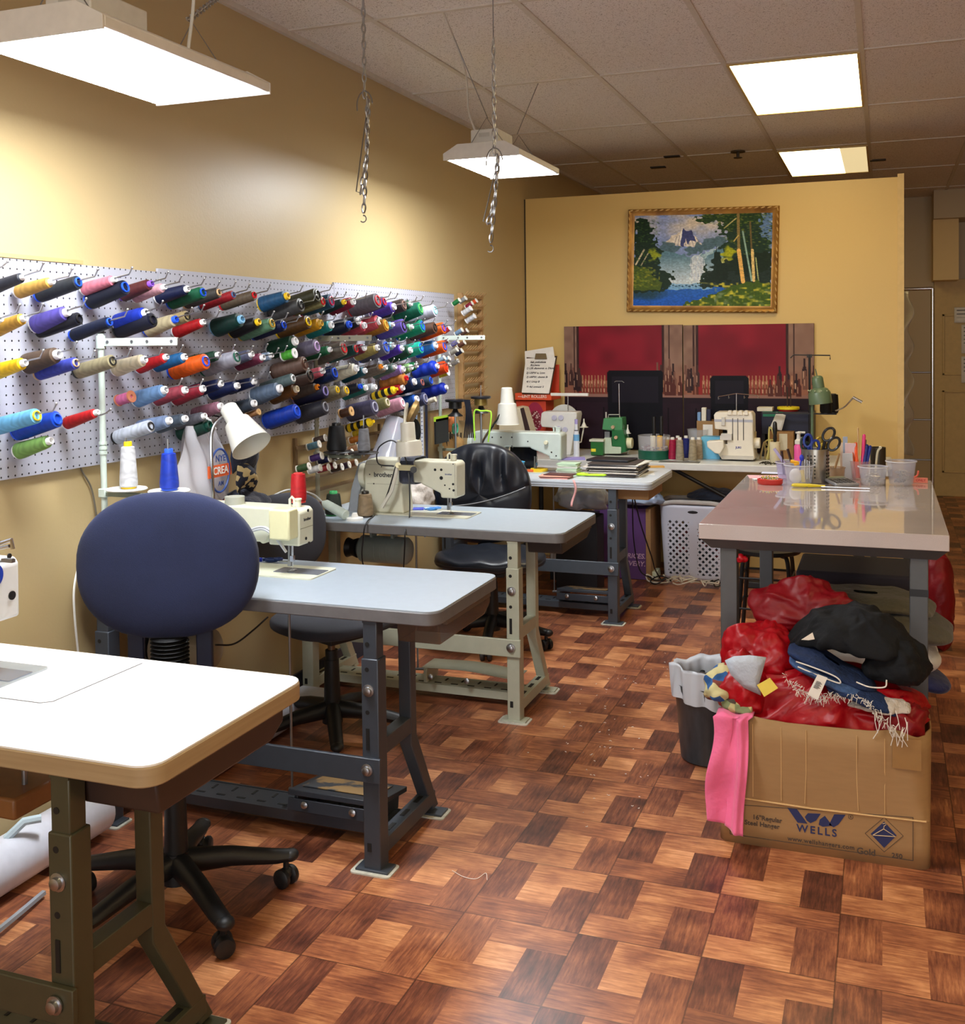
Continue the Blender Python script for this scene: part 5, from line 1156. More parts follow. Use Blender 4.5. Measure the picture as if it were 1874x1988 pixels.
t = thing('tool_tin', 'dark tin with white bent handle behind the clear tubs', 'tin', (P.x, yp + .05, CT)); M().lathe([(.032, 0), (.032, P.z - CT - .0), (.029, P.z - CT), (.029, .01)], (P.x, yp + .05, CT), n=24).build('tin', mat((66, 58, 46), .35, .5), t)
q = M().tube(crom([(P.x - .01, yp + .02, CT + .03), (P.x - .002, yp + .015, P.z - .02), (P.x + .012, yp + .01, P.z + .002), (P.x + .004, yp + .01, P.z + .004)]), .0045, 6); tag(q.build('bent_handle', mat((226, 220, 190), .4)), 'cream bent handle sticking out of the dark tin', 'tool')
# coral strap
P = PZ(1786, 938, CT); t = thing('fabric_tag', 'coral fabric tag with printed word at the right end of the cutting table', 'tag', P)
M().box(P + Vector((0, 0, .012)), (.062, .003, .022)).build('band', mat((236, 140, 120), .7), t)
text('ONLY', 'lettering', mat((200, 60, 60), .6), .014, P + Vector((.004, -.0022, .012)), RX, t)
M().tube(crom([P + Vector((-.03, .01, .02)), P + Vector((-.01, .012, .03)), P + Vector((-.005, .01, .05))]), .004, 5).build('ribbon_end', mat((230, 110, 90), .7), t)
# ================================================================ BACK TABLE
BT = .742
bt = thing('folding_table', 'long white folding table against the yellow partition', 'table', (-1.14, 6.56, 0))
M().prism(rrect(-2.30, .04, 6.235, 6.90, .03), XYZ, BT - .042, BT).build('tabletop', mat((214, 216, 216), .4, 0, .04), bt, bevel=.004)
q = M()
for xx in (-2.2, -.06):
    for yy in (6.30, 6.84): q.cyl((xx, yy, 0), (xx, yy, BT - .043), .016)
q.each('leg', mat((60, 62, 66), .4), bt)
a_, b_ = PY(1320, 918, 6.4), PY(1420, 955, 6.4)
M().tube([(a_.x - .05, 6.4, BT - .05), (-.84, 6.4, .50), (-.1, 6.4, .20)], .012, 8).build('leg_brace', BLACK, bt)
# ---- sergers
def blk(q, px0, py0, px1, py1, y, d):
    A_, B_ = PY(px0, py0, y), PY(px1, py1, y); return q.b2((A_.x, y, B_.z), (B_.x, y + d, A_.z))
def pg(q, pts, y, d):
    P_ = [PY(a, b, y) for a, b in pts]; return q.prism([(p.x, p.z) for p in P_], XZ, y, y + d)
ys_ = 6.42
t = thing('serger', 'white overlock machine with three tension slots on the back table', 'sewing machine', (PY(1430, 890, ys_).x, ys_, BT))
WS = mat((232, 226, 212), .35, 0, .03)
def fix(q, z=BT):   # let the lowest points stand on the table
    m_ = min(v[2] for v in q.v); return q
q = M(); pg(q, [(1388, 870), (1398, 862), (1398, 845), (1404, 845), (1404, 862), (1462, 862), (1466, 892), (1402, 892), (1396, 884)], ys_, .16)
pg(q, [(1386, 806), (1390, 800), (1458, 800), (1462, 806), (1463, 866), (1412, 866), (1412, 835), (1388, 833)], ys_, .14); q.v = [(x, y, max(z, BT + .001)) for x, y, z in q.v]
q.build('body', WS, t, bevel=.006)
q = M(); pg(q, [(1372, 857), (1404, 855), (1406, 868), (1398, 882), (1388, 880), (1373, 868)], ys_ - .05, .09); q.build('front_arm', WS, t, bevel=.006)
q = M(); [blk(q, a, 812, a + 1.6, 855, ys_ - .002, .003) for a in (1422, 1432, 1443)]; q.each('tension_slot', mat((60, 58, 56), .5), t)
q = M(); [pg(q, [(a, 806), (a + 2, 797), (a + 8, 797), (a + 9, 806)], ys_ - .01, .03) for a in (1412, 1422, 1433, 1444)]; q.each('tension_dial', WS, t, bevel=.002)
q = M(); blk(q, 1400, 842, 1421, 855, ys_ - .02, .05); blk(q, 1401, 810, 1408, 826, ys_ - .012, .02); q.each('presser_block', mat((206, 204, 200), .4, .2), t, bevel=.002)
q = M(); blk(q, 1401, 884, 1463, 893, ys_ - .004, .17); q.v = [(x, y, max(z, BT)) for x, y, z in q.v]; q.build('base', mat((196, 192, 184), .4), t)
blk(M(), 1387, 814, 1462, 820, ys_ - .0015, .002).build('grey_stripe', mat((176, 178, 192), .4), t)
q = M(); b_ = PY(1473, 860, ys_ + .06); q.cyl(b_ - Vector((.03, 0, 0)), b_ + Vector((.01, 0, 0)), .032, n=24); q.build('handwheel', WS, t, bevel=.003)
q = M(); A_ = PY(1430, 800, ys_ + .1); B_ = PY(1430, 764, ys_ + .1); q.cyl(A_, B_, .003); l_, r_ = PY(1395, 770, ys_ + .1), PY(1472, 768, ys_ + .1); q.tube([l_, B_, r_], .0025, 6)
for p_ in (l_, PY(1415, 768, ys_ + .1), PY(1445, 768, ys_ + .1), r_): q.tube([p_, p_ - Vector((0, 0, .018)), p_ - Vector((-.008, 0, .01))], .002, 5)
q.build('thread_mast', CHROME, t)
P = PY(1434, 869, ys_); text('JUKI', 'lettering', mat((50, 60, 150), .5), .018, (P.x, ys_ - .001, P.z), RX, t)
# green serger
yg = 6.55
t = thing('serger', 'small green overlock machine on the back table', 'sewing machine', (PY(1195, 880, yg).x, yg, BT))
GR = mat((74, 140, 94), .35, 0, .05); GD = mat((30, 104, 56), .35, 0, .05); GL = mat((186, 200, 180), .4)
q = M(); pg(q, [(1172, 812), (1208, 811), (1209, 835), (1207, 846), (1190, 846), (1189, 836), (1169, 834)], yg, .12); q.build('upper_body', GR, t, bevel=.005)
q = M(); pg(q, [(1188, 836), (1209, 834), (1214, 850), (1216, 877), (1205, 880), (1203, 868), (1188, 866)], yg - .005, .13); q.build('lower_body', GD, t, bevel=.004)
q = M(); pg(q, [(1173, 850), (1186, 850), (1188, 867), (1206, 868), (1206, 881), (1170, 881)], yg - .01, .14); q.v = [(x, y, max(z, BT + .0005)) for x, y, z in q.v]; q.build('base', GL, t, bevel=.003)
q = M(); blk(q, 1174, 838, 1184, 851, yg + .01, .05); q.each('presser_block', STEEL, t)
q = M(); c = PY(1220, 860, yg + .05); q.cyl(c - Vector((.01, 0, 0)), c + Vector((.028, 0, 0)), .034, n=24); q.build('handwheel', mat((222, 218, 180), .4), t, bevel=.003)
for a, b in ((1191, 829), (1197, 849)):
    c = PY(a, b, yg); M().cyl(c, c - Vector((0, .02, 0)), .011, n=16).each('tension_dial', mat((190, 160, 130), .4), t, bevel=.001)
M().tube([PY(1181, 811, yg + .05), PY(1182, 805, yg + .05), PY(1203, 805, yg + .05), PY(1204, 811, yg + .05)], .0035, 6).cyl(PY(1177, 812, yg + .05), PY(1177, 800, yg + .05), .005).build('handle', mat((210, 210, 204), .3, .4), t)
M().cyl(PY(1203, 812, yg + .08), PY(1202, 745, yg + .08), .004).tube([PY(1193, 742, yg + .08), PY(1196, 740, yg + .08), PY(1208, 740, yg + .08), PY(1212, 743, yg + .08)], .0025, 6).build('thread_mast', CHROME, t)
c = PY(1219, 838, yg + .08); M().lathe([(.004, .045), (.005, .02), (.014, -.005), (.016, -.01)], c, n=16).lathe([(.022, -.012), (.022, -.010)], c, n=20).cyl(c - Vector((0, 0, .012)), Vector((c.x, c.y, BT + .001)), .004).build('spool_pin', mat((226, 226, 220), .4), t)
text('bernette', 'lettering', WHITE, .010, PY(1197, 839, yg - .006), RX, t) if False else None
# small green box beside it
t = thing('accessory_box', 'small green box with white lid beside the green overlock machine', 'box', (PY(1159, 880, 6.52).x, 6.55, BT))
q = M(); blk(q, 1147, 858, 1171, 884, 6.5, .07); q.v = [(x, y, max(z, BT)) for x, y, z in q.v]; q.build('box', mat((28, 98, 40), .4), t, bevel=.002)
q = M(); blk(q, 1144, 853, 1172, 858, 6.496, .08); q.build('lid', mat((206, 206, 190), .4), t, bevel=.002)
blk(M(), 1148, 871, 1157, 877, 6.499, .002).build('yellow_label', mat((236, 216, 50), .5), t)
# white serger at left
yw = 6.50
t = thing('serger', 'white overlock machine with four lilac dials left on the back table', 'sewing machine', (PY(1085, 880, yw).x, yw, BT))
q = M(); pg(q, [(1051, 802), (1056, 799), (1119, 800), (1120, 806), (1108, 892), (1088, 892), (1090, 832), (1052, 829), (1049, 822)], yw, .13); q.v = [(x, y, max(z, BT + .0005)) for x, y, z in q.v]
q.build('body', mat((224, 224, 222), .35, 0, .03), t, bevel=.006)
for a, b in ((1077, 811), (1090, 811), (1086, 832), (1098, 834)):
    c = PY(a, b, yw); M().cyl(c, c - Vector((0, .014, 0)), .017, n=20).build('dial', mat((190, 190, 216), .4), t, bevel=.002)
q = M(); q.lathe([(.10, 0), (.10, .012), (.095, .014)], PY(1095, 800, yw + .14) - Vector((0, .0, .05)), (0, 1, 0), n=32); q.build('rear_disc', mat((206, 208, 206), .4), t)
M().cyl(PY(1103, 800, yw + .06), PY(1103, 768, yw + .06), .004).build('mast', CHROME, t)
q = M(); blk(q, 1069, 763, 1142, 769, yw + .05, .02); q.build('mast_bar', WHITE, t, bevel=.002)
c = PY(1134, 828, yw + .06); M().lathe([(.004, .05), (.005, .028), (.016, .004), (.018, 0), (.028, -.002), (.028, -.006)], c, n=20).tube([c, (c.x - .02, c.y, c.z - .1), (PY(1108, 850, yw + .06).x, c.y, BT + .06)], .005, 6).build('spool_pin', OFFW, t)
# spray bottle, blue label
def cylp(name, label, cat, px, pyt, pyb, y, rad, m, z0=BT, group=None, parts=(), prof=None):
    T_, B_ = PY(px, pyt, y), PY(px, pyb, y); h = T_.z - z0; t = thing(name, label, cat, (T_.x, y, z0), group=group)
    M().lathe(prof(rad, h) if prof else [(rad * .96, .0005), (rad, .004), (rad, h - .004), (rad * .95, h)], (T_.x, y, z0), n=24).build('body', m, t)
    for nm, f0, f1, rr, mm in parts: M().lathe([(rad * rr, h * f0), (rad * rr, h * f1)], (T_.x, y, z0), n=24).build(nm, mm, t)
    return t, T_, h
cylp('spray_bottle', 'slim bottle with lilac cap and blue label before the left white overlock machine', 'bottle', 1119, 816, 882, 6.40, .019, mat((216, 222, 236), .35), parts=[('label_band', .45, .62, 1.02, mat((110, 170, 220), .5)), ('dark_band', .62, .74, .7, mat((30, 30, 50), .5)), ('cap', .9, 1.03, .55, mat((170, 160, 220), .4))], prof=lambda r, h: [(r, .0005), (r, h * .62), (r * .5, h * .78), (r * .5, h * .95)])
# round container of pins
yr_ = 6.42
t = thing('round_container', 'round clear box with dark green base full of bits on the back table', 'container', (PY(1269, 880, yr_).x, yr_ + .02, BT)); c = Vector((PY(1269, 880, yr_).x, yr_ + .02, BT)); rr = (PY(1300, 880, yr_).x - PY(1239, 880, yr_).x) / 2
M().lathe([(rr * .96, .0005), (rr, .004), (rr, .055), (rr * .96, .056)], c, n=40).build('green_base', mat((12, 84, 66), .35), t)
M().lathe([(rr * .97, .056), (rr * 1.02, .145), (rr * 1.0, .146), (rr * .95, .058)], c, n=40, cap=False).build('clear_wall', m_glass((220, 220, 226), .25, .1), t)
q = M()
for k in range(60):
    a_ = random.uniform(0, 6.28); r_ = rr * .85 * math.sqrt(random.random()); q.use(k % 3).box(c + Vector((r_ * math.cos(a_), r_ * math.sin(a_), .058 + random.random() * .02)), (.02, .008, .006), rz=a_ * 3)
o = q.build('contents', [mat((220, 220, 230), .5), mat((150, 90, 110), .5), mat((70, 60, 90), .5)], t); o['kind'] = 'stuff'
for i, (px, pt) in enumerate(((1270, 809), (1284, 808))):
    t, T_, h = cylp('knife', 'black handled knife standing in the round box, %s one' % ('left', 'right')[i], 'knife', px, pt, 846, yr_ + .02, .011, BLACK, z0=BT + .06, group='black handled knives')
for i, (px, c_, nm) in enumerate(((1268, (224, 220, 200), 'cream'), (1281, (246, 190, 20), 'yellow'))):
    t, T_, h = cylp('handled_block', '%s block inside the round green based box' % nm, 'block', px, 846, 865, yr_ - .02, .017, mat(c_, .5), z0=BT + .058, group='coloured blocks in the round box')
# row of thread cones
cones = [(1290, 850, (120, 60, 150), 'purple', 6.56), (1298, 850, (240, 180, 30), 'golden', 6.50), (1306, 850, (180, 20, 70), 'magenta', 6.40), (1320, 850, (176, 164, 142), 'silver beige', 6.36), (1316, 847, (170, 100, 100), 'brick', 6.56), (1332, 847, (30, 40, 130), 'deep blue', 6.5), (1330, 852, (180, 60, 60), 'red brown', 6.6), (1345, 850, (182, 168, 140), 'stone', 6.36), (1357, 850, (196, 176, 150), 'sand', 6.46)]
for px, pt, c_, nm, yy in cones:
    T_ = PY(px, pt, yy); spool((T_.x, yy, BT + .0005), UP, .022, min(.16, T_.z - BT), 'c', c_, (226, 226, 222), '%s thread cone in the row on the back table' % nm, 'thread cones in the back table row', 'thread cone', 'thread_cone')
o = tag(M().box((PY(1320, 892, 6.3).x, 6.29, BT + .002), (.24, .07, .004), rz=.05).build('metal_ruler_plate', mat((130, 130, 126), .4, .5), bevel=.001), 'flat grey plate lying before the row of thread cones', 'plate')
cup('glass_bowl', 'clear bowl standing behind the thread cones on the back table', 'bowl', Vector((PY(1355, 850, 6.72).x, 6.72, BT + .0)), 0, BT, .05, .065, .16, m_glass((220, 224, 230), .3, .1))
# light blue box, cardboard box of tools
o = tag(M().b2((PY(1362, 886, 6.50).x, 6.50, BT), (PY(1398, 886, 6.50).x, 6.60, PY(1362, 848, 6.5).z)).build('blue_box', mat((110, 190, 226), .5), bevel=.002), 'light blue box left of the white overlock machine', 'box')
t = thing('cardboard_box', 'brown box holding tools behind the light blue box', 'box', (PY(1372, 850, 6.76).x, 6.80, BT))
xa, xb_, zt = PY(1353, 817, 6.72).x, PY(1396, 817, 6.72).x, PY(1353, 817, 6.72).z
q = M()
for a in (((xa, 6.72), (xb_, 6.724)), ((xa, 6.88), (xb_, 6.884)), ((xa, 6.724), (xa + .004, 6.88)), ((xb_ - .004, 6.724), (xb_, 6.88))): q.b2((*a[0], BT), (*a[1], zt))
q.b2((xa, 6.722, BT), (xb_, 6.882, BT + .004)); q.build('walls', CARD, t)
blk(M(), 1365, 824, 1384, 850, 6.718, .002).build('white_label', PAPER, t)
for nm, lab, px0, px1, pt, c_ in (('white_strap', 'rolled white strap poking out of the brown tool box', 1363, 1372, 791, (226, 224, 212)), ('screwdriver', 'navy handle poking out of the brown tool box', 1373, 1381, 794, (30, 34, 66)), ('blue_tool', 'blue and white tool at the left of the brown tool box', 1355, 1361, 800, (120, 160, 210))):
    A_ = PY(px0, pt, 6.78); B_ = PY(px1, pt, 6.78); tag(M().b2((A_.x, 6.76, BT + .006), (B_.x, 6.80, A_.z)).build(nm, mat(c_, .5), bevel=.004), lab, 'tool')
# red handled scissors behind the white serger
# dark organiser, boxes and paper at the right
t = thing('organiser', 'dark navy drawer organiser piled with things in front of the bar painting', 'organiser', (PY(1520, 880, 6.76).x, 6.80, BT))
xa, xb_ = PY(1478, 830, 6.70).x, PY(1580, 830, 6.70).x; zt = PY(1520, 800, 6.70).z
M().b2((xa, 6.72, BT + .14), (xb_, 6.90, zt)).build('case', mat((22, 26, 54), .5), t, bevel=.003)
M().b2((xa + .01, 6.716, BT + .25), (xa + .13, 6.72, BT + .28)).build('green_drawer', mat((20, 120, 90), .4), t)
M().b2((xa, 6.73, BT), (xa + .02, 6.89, BT + .14)).b2((xb_ - .02, 6.73, BT), (xb_, 6.89, BT + .14)).each('stand', mat((40, 40, 50), .5), t)
zt2 = zt
o = tag(M().b2((PY(1492, 845, 6.62).x, 6.62, BT), (PY(1541, 845, 6.62).x, 6.71, PY(1500, 838, 6.62).z)).build('cardboard_box', mat((150, 110, 66), .7, 0, .15), bevel=.002), 'brown cardboard box under the dark organiser, behind the brush', 'box'); 
blk(M(), 1513, 842, 1529, 874, 6.618, .0015).build('label_paper', mat((206, 198, 176), .7), o).parent = o
lp = [x for x in bpy.data.objects if x.name.startswith('label_paper')][0]; lp.location = lp.location
o = tag(blk(M(), 1470, 794, 1500, 802, 6.74, .10).build('white_box', mat((224, 218, 200), .6), bevel=.002), 'flat white box on top of the dark organiser', 'box'); o.location.z = zt2 + .0005
P = PY(1531, 797, 6.80); t = thing('yellow_reel', 'yellow and red round reel on top of the dark organiser', 'reel', (P.x, 6.80, zt2)); M().lathe([(.06, .0005), (.062, .010)], (P.x, 6.80, zt2), n=32).build('red_disc', mat((170, 40, 30), .4), t); M().lathe([(.066, .011), (.068, .013), (.068, .026), (.062, .028)], (P.x, 6.80, zt2), n=32).build('yellow_disc', mat((244, 222, 40), .4), t)
M().cyl((P.x - .006, 6.80, zt2 + .028), (P.x - .006, 6.80, zt2 + .15), .004).cyl((P.x + .014, 6.80, zt2 + .028), (P.x + .014, 6.80, zt2 + .15), .003).build('spindle', mat((50, 36, 30), .4), t)
q = M(); A_ = [PY(*p, 6.66) for p in ((1508, 800), (1526, 806), (1518, 836), (1494, 832))]
q.grid(6, 6, lambda u, v: (A_[0] * (1 - u) * (1 - v) + A_[1] * u * (1 - v) + A_[2] * u * v + A_[3] * (1 - u) * v) + Vector((0, .01 * math.sin(v * 3), 0))); tag(q.build('paper_slip', mat((226, 224, 218), .8), solid=.0008), 'white printed paper hanging off the dark organiser', 'paper')
t, T_, h = cylp('brush_cup', 'cream wooden cup on the back table holding a black brush', 'cup', 1505, 858, 882, 6.35, .030, mat((214, 204, 172), .5, 0, .08))
zc = BT + h
o = thing('brush', 'black handled brush standing in the cream wooden cup', 'brush', (T_.x, 6.35, zc)); tp = PY(1504, 818, 6.35).z
M().lathe([(.008, 0), (.012, .02), (.010, .04), (.014, (tp - zc) * .6), (.012, tp - zc - .01), (.005, tp - zc)], (T_.x, 6.35, zc), n=20).build('handle', BLACK, o)
# clutter of straps between the serger and the brush
q = M()
for k in range(9):
    a_ = Vector((PY(1468, 880, 6.6).x + random.uniform(0, .10), 6.55 + random.uniform(-.05, .06), BT + .004)); q.use(k % 2).tube(crom([a_, a_ + Vector((random.uniform(-.03, .03), 0, random.uniform(.04, .2))), a_ + Vector((random.uniform(.0, .06), .02, random.uniform(.02, .12)))]), .005, 5)
o = tag(q.build('tangled_straps', [mat((200, 190, 120), .5), mat((170, 150, 110), .6)]), 'tangle of yellowish straps right of the white overlock machine', 'straps', kind='stuff')
q = M()
for k in range(8):
    a_ = Vector((PY(1475 + k * 4, 893, 6.3).x, 6.30 + random.uniform(-.04, .03), BT + .004)); q.tube(crom([a_, a_ + Vector((.02, .02, .008)), a_ + Vector((.035, -.01, .003))]), .003, 5)
tag(q.build('dark_clips', mat((50, 44, 36), .5)), 'scatter of small dark clips on the back table before the brush cup', 'clips', kind='stuff')
# soap bottle
yb_ = 6.30
t, T_, h = cylp('soap_bottle', 'pink pump bottle with white top behind the steel holder', 'bottle', 1551, 862, 897, yb_, .026, mat((236, 90, 170), .4), prof=lambda r, h: [(r, .0005), (r, h - .01), (r * .7, h)])
M().lathe([(.022, h), (.022, h + .02), (.012, h + .03), (.01, h + .06), (.018, h + .062), (.018, h + .07)], (T_.x, yb_, BT), n=18).box((T_.x + .016, yb_, BT + h + .068), (.04, .012, .01)).build('pump', WHITE, t)
# green lamp
yl = 6.45; GLM = mat((96, 118, 92), .35, 0, .05)
t = thing('task_lamp', 'green vented bell lamp on a pole above the back table', 'lamp', (PY(1577, 850, yl).x, yl, BT))
c = PY(1587, 731, yl); dz = PY(1587, 731, yl).z - PY(1587, 784, yl).z
M().lathe([(.018, .004), (.026, 0), (.032, -.01), (.034, -dz * .42), (.05, -dz * .47), (.064, -dz * .62), (.066, -dz), (.063, -dz), (.03, -dz * .5)], c, (-.12, 0, 1), n=36, cap=False).lathe([(.0001, .006), (.018, .004)], c, (-.12, 0, 1), n=36, cap=False).build('lamp_shade', GLM, t)
q = M()
for k in range(10): an = 2 * PI * k / 10; P = c + Vector((.058 * math.cos(an) + .008, .058 * math.sin(an), -dz * .52)); q.sphere(P, .005, 8, 6)
q.each('vent', mat((180, 190, 160), .5), t)
M().cyl((PY(1577, 784, yl).x, yl + .01, PY(1577, 784, yl).z), (PY(1577, 784, yl).x, yl + .01, BT + .01), .009).lathe([(.05, 0), (.05, .012), (.014, .02)], (PY(1577, 784, yl).x, yl + .01, BT), n=24).cyl(c, c + Vector((-.01, 0, .045)), .003).build('pole', GLM, t)
# overhead thread frame with black cones
ya = 6.62
t = thing('overhead_thread_stand', 'thin dark overhead thread bar on a post at the right of the back table', 'thread stand', (PY(1572, 690, ya).x, ya, BT))
M().cyl((PY(1572, 690, ya).x, ya, BT), PY(1572, 688, ya), .007).lathe([(.05, 0), (.05, .01), (.01, .014)], (PY(1572, 690, ya).x, ya, BT), n=20).build('post', BLACK, t)
M().tube([PY(1535, 695, ya), PY(1541, 689, ya), PY(1612, 690, ya), PY(1612, 698, ya)], .004, 6).box(PY(1572, 691, ya), (.03, .012, .02)).build('thread_bar', mat((50, 46, 44), .4, .5), t)
zb_ = PY(1600, 802, ya).z
M().b2((PY(1480, 802, ya).x, ya - .012, zb_ - .008), (PY(1608, 802, ya).x, ya + .012, zb_)).b2((PY(1590, 802, ya).x, ya - .05, zb_ - .006), (PY(1625, 802, ya).x, ya + .05, zb_ - .001)).build('cone_bar', BLACK, t)
for i, (px, dy) in enumerate(((1604, -.03), (1617, .03))): spool((PY(px, 790, ya + dy).x, ya + dy, zb_), UP, .032, .115, 'k', (18, 18, 22), (40, 40, 44), ('left', 'right')[i] + ' black thread cone on the overhead thread frame', 'black cones on the thread frame', 'thread cone', 'thread_cone')
M().tube(crom([PY(1622, 798, ya), PY(1640, 790, ya), PY(1657, 772, ya)]), .005, 6).cyl(PY(1656, 771, ya), PY(1674, 781, ya), .009, n=12).build('crank_handle', mat((200, 196, 190), .25, .8), t)
# lint roller display with clipboard
yl2 = 6.655
t = thing('display_box', 'red orange cardboard lint roller display on the back table by the corner', 'box', (PY(1032, 880, yl2).x, yl2 + .08, BT)); OR = mat((206, 66, 36), .5, 0, .05)
A_, B_ = PY(1001, 778, yl2), PY(1061, 880, yl2)
M().b2((max(A_.x, WX + .02), yl2, BT), (B_.x, yl2 + .18, A_.z)).build('body', OR, t, bevel=.002)
A2, B2_ = PY(1001, 763, yl2 - .02), PY(1066, 777, yl2 - .02)
M().b2((max(A2.x, WX + .02), yl2 - .03, B2_.z), (B2_.x + .02, yl2 + .19, A2.z)).build('tray_lip', mat((226, 84, 44), .5), t, bevel=.002)
P_ = [PY(*p, yl2 + .19) for p in ((1003, 763), (1020, 708), (1086, 708), (1086, 765))]
M().prism([(max(p.x, WX + .02), p.z) for p in P_], XZ, yl2 + .185, yl2 + .19).build('back_panel', OR, t)
P = PY(1037, 770, yl2 - .03); text('LINT ROLLERS', 'lettering', mat((246, 226, 214), .5), .027, (P.x + .002, yl2 - .031, P.z), RX, t)
P = PY(1008, 770, yl2 - .03); text('60 Sheets', 'lettering', mat((246, 226, 214), .5), .010, (P.x + .012, yl2 - .031, P.z), RX, t)
c = PY(1039, 810, yl2); k = N('printed_picture'); v_ = k.n('ShaderNodeTexVoronoi'); k.l(k.coord(), v_.inputs['Vector']); v_.inputs['Scale'].default_value = 70
k.base(k.mix(k.ramp(v_.outputs['Distance'], .2, .5), lin((238, 220, 210)), lin((120, 20, 40))), .5)
q = M(); q.lathe([(1, 0), (1, .002)], n=28); q.v = [(c.x + x * .062, yl2 - .0015 + z, c.z + y * .10) for x, y, z in q.v]; q.build('printed_oval', mat((160, 30, 70), .5), t)
q = M(); q.lathe([(1, 0), (1, .002)], n=28); q.v = [(c.x + x * .038, yl2 - .003 + z, c.z - .02 + y * .065) for x, y, z in q.v]; q.build('printed_picture', k.m, t)
# clipboard leaning on the display
yc_ = yl2 - .028
t = thing('clipboard', 'clipboard with handwritten numbered list leaning on the lint roller display', 'clipboard', (PY(1050, 765, yc_).x, yc_, PY(1050, 765, yc_).z))
def quad(q, pts, y0_, y1_, th):
    P_ = [PY(a, b, y0_ if i in (0, 1) else y1_) for i, (a, b) in enumerate(pts)]
    n_ = (P_[1] - P_[0]).cross(P_[3] - P_[0]).normalized() * th; V = P_ + [p + n_ for p in P_]
    return q.add(V, [(0, 1, 2, 3), (7, 6, 5, 4), (0, 4, 5, 1), (1, 5, 6, 2), (2, 6, 7, 3), (3, 7, 4, 0)])
yt_ = yc_ + .16; yb2 = yc_ - .012
quad(M(), [(1023, 691), (1082, 691), (1068, 765), (1014, 765)], yt_, yb2, .004).build('board', mat((70, 50, 34), .5), t)
quad(M(), [(1019, 682), (1074, 673), (1078, 700), (1020, 712)], yt_ + .004, yt_ - .02, .002).build('loose_paper', PAPER, t)
quad(M(), [(1021, 696), (1079, 694), (1066, 764), (1013, 762)], yt_ - .012, yb2 - .009, .002).build('paper', PAPER, t)
quad(M(), [(1040, 686), (1060, 686), (1062, 697), (1038, 697)], yt_ - .02, yt_ - .03, .008).build('clip', mat((120, 104, 76), .35, .6), t, bevel=.002)
q = M(); rows_ = [(703, 'hab ymbutiuna'), (709, 'RLLIwnu'), (715, '1) LSR dlumnrus. e. Dlunly'), (724, '2) USPW e, Lnnn'), (732, '3) USPW. cbumn lb'), (741, '4) f. Uriuy B'), (751, '5) 4ul ogmunr S')]
for i, (py, s_) in enumerate(rows_):
    f = (py - 694) / 70; yy = (yt_ - .012) * (1 - f) + (yb2 - .009) * f - .004
    P = PY(1022 if i > 1 else 1030, py, yy); o = text(s_, 'handwriting', mat((50, 46, 60), .6), .0185, P, (PI / 2 - .35, 0, 0), t, align='LEFT', shear=.25)
# beige machine cover behind the black chair
q = M(); P_ = [PY(*p, 6.30) for p in ((961, 838), (968, 798), (1000, 790), (1012, 792), (1026, 838))]
q.prism([(max(p.x, WX + .03), p.z) for p in P_] + [(P_[-1].x, BT), (max(P_[0].x, WX + .03), BT)][0:2], XZ, 6.28, 6.46)
t = q.build('machine_cover', mat((206, 196, 170), .45, 0, .04), bevel=.008); tag(t, 'beige plastic machine cover left of the lint roller display', 'cover')
quad(M(), [(1010, 793), (1017, 791), (1030, 838), (1020, 838)], 6.275, 6.275, .002).build('dark_stripe', mat((50, 30, 30), .5), t)
# ================================================================ THINGS ON THE FURTHEST SEWING TABLE
def stack(px0, px1, pyb, y0_, d, n_, th, label, cols, group=None, cat='papers', jit=.012, name='paper_stack'):
    A_, B_ = PY(px0, pyb, y0_), PY(px1, pyb, y0_); w_ = B_.x - A_.x; t = thing(name, label, cat, ((A_.x + B_.x) / 2, y0_ + d / 2, TZ), group=group)
    for k in range(n_):
        z = TZ + .0006 + k * th; M().box(((A_.x + B_.x) / 2 + random.uniform(-jit, jit), y0_ + d / 2 + random.uniform(-jit, jit), z + th * .45), (w_ * random.uniform(.88, 1), d * random.uniform(.85, 1), th * .88), rz=random.uniform(-.09, .09)).build('sheet', mat(cols[k % len(cols)], .7), t)
    return t
stack(1136, 1240, 913, 5.48, .30, 14, .0050, 'tall stack of magazines and papers on the furthest sewing table', [(226, 226, 222), (70, 62, 60), (236, 236, 240), (110, 96, 84), (214, 206, 196), (60, 58, 66)])
t = tag(M().box((PY(1185, 880, 5.62).x, 5.66, TZ + .0702 + .006), (.24, .17, .011), rz=-.1).build('notebook', mat((34, 36, 44), .4), bevel=.002), 'black notebook on top of the tall paper stack', 'notebook')
stack(1080, 1120, 912, 5.46, .10, 8, .0085, 'green tinted block of sticky note pads left of the paper stack', [(206, 226, 200), (190, 218, 190), (226, 230, 222)], jit=.002, name='note_pad_stack', cat='note pads')
t = tag(M().box((PY(1104, 882, 5.6).x, 5.66, TZ + .05), (.15, .10, .008), rz=.3).build('booklet', mat((140, 130, 190), .6)), 'purple and green booklet leaning over the sticky note pads', 'booklet'); t.location.z = TZ + .0702
stack(1048, 1108, 925, 5.34, .10, 4, .005, 'low pile of pink and brown fabric swatches at the table front edge', [(220, 150, 140), (110, 60, 60), (226, 170, 150), (90, 50, 50)], name='swatch_pile', cat='fabric swatches')
P = PZ(1225, 922, TZ); tag(M().box((P.x, P.y + .08, TZ + .001), (.22, .17, .0015), rz=.25).build('newspaper', mat((220, 222, 226), .8, 0, .2, 80)), 'newsprint sheet under the right end of the paper stack', 'newspaper')
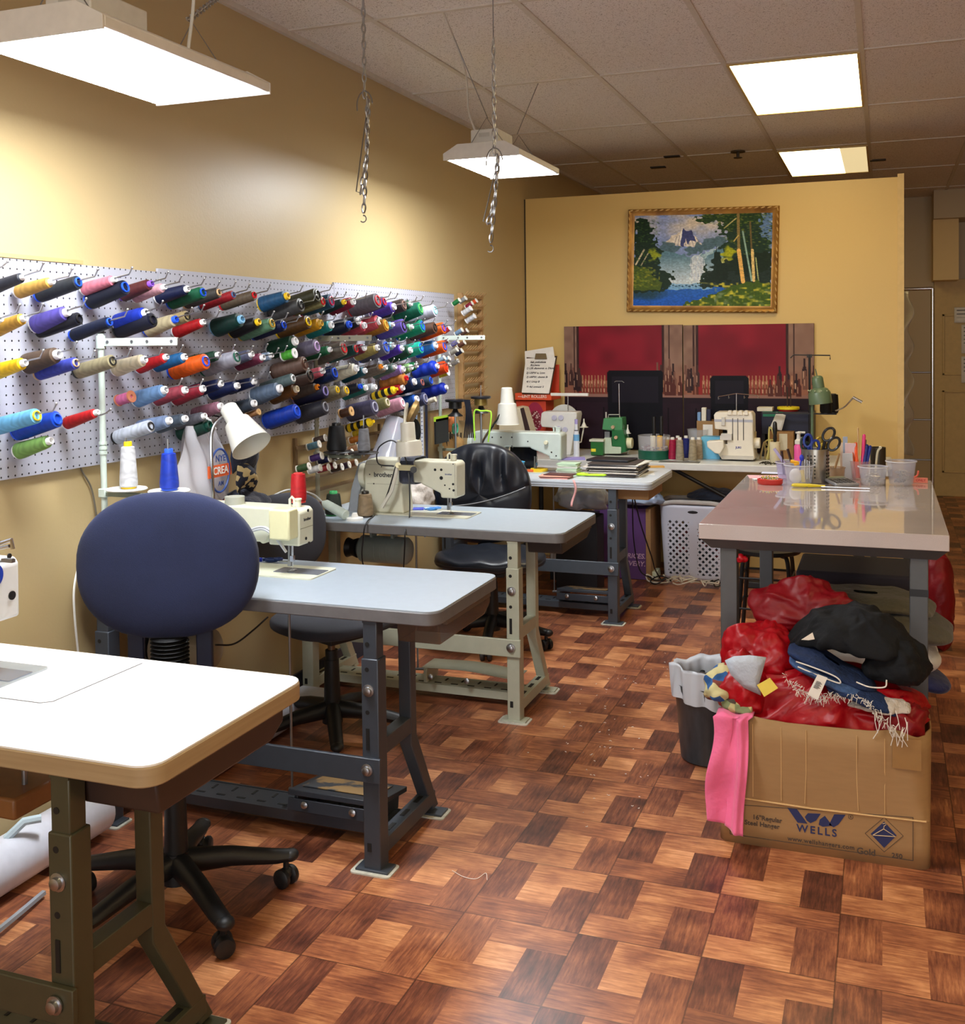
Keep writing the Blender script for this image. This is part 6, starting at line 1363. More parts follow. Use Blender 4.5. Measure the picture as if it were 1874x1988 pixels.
P = PZ(1262, 912, TZ); tag(M().box((P.x + .0, P.y + .1, TZ + .006), (.12, .05, .008), rz=.35).build('wooden_ruler', mat((220, 170, 90), .5)), 'orange wooden ruler at the right back of the furthest table', 'ruler')
q = M(); P = PZ(1145, 925, TZ); q.tube(crom([P + Vector((-.075, .0, .012)), P + Vector((-.05, .018, .012)), P + Vector((.0, .012, .012)), P + Vector((.075, .006, .012)), P + Vector((.085, -.008, .012)), P + Vector((.0, -.012, .012)), P + Vector((-.07, -.012, .012))]), .007, 8)
tag(q.build('cutter', mat((190, 240, 30), .35)), 'lime green scissors on the front edge of the furthest table', 'scissors')
P = PZ(1035, 918, TZ); t = thing('tape_roll', 'yellow and orange tape roll lying right of the light blue cup', 'tape', P); M().lathe([(.045, 0), (.05, .002), (.05, .018), (.045, .02), (.028, .02), (.028, 0)], P + Vector((.02, .05, .0005)), n=28, cap=False).build('roll', mat((240, 200, 40), .4), t)
M().tube([P + Vector((-.04, .01, .008)), P + Vector((.0, .0, .01))], .009, 8).build('orange_handle', mat((240, 110, 60), .4), t)
cup('paper_cup', 'light blue cup beside the black leather chair', 'cup', 1008, 924, TZ, .022, .030, .075, mat((90, 180, 226), .5))
q = M(); a_ = PY(1112, 925, 5.305); x0_ = a_.x; q.grid(3, 12, lambda u, v: (x0_ + .012 * u + .012 * math.sin(v * 5), 5.30 - .004 * math.sin(v * 7), TZ + .004 - .14 * v)); tag(q.build('pink_ribbon', mat((240, 180, 180), .6), solid=.001), 'pink striped ribbon hanging over the front edge of the furthest table', 'ribbon')
# black screen-like panel under the arm of the white zigzag machine
o = tag(M().b2((gx(990, 5.68), 5.69, TZ + .006), (gx(1041, 5.68), 5.70, gz(868, 5.68, 1000) + .0)).build('black_board', mat((22, 24, 34), .15)), 'glossy black board standing behind the arm of the zigzag machine', 'panel')
# ================================================================ PICTURES
class Cv:
    def __init__(s, w_, h_, c): s.w = w_; s.h = h_; s.a = np.ones((h_, w_, 3)) * np.array(c); yy, xx = np.mgrid[0:h_, 0:w_]; s.x = (xx + .5) / w_; s.y = (yy + .5) / h_; s.rng = np.random.default_rng(3)
    def nz(s, sc, seed=0):
        g = np.random.default_rng(seed).random((sc + 2, sc + 2)); X = s.x * sc; Y = s.y * sc; i = X.astype(int); j = Y.astype(int); fx = X - i; fy = Y - j; fx = fx * fx * (3 - 2 * fx); fy = fy * fy * (3 - 2 * fy)
        return (g[j, i] * (1 - fx) + g[j, i + 1] * fx) * (1 - fy) + (g[j + 1, i] * (1 - fx) + g[j + 1, i + 1] * fx) * fy
    def put(s, m_, c, al=1.0): m_ = (m_ * al)[..., None]; s.a = s.a * (1 - m_) + np.array(c) * m_
    def poly(s, pts, c, al=1.0, wob=0.0, seed=1):
        X = s.x + (s.nz(40, seed) - .5) * wob; Y = s.y + (s.nz(40, seed + 9) - .5) * wob; ins = np.zeros(X.shape, bool); n = len(pts)
        for i in range(n):
            x1, y1 = pts[i]; x2, y2 = pts[(i + 1) % n]
            if y1 == y2: continue
            cr = ((y1 > Y) != (y2 > Y)) & (X < (x2 - x1) * (Y - y1) / (y2 - y1) + x1); ins ^= cr
        s.put(ins.astype(float), c, al); return ins
    def ell(s, cx, cy, rx, ry, c, al=1.0, wob=0.0, seed=1, soft=.0):
        X, Y = s.x, s.y
        if wob: X = X + (s.nz(34, seed) - .5) * wob; Y = Y + (s.nz(34, seed + 5) - .5) * wob
        d = ((X - cx) / rx) ** 2 + ((Y - cy) / ry) ** 2
        s.put(np.clip((1 - d) / max(soft, 1e-3), 0, 1), c, al)
    def line(s, x1, y1, x2, y2, w_, c, al=1.0):
        dx, dy = x2 - x1, y2 - y1; L = dx * dx + dy * dy; t_ = np.clip(((s.x - x1) * dx + (s.y - y1) * dy) / L, 0, 1); d = np.hypot(s.x - x1 - t_ * dx, (s.y - y1 - t_ * dy) * s.h / s.w); s.put((d < w_).astype(float), c, al)
    def mesh(s, name, m_, parent, x0_, x1_, z0_, z1_, y_):
        w_, h_ = s.w, s.h; V = np.zeros((h_, w_, 3)); V[..., 0] = x0_ + (x1_ - x0_) * np.linspace(0, 1, w_)[None]; V[..., 1] = y_; V[..., 2] = z1_ + (z0_ - z1_) * np.linspace(0, 1, h_)[:, None]
        q = M(); q.v = [tuple(v) for v in V.reshape(-1, 3)]; q.f = [(j * w_ + i, (j + 1) * w_ + i, (j + 1) * w_ + i + 1, j * w_ + i + 1) for j in range(h_ - 1) for i in range(w_ - 1)]; q.mi = [0] * len(q.f)
        o = q.build(name, m_, parent); ca = o.data.color_attributes.new('paint', 'FLOAT_COLOR', 'POINT'); a = np.clip(s.a, 0, 255) / 255; a = np.where(a <= .04045, a / 12.92, ((a + .055) / 1.055) ** 2.4); rgba = np.ones((w_ * h_, 4), np.float32); rgba[:, :3] = a.reshape(-1, 3); ca.data.foreach_set('color', rgba.ravel()); return o
mv = m_vcol('oil_paint', .4)
lx0, lx1, lz0, lz1 = -1.612, -.640, 1.650, 2.326
pic = thing('framed_painting', 'gilt framed landscape painting of waterfall, trees and blue lake on the partition', 'painting', ((lx0 + lx1) / 2, YP, lz0)); 
pf = .042
C = Cv(430, 290, (118, 140, 200))
n1, n2, n3 = C.nz(6, 1), C.nz(14, 2), C.nz(50, 3)
C.put(np.clip(1.4 - C.y * 4, 0, 1) * np.clip(n2 * 1.6 - .3, 0, 1), (200, 190, 180), .9); C.put(np.clip(1 - abs(C.y - .12) / .1, 0, 1) * np.clip(n1 * 2 - .7, 0, 1), (222, 208, 188), .8)
C.put(np.clip((C.y - .2) / .2, 0, 1), (124, 140, 178), .5)
C.poly([(.22, .32), (.28, .24), (.33, .20), (.36, .16), (.38, .19), (.42, .19), (.45, .24), (.50, .33), (.45, .36), (.3, .34)], (206, 198, 190), wob=.015, seed=4)
for k in range(16): xx = .31 + .010 * k; C.line(xx, .22 + .004 * abs(k - 6), xx + .004 * (k - 6), .34, .0016, ((240, 240, 246), (70, 80, 130))[k % 2], .7); C.poly([(.345, .34), (.35, .22), (.365, .155), (.39, .18), (.43, .18), (.46, .3), (.42, .28), (.40, .33), (.385, .26), (.37, .36)], (60, 68, 120), .85, wob=.012, seed=4); C.poly([(.36, .16), (.355, .25), (.345, .3), (.34, .22)], (240, 240, 244))
for cx_, cy_, rx_, ry_ in ((.24, .36, .07, .07), (.3, .38, .05, .05), (.48, .36, .05, .05), (.56, .32, .07, .08), (.63, .3, .06, .06), (.45, .4, .06, .05), (.9, .3, .12, .12)): C.ell(cx_, cy_, rx_, ry_, (70, 96, 108), .9, .05, int(cx_ * 90), .3)
C.poly([(.14, .36), (.3, .42), (.44, .46), (.5, .44), (.66, .36), (.66, .8), (.1, .8)], (84, 122, 140), .9, .03); C.put(((C.x > .2) & (C.x < .62) & (C.y > .44) & (C.y < .8)).astype(float) * np.clip((C.y - .44) * 3.4, 0, 1), (214, 222, 232), .8)
C.poly([(.42, .46), (.5, .44), (.52, .6), (.50, .72), (.42, .72)], (206, 216, 232), .75, .03)
for k in range(18): xx = .42 + .006 * k; C.line(xx, .46 + .02 * (k % 3), xx + .004, .6 + .04 * (k % 4), .0016, (236, 240, 246) if k % 2 else (120, 140, 170), .8)
C.poly([(.52, .42), (.56, .38), (.64, .35), (.58, .42), (.5, .5)], (170, 196, 206), .7, .03)
C.poly([(.0, .78), (1, .78), (1, 1), (0, 1)], (36, 90, 176), 1, .01); C.put((C.y > .84).astype(float) * np.clip((C.y - .84) * 5, 0, 1), (20, 78, 186), .8); C.ell(.1, .86, .18, .08, (30, 52, 40), .7, .03, 3, .9)
C.poly([(.24, .75), (.56, .75), (.58, .81), (.22, .82)], (120, 164, 200), .9, .02)
for k in range(14): C.ell(.25 + k * .024, .77 + .01 * (k % 2), .010, .008, (30, 60, 90), .8, .01, k, .3)
C.poly([(0, .08), (.06, .04), (.13, .10), (.15, .26), (.2, .42), (.2, .56), (.28, .64), (.3, .74), (.24, .82), (0, .86)], (24, 44, 28), 1, .07, 5)
C.ell(.16, .44, .04, .09, (150, 160, 30), .9, .06, 6, .6)
for a in range(90): xx, yy = .02 + C.rng.random() * .13, .58 + C.rng.random() * .22; C.ell(xx, yy, .010, .004, ((150, 160, 40), (60, 80, 20))[a % 2], .8, 0, a, .5)
C.poly([(0, .56), (.08, .57), (.15, .66), (.22, .74), (.2, .82), (0, .83)], (88, 104, 22), .7, .02, 7); C.put(((C.x < .2) & (C.y > .57) & (C.y < .78)).astype(float) * np.clip(n3 * 2 - 1.1, 0, 1), (176, 170, 40), .8)
C.line(.02, .54, .08, .38, .006, (190, 180, 150)); C.line(.06, .55, .11, .42, .004, (170, 160, 130))
for a in range(260): xx, yy = C.rng.random() * .19, .05 + C.rng.random() * .7; C.ell(xx, yy, .010, .005, ((74, 110, 40), (16, 34, 24), (40, 66, 40))[a % 3], .6 if yy < .5 or a % 3 == 0 else .3, 0, a, .7)
C.poly([(.66, 0), (1, 0), (1, .62), (.62, .66), (.62, .5), (.66, .3)], (26, 48, 32), .95, .10, 8)
C.poly([(.42, .06), (.5, .02), (.66, 0), (.95, 0), (.92, .1), (.8, .14), (.7, .2), (.6, .18), (.66, .1), (.5, .1)], (34, 58, 30), .95, .06, 9); C.poly([(.93, 0), (1, 0), (1, .34), (.92, .2)], (92, 122, 176), .9, .08, 4)
for a in range(500): xx, yy = .50 + C.rng.random() * .50, C.rng.random() ** 1.5 * .6; C.ell(xx, yy, .012, .005, ((74, 98, 30), (20, 40, 26), (120, 130, 50))[a % 3], .6 if xx > .66 or yy < .12 else 0, 0, a, .7)
C.ell(.68, .42, .05, .11, (168, 172, 24), .9, .08, 12, .7); C.ell(.67, .52, .04, .05, (200, 196, 110), .6, .06, 13, .7)
C.poly([(.56, .74), (.6, .36), (.64, .52), (.68, .56), (.7, .74)], (24, 40, 30), 1, .05, 3); C.poly([(.5, .74), (.53, .52), (.56, .62), (.6, .74)], (30, 50, 36), 1, .04, 2)
C.poly([(.66, .5), (1, .4), (1, .8), (.5, .8), (.5, .72)], (22, 36, 24), .9, .06, 8)
for (x1, y1, x2, y2, w_, c_) in ((.755, .02, .765, .4, .010, (126, 110, 66)), (.765, .4, .80, .73, .014, (214, 170, 96)), (.79, .2, .86, .72, .006, (130, 160, 150)), (.84, .1, .86, .5, .006, (96, 84, 50)), (.86, .4, .875, .72, .010, (206, 180, 120)), (.885, .48, .91, .75, .004, (150, 160, 110)), (.74, .06, .66, .16, .004, (170, 166, 110)), (.76, .24, .73, .3, .004, (180, 160, 90))): C.line(x1, y1, x2, y2, w_, c_)
C.poly([(.62, .86), (.74, .76), (.9, .72), (1, .78), (1, 1), (.36, 1), (.42, .93), (.52, .9)], (60, 84, 24), 1, .04, 5); C.put(((C.y > .74) & (C.x > .4)).astype(float) * np.clip(n3 * 3 - 1.7, 0, 1) * (C.a[..., 2] < 60), (200, 190, 60), .85); C.put(((C.y > .8) & (C.x > .6)).astype(float) * np.clip(C.nz(28, 8) * 3 - 1.9, 0, 1), (130, 146, 120), .7)
C.a *= (1.12 + (C.nz(90, 7) - .5) * .25)[..., None]
C.mesh('canvas', mv, pic, lx0 + pf - .004, lx1 - pf + .004, lz0 + pf - .004, lz1 - pf + .004, YP - .018)
M().b2((lx0 + .01, YP - .016, lz0 + .01), (lx1 - .01, YP - .001, lz1 - .01)).build('backing', mat((120, 90, 50), .7), pic)
k = N('gilt_frame'); n_ = k.noise(k.coord(), 9, 3); k.base(k.mix(k.ramp(n_, .3, .7), lin((120, 80, 34)), lin((186, 138, 66))), .35, .5); GILT = k.m
f = M()
prof = [(0, .0), (0, .026), (.008, .034), (.020, .030), (.028, .024), (.042, .020), (.042, .006)]
cor = [(lx0, lz0, 1, 1), (lx1, lz0, -1, 1), (lx1, lz1, -1, -1), (lx0, lz1, 1, -1)]
n_ = len(prof); V = []
for x_, z_, sx, sz in cor:
    for a, b in prof: V.append((x_ + sx * a, YP - .0 - b, z_ + sz * a))
f.add(V, [(i * n_ + j, ((i + 1) % 4) * n_ + j, ((i + 1) % 4) * n_ + j + 1, i * n_ + j + 1) for i in range(4) for j in range(n_ - 1)])
fo = f.build('frame', GILT, pic, ang=25)
q = M()
def rope(xa, za, xb2, zb2, n):
    for i in range(n):
        f_ = (i + .5) / n; x_, z_ = xa + (xb2 - xa) * f_, za + (zb2 - za) * f_; d = Vector((xb2 - xa, 0, zb2 - za)).normalized(); s_ = Vector((-d.z, 0, d.x)); c = Vector((x_, YP - .035, z_)); q.tube([c - d * .013 - s_ * .004, c, c + d * .013 + s_ * .004], [.002, .005, .002], 6)
rope(lx0, lz0 + .009, lx1, lz0 + .009, 24); rope(lx0, lz1 - .009, lx1, lz1 - .009, 24); rope(lx0 + .009, lz0, lx0 + .009, lz1, 16); rope(lx1 - .009, lz0, lx1 - .009, lz1, 16)
q.build('carved_rope', mat((226, 190, 120), .3, .6, .1), fo)
pic.rotation_euler = (0, .027, 0)
# two bar paintings: a plain generic bar still life in the same colours
def barpic(x0_, x1_, z0_, z1_, flip, label, seed):
    t = thing('canvas_painting', label, 'painting', ((x0_ + x1_) / 2, YP - .02, z0_), group='pair of dark red bar canvases')
    C = Cv(200, 205, (132, 28, 44)); C.a *= (1 + (C.nz(8, seed) - .5) * .25)[..., None]
    wl, wr_ = (.12, .84) if not flip else (.11, .80)
    C.put(((C.x < wl) | (C.x > wr_)).astype(float), (150, 118, 104)); C.put(((abs(C.x - wl) < .012) | (abs(C.x - wr_) < .012) | (abs(C.x - wl * .75) < .006) | (abs(C.x - wr_ - .05) < .006)).astype(float), (56, 34, 34)); C.put(((C.x < wl) | (C.x > wr_)).astype(float) * np.clip(C.nz(20, seed + 1) - .2, 0, 1), (104, 76, 66), .6)
    C.put(np.clip((C.y - .30) / .22, 0, 1) * (C.y < .56), (170, 80, 50), .35)
    C.put((C.y > .56).astype(float), (38, 24, 34)); C.put(((C.y > .55) & (C.y < .575)).astype(float), (150, 110, 100)); C.put((C.y > .62).astype(float) * np.clip(C.nz(12, seed + 3), 0, 1), (52, 32, 46), .5)
    for xx in (.1, .34, .62, .88): C.put(((abs(C.x - xx) < .004) & (C.y > .66)).astype(float), (16, 10, 18))
    r_ = np.random.default_rng(seed)
    def bottle(x, yb, h, w_, c): C.poly([(x - w_, yb), (x - w_, yb - h * .55), (x - w_ * .4, yb - h * .72), (x - w_ * .4, yb - h), (x + w_ * .4, yb - h), (x + w_ * .4, yb - h * .72), (x + w_, yb - h * .55), (x + w_, yb)], c); C.line(x - w_ * .4, yb - h * .2, x - w_ * .4, yb - h * .5, .003, (226, 180, 150), .8)
    for i in range(26): x = .16 + i * .027; bottle(x, .50, .10, .009, (176, 126, 96)); bottle(x, .55, .08, .010, (120, 70, 54))
    for i in range(16):
        x = r_.choice([r_.uniform(.0, wl + .03), r_.uniform(wr_ - .06, 1)]); bottle(x, r_.uniform(.46, .56), r_.uniform(.12, .2), .018, ((74, 48, 46), (120, 84, 74), (50, 34, 38))[i % 3])
    for i in range(6): x = r_.uniform(.62, .98) if flip else r_.uniform(.7, .98); bottle(x, .56, r_.uniform(.12, .17), .02, (88, 46, 42))
    # a dark upholstered chair stands in front of the bar
    if not flip: C.poly([(.38, 1), (.37, .38), (.39, .36), (.82, .36), (.84, .38), (.83, 1)], (16, 15, 24), 1, .0); C.poly([(.41, .62), (.41, .41), (.80, .41), (.80, .62)], (30, 26, 38), 1)
    else: C.poly([(.22, 1), (.21, .42), (.23, .40), (.49, .40), (.51, .42), (.50, 1)], (16, 15, 24), 1, .0); C.poly([(.25, .62), (.25, .44), (.47, .44), (.47, .62)], (30, 26, 38), 1)
    C.mesh('painted_face', mv, t, x0_ + .001, x1_ - .001, z0_ + .001, z1_ - .001, YP - .0235)
    M().b2((x0_, YP - .023, z0_), (x1_, YP - .002, z1_)).build('stretcher_frame', mat((60, 36, 36), .6), t, bevel=.001)
barpic(-2.047, -1.242, .745, 1.572, False, 'left dark red bar canvas standing on the back table, behind the green overlock machine', 5)
barpic(-1.236, -.415, .745, 1.568, True, 'right dark red bar canvas standing on the back table, behind the white overlock machine', 8)
# ================================================================ CARDBOARD BOX OF CLOTHES
BX0, BX1, BY0, BY1 = -.458, .118, 3.105, 3.52; ZF = .135; ZR = .368
bx = thing('cardboard_box', 'large open cardboard carton with blue printing, overflowing with clothes', 'box', ((BX0 + BX1) / 2, (BY0 + BY1) / 2, 0))
def outline(f, n=96):
    # rectangle at the floor, slowly turning into a round cornered one at the rim
    cx, cy = (BX0 + BX1) / 2, (BY0 + BY1) / 2; hx, hy = (BX1 - BX0) / 2 + .006 * f, (BY1 - BY0) / 2 + .004 * f; e = .12 + .30 * f; P = []
    for i in range(n):
        t_ = 2 * PI * i / n + PI / 4; c, s_ = math.cos(t_), math.sin(t_)
        P.append((cx + hx * math.copysign(abs(c) ** e, c), cy + hy * math.copysign(abs(s_) ** e, s_)))
    return P
q = M(); L_ = []
lv = [(0, 0), (0, .06), (0, ZF - .003), (.12, ZF + .002), (.5, ZF + .05), (.9, ZR - .06), (1, ZR)]
q.add([], [])
def boxgrid(q, off):
    V = []; n = 96
    for f_, z in lv:
        for i, (x, y) in enumerate(outline(f_, n)):
            cx, cy = (BX0 + BX1) / 2, (BY0 + BY1) / 2; k_ = 1 - off * 3
            dz = (.006 * math.sin(i * .5) + .010 * math.sin(i * .13)) * (f_ if z > ZR - .03 else 0)
            crz = .004 * math.sin(x * 60) * f_ if z > ZF else 0
            V.append((cx + (x - cx) * k_, cy + (y - cy) * k_ + crz * (1 if y < cy else 0), z + dz))
    m_ = len(lv); return V, [(j * n + i, j * n + (i + 1) % n, (j + 1) * n + (i + 1) % n, (j + 1) * n + i) for j in range(m_ - 1) for i in range(n)]
V, Fc = boxgrid(q, 0); q.add(V, Fc); bw = q.build('walls', CARD, bx, ang=20, solid=.005)
M().b2((BX0 + .01, BY0 + .01, .003), (BX1 - .01, BY1 - .01, .008)).build('bottom', CARD, bx)
cr = M()
for xx, a in ((-.28, .0), (-.215, .004), (-.07, -.004), (.0, .0), (-.36, 0)): cr.tube([(xx, BY0 - .0055, ZF + .01), (xx + a, BY0 - .0035, ZF + .1), (xx + a, BY0 - .005, ZR - .01)], .0012, 4)
cr.tube([(BX0 + .01, BY0 - .004, ZF + .002), (-.2, BY0 - .005, ZF - .002), (BX1 - .01, BY0 - .003, ZF + .003)], .003, 5)
cr.build('crease', mat((206, 168, 114), .7), bw)
INK = mat((34, 44, 92), .6); INK2 = mat((74, 60, 52), .7); yb = BY0 - .0032
def on(px, py): P = PY(px, py, BY0); return Vector((P.x, yb, P.z))
def line_(q, a, b, th=.0009): return q.cyl(a, b, th, n=5)
q = M(); c_ = [on(1418, 1560), on(1773, 1586), on(1773, 1670), on(1418, 1618)]
for i in range(4): line_(q, c_[i], c_[(i + 1) % 4])
q.build('printed_frame', INK2, bx)
def poly_(pts): 
    P_ = [on(*p) for p in pts]; return M().prism([(p.x, p.z) for p in P_], XZ, yb - .0005, yb + .002)
lg = poly_([(1529, 1567), (1547, 1569), (1568, 1598), (1549, 1596)])
for pts in ([(1569, 1578), (1594, 1579), (1585, 1592), (1574, 1597), (1567, 1592), (1563, 1585)], [(1592, 1590), (1602, 1583), (1616, 1602), (1598, 1604), (1590, 1600)], [(1620, 1580), (1642, 1581), (1628, 1600), (1619, 1605), (1610, 1600)]):
    P_ = [on(*p) for p in pts]; lg.prism([(p.x, p.z) for p in P_], XZ, yb - .0005, yb + .002)
lg.build('printed_logo', INK, bx)
def bt_(s_, px, py, size, m_=INK2, sp=1.0, al='CENTER', tilt=-.05): P = on(px, py); P.y -= .0004; return text(s_, 'printed_text', m_, size, P, (PI / 2, -tilt * 0, 0), bx, align=al, spacing=sp)
bt_('WELLS', 1586, 1612, .030, INK, 1.35); bt_('www.wellshangers.com', 1594, 1636, .0175, INK2, 1.1); bt_('Gold', 1682, 1653, .025); bt_('250', 1742, 1661, .019); bt_('16"Regular', 1490, 1589, .019); bt_('Steel Hanger', 1480, 1600, .019)
P = on(1652, 1585); bt_('R', 1652, 1585, .008); q = M(); q.tube([P + Vector((.0065 * math.cos(a), 0, .0065 * math.sin(a))) for a in [2 * PI * i / 16 for i in range(17)]], .0006, 4, cap=False); q.build('registered_ring', INK2, bx)
q = poly_([(1717, 1594), (1741, 1621), (1717, 1645), (1691, 1618)]); q.build('diamond', INK, bx)
q = M(); c_ = [on(1717, 1586), on(1754, 1622), on(1717, 1653), on(1680, 1617)]
for i in range(4): line_(q, c_[i], c_[(i + 1) % 4], .0007)
q.build('diamond_outline', INK2, bx)
q = M(); w0 = Vector((0, -.0012, 0)); q.tube([p + w0 for p in (on(1695, 1620), on(1716, 1608), on(1739, 1623), on(1695, 1620))], .0013, 5); q.tube([p + w0 for p in (on(1716, 1608), on(1717, 1602), on(1721, 1600), on(1719, 1597), on(1714, 1598))], .0011, 5); q.build('hanger_drawing', mat((206, 180, 140), .6), bx)
tp = M().b2((.02, yb - .0005, ZR - .09), (.095, yb + .001, ZR - .004)); tp.build('packing_tape', mat((150, 112, 62), .3), bx)
# ---- clothes
def creases(seed, n_=14, ext=(.3, .3)):
    rg = random.Random(seed); L = []
    for i in range(n_):
        th = rg.gauss(.5, .7) if i % 3 else rg.uniform(0, PI); L.append((rg.uniform(-1, 1) * ext[0], rg.uniform(-.5, 1) * ext[1], math.cos(th), math.sin(th), rg.uniform(.009, .022), rg.uniform(.35, 1.0), rg.uniform(.25, .7) * max(ext), rg.uniform(-2.5, 2.5)))
    def f(X, Y):
        s_ = 0
        for cx, cy, c, d, w_, a, ln, cv in L:
            u = (X - cx) * c + (Y - cy) * d; v = -(X - cx) * d + (Y - cy) * c - cv * u * u
            if abs(u) < ln * 1.6 and abs(v) < w_ * 3: s_ = max(s_, a * math.exp(-abs(v / w_) ** 1.6) * math.exp(-(u / ln) ** 2))
            elif False: pass
        return s_
    return f
def heap(name, label, c, r, m_, cat='garment', seed=0, amp=.18, group=None, flat=.45, n=84, mm=48, rz=0.0, droop=0.0, kind=None, fold=.020, nc=16, inbox=False):
    q = M(); sg = lambda v, e: math.copysign(abs(v) ** e, v); rot = Matrix.Rotation(rz, 3, 'Z'); big = max(r); fo = creases(seed * 13 + 5, nc, (r[0] * 1.1, r[2] + r[1] * .6)); fold = min(fold, big * .14)
    def f(u, v):
        th, ph = 2 * PI * u, -PI / 2 + PI * (1e-6 + (1 - 2e-6) * v); d = Vector((math.cos(ph) * math.cos(th), math.cos(ph) * math.sin(th), math.sin(ph)))
        p = Vector((r[0] * sg(d.x, .85), r[1] * sg(d.y, .85), r[2] * (d.z if d.z > 0 else d.z * flat))); sc = 1.6 / big
        a_ = noise.noise(Vector((p.x * sc + seed * 7.3, p.y * sc + seed, p.z * sc))); b_ = noise.noise(Vector((p.x * sc * 3 + seed, p.y * sc * 3, p.z * sc * 3 + 4)))
        k_ = 1 + amp * (1.5 * a_ + .5 * b_); p = p * k_
        p += d * fold * (fo(p.x, p.z + p.y * .7) - .25)
        p = rot @ p; p.z -= droop * (p.x ** 2 + p.y ** 2); p = Vector(c) + p
        if inbox and p.z < ZR + .012:
            p.x = min(max(p.x, BX0 + .012), BX1 - .012); p.y = min(max(p.y, BY0 + .010), BY1 - .012)
        return p
    q.grid(n, mm, f, closeu=True); o = q.build(name, m_, ang=180); return tag(o, label, cat, group, kind)
RED = m_cloth((158, 5, 20), .40, 9, .25, 0.0); RED2 = m_cloth((122, 5, 18), .46, 9, .25, 0.0); BLKC = m_cloth((9, 11, 16), .85, 10, .4, 0.0)
heap('red_jacket', 'shiny red satin garment filling the front of the carton', (-.16, 3.285, .345), (.275, .17, .145), RED, seed=1, amp=.10, n=170, mm=90, nc=34, inbox=True, fold=.026)
heap('red_garment', 'crumpled dark red garment slumped at the right end of the carton', (.03, 3.26, .355), (.085, .14, .09), RED2, seed=7, amp=.14, inbox=True)
heap('red_garment', 'bright red garment bulging at the left side of the heap', (-.36, 3.34, .47), (.12, .11, .12), RED, seed=3, amp=.14, n=120, mm=66, nc=20)
heap('red_coat', 'red coat forming the highest hump at the back of the heap', (-.24, 3.46, .59), (.165, .085, .115), RED2, seed=5, amp=.14, n=130, mm=70, nc=24, fold=.026)
heap('red_trousers', 'red folded cloth draped over the left rim of the carton', (-.405, 3.24, .40), (.075, .12, .11), RED, seed=9, amp=.16, nc=12)
heap('black_sweatshirt', 'folded black sweatshirt lying on top of the jeans', (-.09, 3.30, .595), (.185, .125, .080), BLKC, seed=11, amp=.12, rz=-.35, droop=1.2, n=130, mm=70, nc=22, fold=.016)
heap('black_trousers', 'black cloth slumped down at the right of the black sweatshirt', (.035, 3.27, .51), (.085, .11, .09), BLKC, seed=14, amp=.14)
DEN = m_cloth((26, 44, 82), .9, 30, .5, 0.0); DEN2 = m_cloth((58, 84, 128), .9, 30, .5, 0.0)
jn = thing('jeans', 'folded blue denim shorts with white frayed hems between black top and red satin', 'jeans', (-.10, 3.20, .42))
def slab(q, c, r, seed, tilt):
    n_, m_ = 48, 20
    def f(u, v):
        th, ph = 2 * PI * u, -PI / 2 + PI * (.01 + .98 * v); sg = lambda v_, e: math.copysign(abs(v_) ** e, v_)
        p = Vector((r[0] * sg(math.cos(th), .7) * sg(math.cos(ph), .5), r[1] * sg(math.sin(th), .7) * sg(math.cos(ph), .5), r[2] * math.sin(ph)))
        p.z += .012 * noise.noise(Vector((p.x * 14 + seed, p.y * 14, 0))) - .25 * p.x * tilt - .5 * p.x * p.x
        return Vector(c) + p
    return q.grid(n_, m_, f, closeu=True)
slab(M(), (-.145, 3.215, .515), (.125, .09, .018), 1, 1.6).build('upper_leg', DEN, jn)
slab(M(), (-.125, 3.205, .485), (.140, .10, .016), 2, 1.6).build('folded_leg', DEN2, jn)
slab(M(), (-.055, 3.185, .450), (.105, .085, .018), 3, 1.2).build('lower_leg', DEN, jn)
fr = M(); wt = mat((226, 222, 214), .9)
for k in range(260):
    u = random.random(); x_ = -.27 + .30 * u; z_ = .505 - .10 * u - .03 * math.sin(u * 7) + random.gauss(0, .006); y_ = 3.115 + .02 * math.sin(u * 5) - .01
    a_ = Vector((x_, y_, z_)); d = Vector((random.uniform(-.014, .014), random.uniform(-.012, .004), random.uniform(-.026, .012)))
    fr.tube([a_, a_ + d * .4 + Vector((0, -.003, .002)), a_ + d * .8], .0009, 3)
for k in range(14):
    x_ = random.uniform(-.03, .07); z_ = random.uniform(.39, .44); a_ = Vector((x_, 3.10, z_)); fr.tube(crom([a_, a_ + Vector((random.uniform(-.01, .01), -.008, -.02)), a_ + Vector((random.uniform(-.015, .015), -.006, -.05))]), .0014, 4)
o = fr.build('frayed_hem', wt, jn); o['kind'] = 'stuff'
sm = M(); sm.tube(crom([(-.24, 3.125, .545), (-.19, 3.115, .535), (-.13, 3.113, .515), (-.12, 3.113, .498), (-.17, 3.112, .512), (-.235, 3.12, .532)]), .0022, 5).tube(crom([(-.075, 3.115, .505), (-.04, 3.108, .497), (-.0, 3.11, .50), (.005, 3.112, .52)]), .0022, 5); sm.build('white_stitching', wt, jn)
heap('white_rag', 'grey white frayed rag under the jeans at the right', (-.01, 3.165, .425), (.075, .05, .022), m_cloth((196, 186, 176), .9, 40, .6), seed=17, amp=.25)
